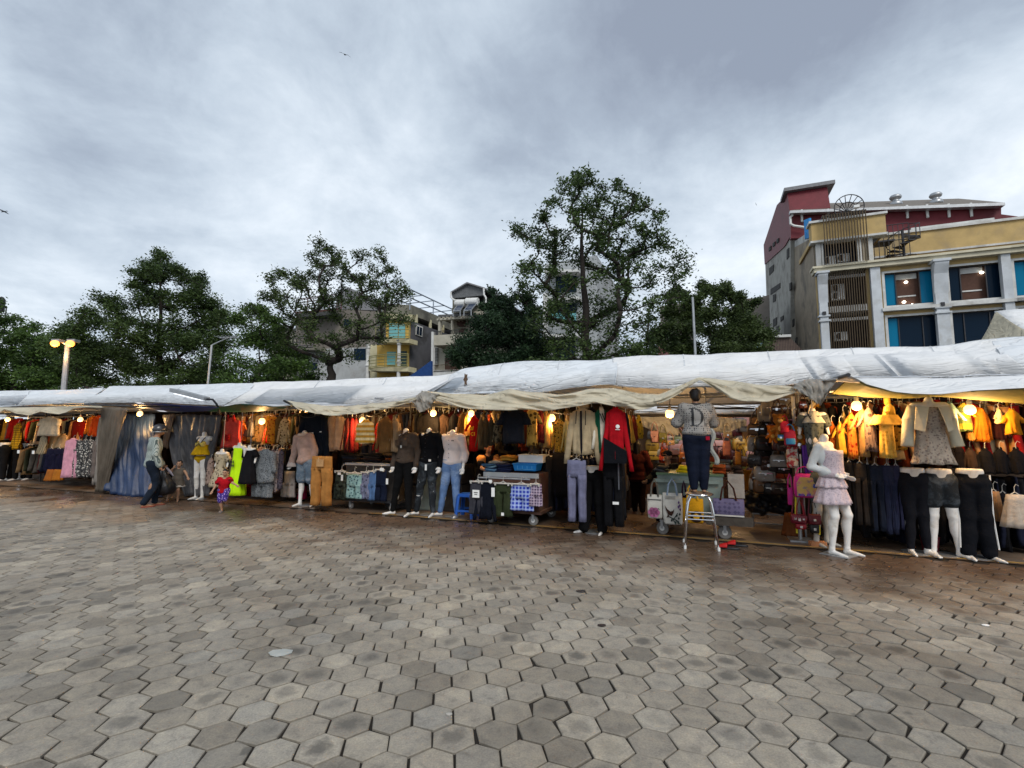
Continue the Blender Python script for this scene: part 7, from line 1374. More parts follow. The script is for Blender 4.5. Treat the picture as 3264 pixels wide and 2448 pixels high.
def boy():
    P = G(*Z2(683, 1600)); H = hgt(Z2, 735, 1132, P)/.99; t = root('person', 'toddler in a red T-shirt and purple blue print shorts running with one arm stretched out', 'person', P, R_(8))
    J = joints(H, pel=(.02, 0, .49), wst=(.02, 0, .56), che=(.03, -.01, .66), nek=(.04, -.02, .76), hed=(.055, -.045, .885), shl=(-.075, 0, .735), shr=(.14, -.01, .735), ell=(-.14, -.02, .60), wrl=(-.19, -.06, .48), elr=(.22, -.05, .655), wrr=(.33, -.09, .60),
               hpl=(-.02, 0, .48), hpr=(.07, 0, .48), knl=(-.015, -.05, .26), anl=(-.005, .02, .045), knr=(.10, -.10, .30), anr=(.06, .12, .17))
    sk = mat('child_skin', 0); sdfobj('body', sk, t, bodyprims(J, H, baby=True, g=1.15, fl=(-.1, -1), fr=(.1, -1)), h=.0065, k=.02); eyes(t, J, H)
    h = J['hed']; sdfobj('hair', HAIR, t, [('ell', h+np.array((0, .012, .030))*H*1.25, (.048*H*1.25, .053*H*1.25, .040*H*1.25))], h=.007)
    sdfobj('t_shirt', fab('#a3101c', 'floral', '#5c0a14', 12), t, shirtprims(J, H, sl='short', fit=.026, hem=.44, g=1.12), h=.008, k=.02, fold=.004); sdfobj('shorts', fab('#3a2a7c', 'floral', '#b09ad0', 28), t, trouserprims(J, H, end=.5, kn=.058, fit=.02, g=1.1), h=.008, k=.02, fold=.003)
    for nm in ('anl', 'anr'): b = MB(); c = J[nm]-np.array((0, 0, .045*H)); b.prism([(c[0]-.022, c[1]+.03, c[2]), (c[0]+.022, c[1]+.03, c[2]), (c[0]+.028, c[1]-.075, c[2]), (c[0], c[1]-.1, c[2]), (c[0]-.028, c[1]-.075, c[2])], (0, 0, .015)); b.tube([(c[0]-.03, c[1]-.04, c[2]+.01), (c[0], c[1]-.05, c[2]+.04), (c[0]+.03, c[1]-.04, c[2]+.01)], .008, 5); b.build('sandal', mat('grey_sandal', 0), t, local=True)
boy()
# metal stool and the woman standing on it
ST = G(*Z5(748, 1560)); SEAT = PY(*Z5(730, 1105), ST.y).z
def stool():
    t = thing('metal_stool', 'tall chrome bar stool carrying the woman in the patterned sweater', 'stool', ST, ROW+.08); w0, w1 = .155, .21; S = SEAT
    b = MB(); b.lathe((0, 0, S-.03), [(0, 0), (.165, 0), (.18, .01), (.18, .022), (.16, .03), (0, .03)], 28); b.build('seat', mat('worn_stool_seat', (.10, .07, .06), .5), t, local=True)
    b = MB(); b.tube([(.18*math.cos(a), .18*math.sin(a), S-.02) for a in [R_(12*k) for k in range(31)]], .011, 8, False); b.build('seat_rim', CHROME, t, local=True)
    for sx in (-1, 1):
        for sy in (-1, 1): b = MB(); b.tube([(sx*.06, sy*.1, S-.035), (sx*.115, sy*.12, S-.05), (sx*w0*.95, sy*.14, S-.12), (sx*(w0+.012), sy*.15, S-.25), (sx*w1, sy*.20, .02)], .0125, 10); L = b.build('leg', CHROME, t, smooth=True, local=True); b = MB(); b.tube([(sx*w1, sy*.20, .045), (sx*(w1+.002), sy*.202, 0)], .017, 8); b.build('rubber_foot', WHITEP, L, local=True)
    for z, yy in ((S-.30, -1), (S-.345, -1), (S-.30, 1), (S-.345, 1)): q = w0+.012+(w1-w0-.012)*(S-.25-z)/(S-.27); y = .15+.05*(S-.25-z)/(S-.27); b = MB(); b.tube([(-q, yy*y, z), (q, yy*y, z)], .010, 8); b.build('footrest', CHROME, t, local=True)
    for sx in (-1, 1): z = S-.42; b = MB(); b.tube([(sx*(w0+.03), -.165, z), (sx*(w0+.03), .165, z)], .009, 8); b.build('footrest', CHROME, t, local=True)
stool()
def woman():
    top = PY(*Z5(725, 235), ST.y).z; H = (top-SEAT)/.99; t = thing('person', 'woman standing on the stool, back turned, grey patterned sweater with a big D', 'person', (ST.x, ST.y, SEAT), R_(172)); t['posture'] = 'standing'
    J = joints(H, che=(0, 0, .725), nek=(0, -.01, .83), hed=(-.0, -.028, .925), shl=(-.115, 0, .80), shr=(.115, 0, .80), ell=(-.165, -.06, .665), elr=(.165, -.06, .665), wrl=(-.09, -.18, .72), wrr=(.09, -.19, .74),
               hpl=(-.052, 0, .51), hpr=(.052, 0, .51), knl=(-.050, -.005, .28), knr=(.050, -.005, .28), anl=(-.045, .01, .045), anr=(.045, .01, .045))
    sdfobj('body', SKIN, t, bodyprims(J, H, female=True, g=1.15, fl=(-.15, -1), fr=(.15, -1), curl=.9), h=.0075, k=.022)
    sdfobj('trousers', fab('#141a2a'), t, trouserprims(J, H, kn=.064, an=.042, g=1.28, fit=.014)+[('ell', J['pel']+np.array((s*.045*H, .030*H, -.02*H)), (.064*H, .056*H, .068*H)) for s in (-1, 1)]+[('ell', J[k_]*.6+J[a_]*.4+np.array((0, .014*H, 0)), (.042*H, .044*H, .09*H)) for k_, a_ in (('knl', 'anl'), ('knr', 'anr'))], h=.0095, fold=.003, fs=(5, 18))
    SW = mat('monogram_sweater', srgb('#8d8a86'), .9, var=.15, kind='mono', c2=srgb('#2c2b30'), ps=34)
    sw = sdfobj('sweater', SW, t, shirtprims(J, H, hem=.55, fit=.028, g=1.14, slr=.012), h=.009, fold=.004)
    b = MB(); b.tube([(.118*H*math.cos(a), .092*H*math.sin(a), .565*H) for a in [R_(12*k) for k in range(31)]], .018, 8, False); b.build('hem_band', mat('sweater_band', srgb('#77736e'), .9, kind='mono', c2=srgb('#232226'), ps=40), t, local=True)
    b = MB(); b.tube([(.045*H*math.cos(a), -.01*H+.045*H*math.sin(a), .842*H) for a in [R_(15*k) for k in range(25)]], .012, 8, False); b.build('neckband', BLACKP, t, local=True)
    hairmesh(t, J, H, s=1.05, bun=True)
    b = MB(); b.box((-.075*H, .096*H, .515*H), (.05, .012, .05)); b.build('red_patch', fab('#a3182f'), t, local=True)
    # the letter D and the small letters beside it, laid onto the knitted back
    bv = BVHTree.FromPolygons([v.co.copy() for v in sw.data.vertices], [tuple(p.vertices) for p in sw.data.polygons]); b = MB()
    def patch(fn, nu, nv):
        k = len(b.v); g = []
        for i in range(nu+1):
            for j in range(nv+1):
                x, z = fn(i/nu, j/nv); r = bv.ray_cast(Vector((-x, 1, z)), Vector((0, -1, 0))); y = r[0].y if r[0] else .1; b.v.append(Vector((-x, y+.006, z)))
        for i in range(nu):
            for j in range(nv): q = k+i*(nv+1)+j; b.face((q, q+nv+1, q+nv+2, q+1))
    zc = .715*H; hh = .086*H; x0 = -.062*H
    patch(lambda a, c: (x0+.020*H*c, zc-hh+2*hh*a), 24, 4)
    for z in (zc-hh, zc+hh-.007*H): patch(lambda a, c: (x0-.018*H+.055*H*a, z+.007*H*c), 8, 2)
    patch(lambda a, c: (x0+.018*H+(.092*H-(.022*H*math.sin(math.pi*a)+.003*H)*c)*math.sin(math.pi*a), zc+(hh-(.006*H*c))*math.cos(math.pi*a)), 40, 4)
    zs = zc-hh*1.05
    patch(lambda a, c: (.052*H+.008*H*c, zs+.032*H*a), 6, 2); patch(lambda a, c: (.052*H+.007*H*c, zs+.040*H+.006*H*a), 2, 2); patch(lambda a, c: (.070*H+.007*H*c, zs+.030*H*a), 6, 2); patch(lambda a, c: (.076*H+.014*H*a, zs+.022*H+.008*H*c), 4, 2)
    b.build('back_lettering', BLACKP, t, local=True)
    # pale cloth strip she holds, hanging at her side
    p = VP(*Z5(830, 640), uv(ST)[1]-.02); s = MB(); s.grid(lambda i, j: p+EU*(.03*math.sin(j*9)+.06*(i-.5)+.05*j)+Vector((0, 0, .12-.5*j))+EV*.01*math.sin(i*9), 5, 14)
    tag(s.build('cloth_strip', fab('#9c9d97'), smooth=True, thick=.006, loc=p), 'pale cloth strip hanging to the right of the woman on the stool', 'cloth')
woman()
def standing_dark():
    P = G(*Z5(225, 1285)); H = hgt(Z5, 252, 668, P)/.99; t = root('person', 'person with long black hair in dark red clothes walking away into the corridor', 'person', P, R_(165))
    J = joints(H, knl=(-.05, .0, .285), anl=(-.05, .05, .05), knr=(.045, -.05, .285), anr=(.045, -.03, .045), ell=(-.15, 0, .64), elr=(.15, 0, .64), wrl=(-.16, -.05, .5), wrr=(.155, -.05, .5))
    sdfobj('body', SKIN, t, bodyprims(J, H, female=True), h=.009); sdfobj('top', fab('#3a1512'), t, shirtprims(J, H, hem=.42, fit=.028, slr=.006), h=.012, fold=.005); sdfobj('trousers', fab('#1c1210'), t, trouserprims(J, H, kn=.056, an=.044, fit=.018), h=.012, fold=.005); hairmesh(t, J, H, long=.14)
    b = MB(); c = U(*uv(P), 0)+Vector((-.28, 0, 0)); bg = thing('plastic_bag', 'whitish plastic bag hanging beside the person in dark red', 'plastic bag', c+Vector((0, 0, .42)), 0); R = []
    for z, r in ((0, .05), (.03, .10), (.15, .12), (.3, .10), (.38, .04), (.44, .02)): R.append([Vector((r*math.cos(a)*(1+.1*math.sin(5*a+z*20)), r*.6*math.sin(a), z)) for a in [2*math.pi*j/20 for j in range(20)]])
    b.rings(R); b.build('sack', mat('whitish_plastic_sheet', 0), bg, smooth=True, local=True)
standing_dark()
def crouch(label, Z, hx, hy, v, shirt, sleeve=None, cap=None, lean=.12, seatz=.42, rot=0, size=1.5):
    u, z = V(*Z(hx, hy), v); H = size; top = z; P = U(u, v, 0); t = root('person', label, 'person', P, ROW+rot); o = (top-.98*H)/H
    J = joints(H); 
    for k in J: J[k] = J[k]+np.array((0, 0, o*H))
    for k in ('nek', 'hed', 'che', 'shl', 'shr'): J[k] = J[k]+np.array((0, -lean*H*(1 if k != 'che' else .6), -.03*H))
    for s, q in (('l', -1), ('r', 1)):
        J['el'+s] = J['sh'+s]+np.array((q*.05, -.12, -.12))*H; J['wr'+s] = J['el'+s]+np.array((-q*.03, -.13, -.03))*H
        J['kn'+s] = J['hp'+s]+np.array((q*.04, -.22, -.0))*H; J['kn'+s][2] = max(J['kn'+s][2], .27*H); J['an'+s] = np.array((J['kn'+s][0], J['kn'+s][1]+.02*H, .045*H))
    sdfobj('body', SKIN, t, bodyprims(J, H, female=True), h=.009); sdfobj('top', shirt, t, shirtprims(J, H, hem=.48, fit=.022, sl='short' if sleeve else 'long'), h=.012, fold=.005); sdfobj('trousers', fab('#15151a'), t, trouserprims(J, H, fit=.016), h=.012)
    if sleeve: b = MB(); [b.tube([tuple(J['sh'+s]), tuple(J['sh'+s]*.45+J['el'+s]*.55)], [.062*H, .052*H], 12) for s in 'lr']; b.build('sleeve', sleeve, t, smooth=True, local=True)
    if cap:
        h = J['hed']; sdfobj('cap', cap, t, [('ell', h+np.array((0, .01, .028))*H, (.053*H, .058*H, .042*H)), ('cap', h+np.array((-.02, -.07, .012))*H, h+np.array((.02, -.07, .012))*H, .010*H, .010*H)], h=.008)
    else: hairmesh(t, J, H, long=.03)
    sz = max(.1, (J['pel'][2]-.10*H)); b = MB(); b.box((0, .02, sz-.02), (.3, .3, .04)); [b.tube([(x, y+.02, 0), (x*.9, y*.9+.02, sz-.02)], .015, 6) for x in (-.13, .13) for y in (-.13, .13)]; s = b.build('low_seat', BLACKP, loc=P); s.rotation_euler[2] = 0
    for v_ in s.data.vertices: v_.co = v_.co+P
    bpy.data.objects.remove(s)
    st = thing('low_stool', 'low black stool under the '+label.split(',')[0], 'stool', P, ROW+rot); b = MB(); b.box((0, .02, sz-.02), (.3, .3, .04)); b.build('seat', BLACKP, st, local=True)
    for x in (-.13, .13):
        for y in (-.13, .13): b = MB(); b.tube([(x, y+.02, 0), (x*.9, y*.9+.02, sz-.02)], .015, 6); b.build('leg', BLACKP, st, local=True)
    return t
crouch('black haired seller in a black vest with pale orange sleeves, bent over the jeans', Z4, 258, 715, 1.0, fab('#17161a'), sleeve=fab('#c88a4e'), rot=.9)
crouch('seller in a dark cap and black jacket, seated behind the green bin', Z5, 515, 740, 1.15, fab('#141416'), cap=fab('#1c1d22'), rot=-.5)
# ------------------------------------------------------------------ trolleys, boxes, bags
WOODB = mat('dark_red_plywood', (.085, .038, .026), .6, var=.4, vs=5, bump=.3, bs=14, dirt=(.16, .11, .08), dirts=3); CRATE = mat('dark_crate_panel', (.030, .026, .024), .6, var=.5, vs=4, dirt=(.07, .06, .05), dirts=3); GREY = mat('grey_green_painted_steel', (.20, .25, .23), .55, var=.25, vs=3, dirt=(.10, .12, .10), dirts=2)
RUBB = mat('grey_caster_rubber', (.20, .19, .18), .6)
def caster(t, p, r=.07, rot=0.0):
    b = MB(); b.lathe((0, 0, 0), [(r*.3, -.02), (r*.85, -.022), (r, -.014), (r, .014), (r*.85, .022), (r*.3, .02)], 20, 'X'); rot += 1.25; q = Matrix.Rotation(ROW+rot, 4, 'Z')
    vs = [p+Vector((0, 0, r))+(q @ v.to_4d()).to_3d() for v in b.v]; b.v = vs; w = b.build('caster', RUBB, t)
    b = MB(); b.lathe((0, 0, 0), [(0, -.026), (r*.42, -.026), (r*.42, .026), (0, .026)], 14, 'X'); b.v = [p+Vector((0, 0, r))+(q @ v.to_4d()).to_3d() for v in b.v]; b.build('hub', WHITEP, w)
    b = MB(); b.box(p+Vector((0, 0, r*2+.02)), (.07, .05, .03), ROW+rot); [b.box(p+Vector((0, 0, r*1.5))+(q @ Vector((s*.03, 0, 0, 0))).to_3d(), (.006, .04, r*1.1), ROW+rot) for s in (-1, 1)]; b.build('fork', METAL, w)
def gu(Z, x, y): return uv(G(*Z(x, y)))
def cart(label, u0, u1, v0, v1, z0, z1, body, base, wheels, rim=None, r=.07, handles=False):
    t = thing('trolley', label, 'trolley', U((u0+u1)/2, (v0+v1)/2, 0), ROW, 'market trolleys'); b = MB(); b.ubox(u0, u1, v0, v1, z0+.05, z1); b.build('bin', body, t); b = MB(); b.ubox(u0-.05, u1+.05, v0-.05, v1+.05, z0, z0+.047); b.build('platform', base, t)
    for a, c in wheels: caster(t, U(u0+(u1-u0)*a, v0+(v1-v0)*c, 0), r, .3*a)
    if rim: b = MB(); b.ubox(u0-.015, u1+.015, v0-.015, v1+.015, z1, z1+.03); b.build('rim', rim, t)
    return t
# jeans trolley (left)
wa = gu(Z3, 370, 1428); wb = gu(Z3, 685, 1452); v0 = (wa[1]+wb[1])/2; ua = wa[0]-.2; ub = wb[0]+.25; zt = V(*Z3(450, 975), v0)[1]
t1 = cart('low dark trolley hung with patterned shorts, left of the brown shirted mannequin', ua, ub, v0+.02, v0+.75, .17, zt-.05, CRATE, DARKMETAL, ((.1, .05), (.9, .05), (.1, .95), (.9, .95)), rim=METAL)
b = MB(); zr = V(*Z3(450, 1050), v0-.08)[1]+.1; b.tube([U(ua, v0-.06, zr), U(ub-.1, v0-.06, zr)], .012, 6); b.build('hanging_rail', METAL, t1)
def onrail(Z, items, v, group):
    for (kind, x0, y0, x1, y1, m, label, cat, name, kw) in items: 
        t = hang(kind, Z, x0, y0, x1, y1, v, m, label, cat, name, group, d=.05, **kw); b = MB(); w = .5*abs(V(*Z(x1, y0), v)[0]-V(*Z(x0, y0), v)[0])*.85; b.tube([(-w, -.05, .0), (w, -.05, .0)], .014, 6); [b.box((s*w*.8, -.06, -.01), (.025, .02, .05)) for s in (-1, 1)]; b.build('clip_hanger', HANG, t, local=True)
onrail(Z3, [('shorts', 208, 1060, 335, 1335, fab('#3c4238', 'camo', '#20231e', 14), 'dark camouflage shorts at the left end of the jeans trolley', 'shorts', 'camouflage_shorts', {}), ('shorts', 318, 1078, 472, 1322, fab('#8fb0ad', 'floral', '#35525a', 20), 'aqua leaf print shorts on the left trolley', 'shorts', 'leaf_print_shorts', {}),
            ('shorts', 462, 1070, 552, 1328, fab('#767a92', 'floral', '#4a4c60', 16), 'grey lilac print shorts right of the aqua shorts', 'shorts', 'lilac_shorts', {}), ('shorts', 535, 1060, 612, 1340, fab('#53719c'), 'washed blue denim shorts on the left trolley', 'shorts', 'denim_shorts', {}), ('shorts', 598, 1045, 705, 1345, fab('#141b2e'), 'navy shorts with a ticket at the right end of the left trolley', 'shorts', 'navy_shorts', {})], v0-.10, 'shorts on the left trolley')
for x, y, w, h_ in ((272, 1125, .05, .12), (705, 1160, .05, .11), (655, 1045, .09, .06), (245, 1085, .08, .05)):
    p = VP(*Z3(x, y), v0-.17); b = MB(); b.box(p, (w, .004, h_), ROW); tag(b.build('price_ticket', TAGP, loc=p), 'white price ticket on the left trolley, '+{272: 'on the camouflage shorts', 705: 'on the navy shorts', 655: 'above the navy shorts', 245: 'above the camouflage shorts'}[x], 'price ticket', 'price tickets on the left trolley')
def pile(label, Z, x0, y0, x1, y1, v, cols, n, name='clothes_pile', cat='clothes pile', d=.34, group='piles of folded clothes'):
    ua, zt = V(*Z(x0, y0), v); ub, _ = V(*Z(x1, y0), v); zb = V(*Z((x0+x1)/2, y1), v)[1]; t = thing(name, label, cat, U((ua+ub)/2, v, zb), ROW, group); h = (zt-zb)/n; rg = random.Random(int(x0)); w = abs(ub-ua)
    for i in range(n):
        b = MB(); c = Vector((rg.uniform(-.03, .03), rg.uniform(-.03, .03), h*(i+.5))); ww = w/2*rg.uniform(.82, 1); R = []
        for q, s in ((-1, .80), (-.7, .97), (0, 1), (.7, .97), (1, .8)): R.append([c+Vector((ww*s*math.copysign(abs(math.cos(a))**.45, math.cos(a)), d/2*s*math.copysign(abs(math.sin(a))**.45, math.sin(a)), q*h*.5+.008*math.sin(3*a+i))) for a in [2*math.pi*j/24 for j in range(24)]])
        b.rings(R); b.build('folded_item', fab(cols[i % len(cols)]), t, smooth=True, local=True)
    return t
pile('low pile of dark folded clothes on the left trolley', Z3, 300, 905, 470, 968, v0+.3, ['#1a1a1e', '#3a2a24', '#22242c'], 4); pile('dark folded jeans on the right half of the left trolley', Z3, 480, 880, 690, 968, v0+.35, ['#14161e', '#2b1d1a', '#1b1b20', '#35302c'], 5); pile('rumpled dark clothes on the crates behind the brown shirted mannequin', Z3, 700, 890, 860, 975, v0+.4, ['#1d1714', '#5c3322', '#1a1a1c'], 4)
for i, (x0, x1, y0, y1) in enumerate(((690, 830, 985, 1130), (690, 830, 1140, 1250), (690, 830, 1255, 1375), (835, 1020, 985, 1180), (835, 1020, 1190, 1370), (1020, 1230, 1050, 1370), (1240, 1430, 1000, 1180), (1240, 1430, 1190, 1380))):
    v = v0+.45; ua_, z1 = V(*Z3(x0, y0), v); ub_, _ = V(*Z3(x1, y0), v); z0 = V(*Z3(x0, y1), v)[1]; z0 = max(z0, .005) if y1 < 1300 else .005; b = MB(); b.ubox(ua_, ub_, v, v+.5, z0, z1); [b.ubox(ua_, ub_, v-.012, v, z, z+.03) for z in (z0+.02, z1-.05)]; [b.ubox(q, q+.03, v-.012, v, z0+.055, z1-.055) for q in (ua_, ub_-.03)]
    tag(b.build('dark_crate', CRATE if i != 5 else GREY, loc=U(ua_, v, 0)), ('dark storage crate behind the dressed mannequins, '+('top of the left stack', 'middle of the left stack', 'bottom of the left stack', 'upper one behind the brown shirt', 'lower one behind the black trousers', '', 'upper one right of the white shirt', 'lower one right of the light jeans')[i]) if i != 5 else 'grey crate showing between the legs of the black jeans', 'crate', 'storage crates')
# central wooden trolley
wa = gu(Z4, 245, 1432); wb = gu(Z4, 638, 1452); v2 = (wa[1]+wb[1])/2+.03; ua = wa[0]-.02; ub = wb[0]+.10; zt2 = V(*Z4(450, 990), v2)[1]
t2 = cart('wooden bin trolley on white casters hung with plaid shorts, right of the blue stool', ua, ub+.12, v2, v2+1.05, .20, zt2, WOODB, WOODB, ((.12, .05), (.88, .05), (.12, .95), (.92, .9)), r=.085)
b = MB(); b.tube([U(ua-.05, v2-.12, zt2-.08), U(ub, v2-.12, zt2-.08)], .014, 8); [b.tube([U(q, v2-.12, zt2-.08), U(q, v2, zt2-.08)], .012, 6) for q in (ua+.1, ub-.1)]; b.build('hanging_rail', METAL, t2); b = MB(); b.ubox(ua, ub+.12, v2-.02, v2-.002, zt2-.07, zt2+.01); b.build('front_lip', METAL, t2)
onrail(Z4, [('shorts', 132, 1062, 275, 1352, fab('#3d3d44'), 'dark grey shorts with a square white label, central trolley', 'shorts', 'grey_shorts', {}), ('top', 200, 1060, 352, 1392, fab('#12151f'), 'navy jacket hanging by the left caster of the central trolley', 'jacket', 'navy_jacket', {'slen': .62}), ('trousers', 342, 1078, 510, 1372, fab('#333a26'), 'dark olive trousers on the central trolley', 'trousers', 'olive_trousers', {'flare': .95}),
            ('shorts', 662, 1085, 768, 1280, fab('#5b4a66', 'plaid', '#c9b8c9', 7), 'purple plaid shorts at the right end of the central trolley', 'shorts', 'plaid_shorts', {}), ('shorts', 482, 1085, 690, 1318, fab('#2036a8', 'plaid', '#b4c6ee', 5), 'bright blue plaid shorts on the central trolley', 'shorts', 'plaid_shorts', {})], v2-.16, 'clothes on the central trolley')
for x, y, w, h_, lb in ((185, 1172, .13, .13, 'square white label on the dark grey shorts'), (336, 1158, .06, .15, 'white ticket between the navy jacket and olive trousers'), (312, 1062, .06, .05, 'small white ticket above the navy jacket'), (420, 1352, .05, .05, 'small white ticket at the hem of the olive trousers')):
    p = VP(*Z4(x, y), v2-.235); b = MB(); b.box(p, (w, .004, h_), ROW); o = tag(b.build('price_ticket', TAGP, loc=p), lb, 'price ticket', 'price tickets on the central trolley')
    if w > .1: b = MB(); [b.box(p+Vector((0, -.0, z))-EV*.004, (q, .003, .012), ROW) for z, q in ((.02, .07), (-.01, .05))]; b.build('printed_line', BLACKP, o)
pile('folded light and mid blue jeans at the left of the central trolley', Z4, 268, 905, 385, 975, v2+.25, ['#2b4a66', '#5c7f9c', '#1d2d47', '#6b8ba0'], 5); pile('folded dark navy jeans in the middle of the central trolley', Z4, 375, 905, 525, 978, v2+.28, ['#141c38', '#1a2240', '#10162c'], 4); pile('rolled mustard cloth on top of the folded clothes', Z4, 410, 835, 552, 880, v2+.5, ['#b98a3a', '#a8742c'], 2); pile('grey folded shirts behind the dark navy jeans', Z4, 300, 878, 480, 905, v2+.5, ['#8c857c'], 1)
def tray():
    v = v2+.12; ua_, z1 = V(*Z4(512, 908), v); ub_, _ = V(*Z4(722, 908), v); z0 = V(*Z4(600, 970), v)[1]; t = thing('plastic_tray', 'bright blue plastic tray on the central trolley', 'tray', U((ua_+ub_)/2, v+.15, z0), ROW); m = mat('bright_blue_plastic', (.01, .16, .45), .4, var=.1); w = (ub_-ua_)/2; h_ = z1-z0; b = MB()
    for s, hw, hd in ((0, .93, .15), (1, 1, .17)): pass
    b.box((0, 0, .006), (w*1.8, .28, .012)); b.prism([(-w*.9, -.14, 0), (w*.9, -.14, 0), (w, -.165, h_), (-w, -.165, h_)], (0, .008, 0)); b.prism([(-w*.9, .14, 0), (w*.9, .14, 0), (w, .165, h_), (-w, .165, h_)], (0, -.008, 0)); b.prism([(-w*.9, -.14, 0), (-w*.9, .14, 0), (-w, .165, h_), (-w, -.165, h_)], (.008, 0, 0)); b.prism([(w*.9, -.14, 0), (w*.9, .14, 0), (w, .165, h_), (w, -.165, h_)], (-.008, 0, 0)); b.build('basin', m, t, local=True)
    b = MB(); b.tube([(-w, -.168, h_), (w, -.168, h_), (w, .168, h_), (-w, .168, h_), (-w, -.168, h_)], .010, 6); b.build('rim', m, t, local=True); b = MB(); [b.tube([(x, -.155, .03), (x, -.16, h_-.03)], .004, 4) for x in (-w*.6, -w*.2, w*.2, w*.6)]; b.tube([(-w*.7, -.152, .025), (w*.7, -.152, .025)], .004, 4); b.build('rib', mat('pale_blue_plastic', (.10, .35, .62), .4), t, local=True)
tray()
p = VP(*Z4(692, 892), v2+.55); t = thing('white_box', 'white cardboard box with black things on top, behind the blue tray', 'box', p, ROW); b = MB(); b.box((0, 0, .06), (.46, .3, .12)); b.build('carton', TAGP, t, local=True); b = MB(); b.box((0, 0, .128), (.48, .32, .014)); b.build('lid', WHITEP, t, local=True)
b = MB(); b.tube([p+Vector((-.08, 0, .15)), p+Vector((0, .02, .19)), p+Vector((.09, -.01, .15))], [.02, .035, .02], 8); b.box(p+Vector((.02, 0, .20)), (.14, .08, .03), .4); tag(b.build('black_tool', BLACKP, loc=p), 'small black object lying on the white cardboard box', 'tool')
# blue plastic stool
def bluestool():
    P = G(*Z3(1475, 1500)); h_ = PY(*Z3(1470, 1275), P.y).z; t = thing('plastic_stool', 'blue plastic stool beside the light blue jeans', 'stool', P, ROW+.1); m = mat('blue_stool_plastic', (.02, .10, .42), .4, var=.1); b = MB(); b.rings([[Vector((s*math.copysign(abs(math.cos(a))**.4, math.cos(a)), s*math.copysign(abs(math.sin(a))**.4, math.sin(a)), z)) for a in [2*math.pi*j/24 for j in range(24)]] for s, z in ((.15, h_-.05), (.155, h_-.01), (.14, h_))]); b.build('seat', m, t, local=True)
    for sx in (-1, 1):
        for sy in (-1, 1): b = MB(); b.prism([(sx*.15, sy*.15, h_-.03), (sx*.09, sy*.15, h_-.03), (sx*.13, sy*.19, 0), (sx*.19, sy*.19, 0)], (0, -sy*.02, 0)); b.prism([(sx*.15, sy*.15, h_-.03), (sx*.15, sy*.09, h_-.03), (sx*.19, sy*.13, 0), (sx*.19, sy*.19, 0)], (-sx*.02, 0, 0)); b.build('leg', m, t, local=True)
    for s in (-1, 1): b = MB(); b.box((0, s*.175, .13), (.3, .015, .035)); b.build('crossbar', m, t, local=True); b = MB(); b.box((s*.175, 0, .13), (.015, .3, .035)); b.build('crossbar', m, t, local=True)
bluestool()
# green bin trolley with bags
wa = gu(Z5, 432, 1465); wb = gu(Z5, 972, 1498); v3 = (wa[1]+wb[1])/2; ua = wa[0]-.12; ub = wb[0]+.22; zt3 = V(*Z5(650, 965), v3)[1]
t3 = cart('flat steel trolley with a big grey green bin, behind the chrome bar stool', ua+.05, ub-.25, v3+.02, v3+.8, .24, zt3, GREY, mat('dirty_steel_platform', (.12, .10, .085), .5, .5, var=.4), ((.06, .03), (1.0, .03), (.06, .97), (1.0, .97)), rim=mat('green_lid_edge', (.10, .17, .10), .6, var=.3), r=.095)
b = MB(); b.ubox(ub-.22, ub+.0, v3-.0, v3+.8, .24, .285); b.build('platform_end', mat('dirty_steel_platform', 0), t3); b = MB(); b.ubox(ua, ub-.3, v3-.04, v3, zt3-.11, zt3-.06); b.build('front_strip', GREY, t3)
b = MB(); p0 = VP(*Z5(980, 1150), v3+.1); hh = VP(*Z5(980, 950), v3+.1).z-p0.z; ww = (V(*Z5(1112, 1000), v3+.1)[0]-V(*Z5(975, 1000), v3+.1)[0]); p1 = p0+EU*ww/2
b.box(p1+Vector((0, 0, hh/2))+EV*.2, (ww, .4, hh), ROW); tag(b.build('wrapped_box', mat('clear_wrapped_card', (.36, .32, .28), .2, var=.25, bump=.5, bs=12, spec=.7), loc=p1), 'tall box wrapped in clear plastic at the right of the green bin', 'box')
def tote(label, Z, x0, y0, x1, y1, yh, v, m, hm, name='tote_bag', group=None, cat='tote bag', d=.10, belly=1.0):
    ua_, z1 = V(*Z(x0, y0), v); ub_, _ = V(*Z(x1, y0), v); z0 = V(*Z((x0+x1)/2, y1), v)[1]; zh = V(*Z((x0+x1)/2, yh), v)[1]; w = (ub_-ua_)/2; h_ = z1-z0; t = thing(name, label, cat, U((ua_+ub_)/2, v, z0), ROW, group); b = MB(); R = []
    for q, s, dd in ((0, .86, .7), (.06, .96, 1), (.4, 1*belly, 1.1), (.8, .99, .8), (1, .97, .35)): R.append([Vector((w*s*math.copysign(abs(math.cos(a))**.35, math.cos(a)), d/2*dd*math.copysign(abs(math.sin(a))**.6, math.sin(a))+.006*math.sin(a*4+q*6), h_*q)) for a in [2*math.pi*j/32 for j in range(32)]])
    b.rings(R); b.build('body', m, t, smooth=True, local=True)
    for s in (-1, 1): b = MB(); b.tube([(-w*.5, s*d*.12-.02, h_*.93), (-w*.35, s*d*.12-.01, h_+(zh-z1)*.6), (0, 0, zh-z0), (w*.35, s*d*.12-.01, h_+(zh-z1)*.6), (w*.5, s*d*.12-.02, h_*.93)], .014, 6); b.build('handle', hm, t, local=True)
    return t, w, h_, d
TG = 'tote bags hung on the green bin trolley'; WT = fab('#bdbab2', var=.12)
t, w, h_, d = tote('white tote bag with a pink flower, leftmost on the green bin', Z5, 296, 1120, 424, 1320, 990, v3-.12, WT, fab('#5f5c55'), group=TG)
b = MB()
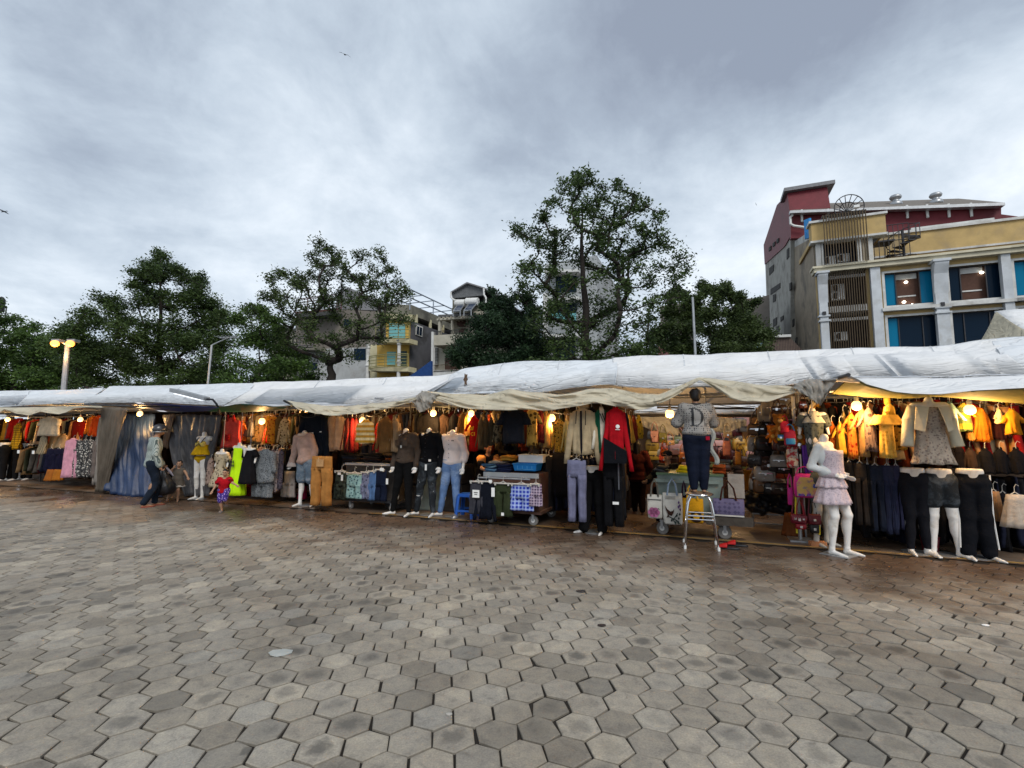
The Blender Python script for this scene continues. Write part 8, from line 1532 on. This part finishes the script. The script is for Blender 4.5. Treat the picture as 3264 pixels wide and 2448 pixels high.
for k in range(6): a = k*R_(60); b.lathe((-w*.1+.05*math.cos(a), -d*.62, h_*.27+.04*math.sin(a)), [(0, -.004), (.04, -.004), (.036, .002), (0, .002)], 10, 'Y')
b.build('pink_flower', fab('#a35f86'), t, local=True); b = MB(); b.box((0, -d*.5, h_*.80), (w*1.85, .006, .012)); b.tube([(w*.3, -d*.6, h_*.3), (w*.5, -d*.6, h_*.45), (w*.62, -d*.6, h_*.4)], .005, 4); b.build('line_print', fab('#4a4a4c'), t, local=True)
t, w, h_, d = tote('white tote bag with a printed bird and branches', Z5, 424, 1105, 592, 1372, 990, v3-.14, WT, fab('#8b9db4'), group=TG)
def flatp(b, pts, d, n=0): b.prism([(x*w, -d*.60, z*h_) for x, z in pts], (0, -.006, 0))
b = MB(); flatp(b, [(-.75, .62), (-.55, .50), (-.2, .42), (.05, .45), (.18, .52), (.12, .40), (-.1, .28), (-.45, .33), (-.65, .48)], d); flatp(b, [(-.45, .33), (-.6, .22), (-.3, .26)], d); b.build('bird_print', fab('#3a2620'), t, local=True)
b = MB(); [b.tube([(x0*w, -d*.62, z0*h_), (x1*w, -d*.62, z1*h_)], .006, 4) for x0, z0, x1, z1 in ((-.3, .25, .6, .12), (.1, .18, .5, .38), (.3, .15, .8, .02), (.0, .2, .3, .02))]; [flatp(b, [(x, z), (x+.12, z+.05), (x+.2, z), (x+.1, z-.05)], d) for x, z in ((.3, .30), (.5, .22), (.15, .08), (.45, .08), (.6, .35), (-.2, .15))]; b.build('leaf_print', fab('#2f3b38'), t, local=True)
b = MB(); [flatp(b, [(x, z), (x+.1, z+.06), (x+.18, z), (x+.1, z-.06)], d) for x, z in ((.55, .72), (.65, .62), (.5, .58), (.68, .5))]; b.build('purple_flower_print', fab('#5a3a6e'), t, local=True); b = MB(); [b.box((-.2*w, -d*.52, z*h_), (w*1.0, .004, .005)) for z in (.9, .86, .82)]; b.build('line_print', fab('#6b645c'), t, local=True)
t, w, h_, d = tote('mustard yellow tote bag with a dark round badge, behind the bar stool', Z5, 585, 1150, 768, 1360, 1020, v3-.10, fab('#c08a18'), fab('#c99a2a'), group=TG); b = MB(); b.lathe((.05, -d*.62, h_*.28), [(0, -.004), (.085, -.004), (.08, .002), (0, .002)], 18, 'Y'); b.build('dark_badge', fab('#2a1a10'), t, local=True); b = MB(); b.lathe((.05, -d*.62-.006, h_*.29), [(0, -.004), (.045, -.004), (.04, .002), (0, .002)], 14, 'Y'); b.build('yellow_disc', fab('#d8a01e'), t, local=True)
t, w, h_, d = tote('dark purple tote bag tucked beside the mustard one', Z5, 575, 1130, 640, 1330, 1010, v3-.04, fab('#2c1a2e'), fab('#2c1a2e'), group=TG)
t, w, h_, d = tote('wide purple grey tote bag with a fine geometric print and brown handles', Z5, 845, 1152, 1112, 1308, 1010, v3-.12, mat('purple_geometric_cloth', srgb('#5f5876'), .8, kind='mono', c2=srgb('#484260'), ps=16, var=.2), fab('#3a211c'), group=TG); b = MB(); b.box((0, -d*.52, .02), (w*1.9, .006, .02)); b.build('edge_piping', WT, t, local=True)
b = MB(); b.box(VP(*Z5(985, 1345), v3-.1), (.62, .12, .12), ROW); tag(b.build('grey_holdall', fab('#4a443e'), loc=VP(*Z5(985, 1345), v3)), 'grey holdall lying under the purple grey tote bag', 'bag')
for (x0, y0, x1, y1, cs, lb, n) in ((545, 880, 655, 945, ['#b3a012', '#c9b81c'], 'crumpled yellow bag on the green bin', 2), (360, 880, 470, 940, ['#3b3b40', '#4c4c52', '#2a2a2e'], 'grey checked clothes on the left of the green bin', 3), (835, 870, 955, 945, ['#a0491e', '#7d3516', '#8f4a22'], 'orange brown bags on the right of the green bin', 3), (1000, 880, 1100, 940, ['#3a2a22', '#2b211d'], 'dark brown bags on the wrapped box', 2)): pile(lb, Z5, x0, y0, x1, y1, v3+.3, cs, n)
# slippers
for i, (x, y) in enumerate(((985, 1580), (1055, 1556))):
    P = G(*Z5(x, y)); t = thing('slipper', ('nearer' if i == 0 else 'farther')+' red and black slipper beside the bar stool', 'slipper', P, R_(62), 'pair of slippers'); b = MB(); b.rings([[Vector((.046*s*math.cos(a)*(1+.12*math.sin(a)), .135*s*math.sin(a), z)) for a in [2*math.pi*j/24 for j in range(24)]] for s, z in ((.96, 0), (1, .012), (.97, .026))]); b.build('sole', BLACKP, t, smooth=True, local=True)
    b = MB(); b.grid(lambda i, j: (.052*math.cos(math.pi*i), .02+.11*j*(1-.2*abs(i-.5)), .022+.055*math.sin(math.pi*i)*(1-.75*j**2)), 12, 8); b.build('red_strap', mat('red_rubber', (.45, .01, .01), .5), t, smooth=True, local=True, thick=.005)
# handbags, purses and backpacks
def bag(label, Z, x0, y0, x1, y1, v, m, name='handbag', cat='handbag', group=None, strap=.18, flap=True, sm=None, rot=0, pocket=False, gr=0):
    ua_, z1 = V(*Z(x0, y0), v); ub_, _ = V(*Z(x1, y0), v); z0 = V(*Z((x0+x1)/2, y1), v)[1]; w = (ub_-ua_)/2; h_ = z1-z0; d = min(.16, w*.8+.03); t = thing(name, label, cat, U((ua_+ub_)/2, v, z0), ROW+rot, group); b = MB(); R = []
    top = .82 if name != 'backpack' else .55
    for q, s, dd in ((0, .88, .75), (.08, .98, 1), (.5, 1.0, 1.05), (.85, .93, .85), (1, top, .5)): R.append([Vector((w*s*math.copysign(abs(math.cos(a))**.5, math.cos(a)), d/2*dd*math.copysign(abs(math.sin(a))**.55, math.sin(a)), h_*q)) for a in [2*math.pi*j/24 for j in range(24)]])
    b.rings(R); b.build('body', m, t, smooth=True, local=True)
    if flap: b = MB(); b.prism([(-w*.92, -d*.56, h_*.95), (w*.92, -d*.56, h_*.95), (w*.85, -d*.60, h_*.45), (-w*.85, -d*.60, h_*.45)], (0, -.01, 0)); b.build('flap', sm or m, t, local=True); b = MB(); b.box((0, -d*.66, h_*.48), (.03, .014, .03)); b.build('clasp', CHROME, t, local=True)
    if pocket: b = MB(); R = [[Vector((w*.78*s*math.copysign(abs(math.cos(a))**.5, math.cos(a)), -d*.5+.03*s*math.sin(a)-.01, h_*q)) for a in [2*math.pi*j/16 for j in range(16)]] for q, s in ((.08, .9), (.14, 1), (.4, 1), (.46, .9))]; b.rings(R); b.build('front_pocket', sm or m, t, smooth=True, local=True)
    if strap: b = MB(); b.tube([(-w*.8, 0, h_*.92), (-w*.5, 0, h_+strap*.7), (0, 0, h_+strap), (w*.5, 0, h_+strap*.7), (w*.8, 0, h_*.92)], .009, 6); b.build('strap', sm or m, t, local=True)
    return t, w, h_, d
def lea(c): return mat('leather_'+c, c, .42, var=.25, vs=8, spec=.45, bump=.15, bs=40)
def bagwall(u0, u1, v, z0, z1, n, where, group, cols, smin=.10, smax=.19):
    rg = random.Random(n*7+int(v*10)); protos = []
    for i in range(n):
        cn, c = rg.choice(cols); u = rg.uniform(u0, u1); z = rg.uniform(z0, z1)
        if len(protos) < 14:
            w = rg.uniform(smin, smax); h_ = w*rg.uniform(1.1, 1.7); t = thing('handbag', '%s handbag hanging in the crowded display %s' % (cn, where), 'handbag', U(u, v, z), ROW+rg.uniform(-.4, .4), group); d = w*.7; b = MB()
            b.rings([[Vector((w*s*math.copysign(abs(math.cos(a))**.5, math.cos(a)), d/2*dd*math.copysign(abs(math.sin(a))**.55, math.sin(a)), h_*q)) for a in [2*math.pi*j/16 for j in range(16)]] for q, s, dd in ((0, .88, .75), (.08, .98, 1), (.6, 1, 1), (.9, .9, .8), (1, .75, .5))]); b.build('body', lea(c), t, smooth=True, local=True)
            b = MB(); b.tube([(-w*.7, 0, h_*.9), (-w*.4, 0, h_+w), (0, 0, h_+w*1.6), (w*.4, 0, h_+w), (w*.7, 0, h_*.9)], .008, 5); b.build('strap', lea(c), t, local=True); b = MB(); b.box((0, -d*.5, h_*.55), (w*1.3, .02, h_*.06)); b.box((0, -d*.55, h_*.5), (.03, .02, .04)); b.build('clasp', CHROME, t, local=True); protos.append(t)
        else:
            c_ = copytree(rg.choice(protos)); c_.location = U(u, v+rg.uniform(-.1, .1), z); c_.rotation_euler[2] = ROW+rg.uniform(-.5, .5); s = rg.uniform(.75, 1.2); c_.scale = (s, s, s)
BC = [('brown', '#4a2a1a'), ('dark brown', '#24150f'), ('black', '#121012'), ('tan', '#8c6238'), ('mustard', '#b0842c'), ('rust', '#8a3a1c'), ('dusty pink', '#b3837c'), ('cream', '#c0ab8c'), ('olive', '#6b6a3a'), ('maroon', '#43151a'), ('grey', '#5c5650')]
uA = V(*Z5(330, 700), 5.4)[0]; uB = V(*Z5(1250, 700), 5.4)[0]
bagwall(uA, uB, 5.4, .55, 1.75, 90, 'at the back of the corridor', 'handbags at the back of the corridor', BC); bagwall(uA+.3, uB+.5, 4.5, .35, 1.1, 40, 'low in the corridor behind the green bin', 'low handbags behind the green bin', BC, .12, .2)
ww = MB(); ww.grid(lambda i, j: U(uA-1+(uB-uA+3)*i, 5.9, 2.1*j), 4, 4); tag(ww.build('display_board', mat('brown_display_board', (.11, .065, .035), .8, var=.4, vs=4), thick=.02, loc=U((uA+uB)/2, 5.9, 0)), 'brown board behind the crowded handbags in the corridor', 'display board')
b = MB(); b.ubox(uA-.2, uB+.3, 4.2, 5.2, 0, .5); tag(b.build('display_table', WOODB, loc=U((uA+uB)/2, 4.7, 0)), 'low dark display table with handbags at the end of the corridor', 'table')
t, w, h_, d = bag('pink backpack with a front pocket, right of the woman on the stool', Z5, 928, 672, 1003, 800, 2.6, lea('#b5736a'), 'backpack', 'backpack', pocket=True, flap=False, strap=.1)
bag('pale cream handbag above the pink backpack', Z5, 935, 600, 1012, 645, 2.7, lea('#b9ab97')); bag('cream crossbody bag low under the left white sheet', Z5, 450, 668, 530, 708, 3.0, lea('#c9a886')); bag('pink and brown backpack under the left white sheet', Z5, 325, 585, 395, 690, 2.9, lea('#8a5f56'), 'backpack', 'backpack', pocket=True, sm=lea('#c99aa0')); bag('olive green bag hanging under the left white sheet', Z5, 395, 605, 465, 690, 2.9, lea('#6d7233')); bag('mustard folder bag right of the pink backpack', Z5, 1033, 762, 1088, 870, 2.4, lea('#a8752e'), flap=False); bag('neon yellow small pouch above the pink backpack', Z5, 850, 625, 872, 660, 2.6, NEON, 'pouch', 'pouch', flap=False, strap=.05)
bag('large orange brown handbag between the seller in the cap and the woman', Z5, 565, 770, 640, 850, 1.9, lea('#9a5a20')); bag('red orange bag left of the seller in the cap', Z5, 395, 795, 485, 860, 2.2, lea('#8c2f18')); bag('striped orange bag above the red orange bag', Z5, 410, 740, 475, 795, 2.3, fab('#a3501e', 'stripe', '#2b1510', 12))
# dark handbag column in front of the corridor corner
bagwall(V(*Z6(110, 700), .9)[0], V(*Z6(430, 700), .9)[0], .9, .55, 1.95, 46, 'beside the colourful backpacks', 'dark handbags beside the colourful backpacks', [('black', '#121012'), ('dark brown', '#24150f'), ('brown', '#3a2218'), ('charcoal', '#29282a'), ('tan', '#6b4c30'), ('silver grey', '#8c8680')], .09, .17)
bagwall(V(*Z6(330, 700), .45)[0], V(*Z6(600, 700), .45)[0], .5, 1.05, 2.0, 20, 'behind the plush toy bags', 'handbags behind the plush toy bags', [('dark brown', '#24150f'), ('brown', '#3a2218'), ('rust', '#7a3318'), ('maroon', '#43151a')], .08, .14)
t = thing('display_stand', 'grey upright display stand carrying backpacks and purses', 'display stand', G(*Z6(515, 1465)), ROW); vs_ = uv(G(*Z6(515, 1465)))[1]+.1; P = G(*Z6(515, 1460)); b = MB(); b.tube([P, P+Vector((0, 0, 2.1))], .025, 8); b.build('post', METAL, t); b = MB(); b.box(P+Vector((0, 0, .01)), (.3, .3, .02), ROW); b.build('foot', METAL, t); b = MB(); [b.tube([P+Vector((0, 0, z)), P+Vector((0, 0, z))-EV*.25], .008, 5) for z in (1.9, 1.6, 1.2, .7)]; b.build('arm', METAL, t)
def plush(label, Z, x, y, r, v, m1, m2, cat='plush toy'):
    p = VP(*Z(x, y), v); t = thing('plush_toy', label, cat, p, ROW, 'plush toys on the display stand'); sdfobj('body', m1, t, [('ell', (0, 0, 0), (r, r*.8, r)), ('ell', (0, 0, -r*1.5), (r*.8, r*.65, r*.9)), ('ell', (-r*.85, 0, r*.75), (r*.35, r*.25, r*.35)), ('ell', (r*.85, 0, r*.75), (r*.35, r*.25, r*.35)), ('cap', (-r*.6, 0, -r*1.2), (-r*1.3, -.02, -r*1.9), r*.28, r*.25), ('cap', (r*.6, 0, -r*1.2), (r*1.3, -.02, -r*1.9), r*.28, r*.25), ('cap', (-r*.4, 0, -r*2.1), (-r*.6, -r*.3, -r*2.8), r*.3, r*.3), ('cap', (r*.4, 0, -r*2.1), (r*.6, -r*.3, -r*2.8), r*.3, r*.3)], h=r*.14, k=r*.15)
    sdfobj('muzzle', m2, t, [('ell', (0, -r*.65, -r*.2), (r*.45, r*.35, r*.35)), ('ell', (0, -r*.55, -r*1.5), (r*.45, r*.25, r*.5))], h=r*.14, k=r*.05); b = MB(); [b.lathe((s*r*.35, -r*.78, r*.2), [(0, -.006), (r*.1, 0), (0, .004)], 8, 'Y') for s in (-1, 1)]; b.build('eyes', BLACKP, t, local=True)
va = vs_-.25
plush('tan brown plush toy topmost above the red bag', Z6, 345, 480, .085, va, fab('#8f5a22'), fab('#d0a060')); plush('small orange plush toy left of the red bag', Z6, 285, 560, .065, va+.1, fab('#b8641c'), fab('#d8a24e')); plush('ochre and white plush toy right of the red bag', Z6, 500, 555, .075, va, fab('#a86a22'), fab('#c9bfa8')); plush('pink plush toy at the top right of the display stand', Z6, 530, 498, .05, va+.1, fab('#c04a8c'), fab('#d88ab0'))
RP = mat('bright_red_cloth', (.50, .012, .04), .7, var=.15)
bag('bright red round child bag among the plush toys', Z6, 345, 490, 420, 590, va-.05, RP, 'backpack', 'backpack', flap=False, pocket=True, strap=.08); t, w, h_, d = bag('red and blue child backpack under the plush toys', Z6, 375, 560, 475, 690, va-.08, mat('crimson_cloth', (.34, .01, .05), .7), 'backpack', 'backpack', flap=False, pocket=True, sm=mat('sky_blue_cloth', (.04, .25, .55), .6), strap=.08); bag('small yellow and blue pouch beside the red and blue backpack', Z6, 322, 600, 378, 648, va, mat('lemon_cloth', (.55, .45, .03), .7), 'pouch', 'pouch', sm=mat('sky_blue_cloth', 0), strap=.05)
bag('red, white and grey child backpack in the middle of the display stand', Z6, 395, 700, 500, 870, va, mat('red_and_grey_cloth', srgb('#a5343a'), .7, kind='camo', c2=srgb('#b9b3a8'), ps=14), 'backpack', 'backpack', flap=False, pocket=True, strap=.1); bag('black and white striped bag beside the purple straps', Z6, 485, 760, 535, 910, va-.05, fab('#c9c6bf', 'vstripe', '#1a1a1c', 8), flap=False, strap=.1)
b = MB(); [b.tube([VP(*Z6(x0, 690), va-.06), VP(*Z6(x0+8, 800), va-.1), VP(*Z6(x1, 930), va-.07)], .018, 6) for x0, x1 in ((535, 565), (555, 590), (570, 605))]; tag(b.build('purple_straps', mat('purple_strap', (.10, .02, .28), .6), loc=VP(*Z6(550, 700), va)), 'bundle of purple backpack straps above the pink backpack', 'straps')
t, w, h_, d = bag('magenta pink child backpack with a colourful printed front and yellow straps', Z6, 452, 915, 645, 1110, va-.12, mat('magenta_cloth', (.50, .02, .22), .55, var=.1), 'backpack', 'backpack', flap=False, strap=.10)
b = MB(); b.prism([(-w*.8, -d*.56, h_*.08), (w*.8, -d*.56, h_*.08), (w*.8, -d*.56, h_*.62), (w*.5, -d*.54, h_*.86), (-w*.5, -d*.54, h_*.86), (-w*.8, -d*.56, h_*.62)], (0, -.008, 0)); b.build('printed_front', mat('colour_blotch_print', srgb('#c9a860'), .5, kind='floral', c2=srgb('#2a4aa0'), ps=11, dirt=srgb('#c0468c'), dirts=9), t, local=True); b = MB(); [b.tube([(s*w*.85, 0, h_*.1), (s*w*.95, -.01, -.25), (s*w*.93, -.01, -.5)], .014, 6) for s in (-1, 1)]; b.build('yellow_strap', mat('lemon_cloth', 0), t, local=True)
bag('narrow hot pink bag left of the magenta backpack', Z6, 405, 1030, 452, 1172, va, mat('magenta_cloth', 0), flap=False, strap=.2)
for lb, x0, y0, x1, y1, c in (('maroon red purse with small silver letters, front of the display stand', 430, 1245, 566, 1322, '#6b0f22'), ('second maroon red purse, right of the lettered one', 566, 1243, 678, 1330, '#5c0c1c'), ('black purse under the second maroon purse', 585, 1325, 665, 1400, '#141114'), ('bright red small purse under the lettered maroon purse', 470, 1320, 560, 1368, '#8f0a1c')):
    t, w, h_, d = bag(lb, Z6, x0, y0, x1, y1, va-.15, lea(c), 'purse', 'purse', 'purses on the display stand', strap=.34)
    if x0 == 430:
        b = MB()
        for q, x in enumerate((-.05, 0, .05)): [b.box((x+dx, -d*.66, h_*.55), (.005, .006, .022)) for dx in (-.008, .0, .008)][:0]; b.box((x-.010, -d*.72, h_*.62), (.005, .006, .026)); b.box((x+(.010 if q < 2 else 0), -d*.72, h_*.62 if q < 2 else h_*.62-.011), (.005 if q < 2 else .02, .006, .026 if q < 2 else .005))
        b.tube([(-.06, -d*.72, h_*.62+.012), (-.05, -d*.72, h_*.62), (-.04, -d*.72, h_*.62+.012)], .0028, 4); b.tube([(-.01, -d*.72, h_*.62+.012), (0, -d*.72, h_*.62), (.01, -d*.72, h_*.62+.012)], .0028, 4); b.build('silver_letters', CHROME, t, local=True)
t = thing('holdall_stack', 'heap of black holdalls on a low silver frame, behind the display stand', 'bags', G(*Z6(300, 1355)), ROW); sdfobj('heap', mat('black_nylon', (.014, .014, .018), .45, var=.4, bump=.6, bs=12), t, [('ell', (-.22, .2, .42), (.24, .2, .17)), ('ell', (.12, .15, .44), (.22, .18, .15)), ('ell', (-.05, .2, .55), (.25, .2, .12)), ('ell', (-.2, .1, .28), (.2, .16, .1)), ('ell', (.15, .12, .3), (.2, .16, .1))], h=.02, k=.04, fold=.02, fs=(19, 33)); b = MB()
for x in (-.3, .26):
    for y in (.02, .3): b.tube([(x, y, 0), (x, y, .2)], .014, 6)
b.tube([(-.3, .02, .2), (.26, .02, .2), (.26, .3, .2), (-.3, .3, .2), (-.3, .02, .2)], .014, 6); b.tube([(-.3, .02, .05), (.26, .02, .05)], .01, 6); b.build('frame', METAL, t, local=True)
for i, (x0, y0, x1, y1, c) in enumerate(((145, 962, 222, 1075, '#8c5f34'), (225, 985, 315, 1100, '#6b3f2a'), (50, 890, 140, 1050, '#9a6a2c'))): 
    p0 = VP(*Z6(x0, y1), 1.3+i*.2); u_, z_ = V(*Z6(x1, y0), 1.3+i*.2); w_ = u_-uv(p0)[0]; b = MB(); b.box(p0+EU*w_/2+Vector((0, 0, (z_-p0.z)/2)), (w_, .12, z_-p0.z), ROW); [b.tube([p0+EU*w_*q+Vector((0, 0, z_-p0.z)), p0+EU*w_*.5+Vector((0, 0, z_-p0.z+.15))], .005, 4) for q in (.25, .75)]; tag(b.build('paper_bag', fab(c), loc=p0), '%s carrier bag low behind the dark handbags' % ('tan', 'reddish brown', 'golden brown')[i], 'carrier bag', 'carrier bags')
hang('skirt', Z6, 370, 1240, 520, 1425, vs_+.25, fab('#6b3d20'), 'brown pleated skirt hanging low left of the purses', 'skirt', 'brown_skirt', hgr=False, flare=1.2)
# small things on the ground
P = G(*Z6(655, 1505)); b = MB(); b.box(P+Vector((0, 0, .03)), (.2, .1, .06), ROW+.2); tag(b.build('brick', mat('orange_brick', (.38, .17, .08), .9, var=.3), loc=P), 'broken orange brick behind the white lady mannequin', 'brick')
P = G(*Z7(480, 1440)); b = MB(); b.lathe(P, [(0, 0), (.08, 0), (.105, .2), (.10, .2), (.07, .02)], 18); tag(b.build('red_bucket', mat('dark_red_plastic', (.16, .01, .02), .4), smooth=True, loc=P), 'dark red bucket behind the bare legged shorts mannequin', 'bucket')
P = G(*Z7(1060, 1410)); b = MB(); b.box(P+Vector((0, 0, .03)), (.12, .08, .05), .5); tag(b.build('paper_scrap', TAGP, loc=P), 'small scrap of white paper on the wet floor at the far right', 'litter')
def leaflet(x, y, c, lb, s=.05):
    P = G(x*1.4756, y*1.4756); b = MB(); b.prism([P+Vector((math.cos(a)*s*(1+.3*math.sin(3*a)), math.sin(a)*s*.7, .004)) for a in [R_(45*k) for k in range(8)]], (0, 0, .004)); tag(b.build('paving_scrap', c, loc=P), lb, 'scrap')
leaflet(605, 1412, mat('trodden_clear_film', (.38, .40, .38), .3), 'flattened grey plastic scrap on the paving, lower left of centre', .085); leaflet(1255, 1278, DARKMETAL, 'small round metal cap in the paving, right of centre', .05); leaflet(970, 1545, mat('broken_stone', (.42, .40, .36), .9), 'small white chip beside the broken paver', .018); leaflet(2130, 1352, TAGP, 'thin white paper scrap on the paving at the right', .028); leaflet(1300, 1352, mat('dark_spot', (.03, .02, .02), .6), 'dark flat disc on the paving right of centre', .035)
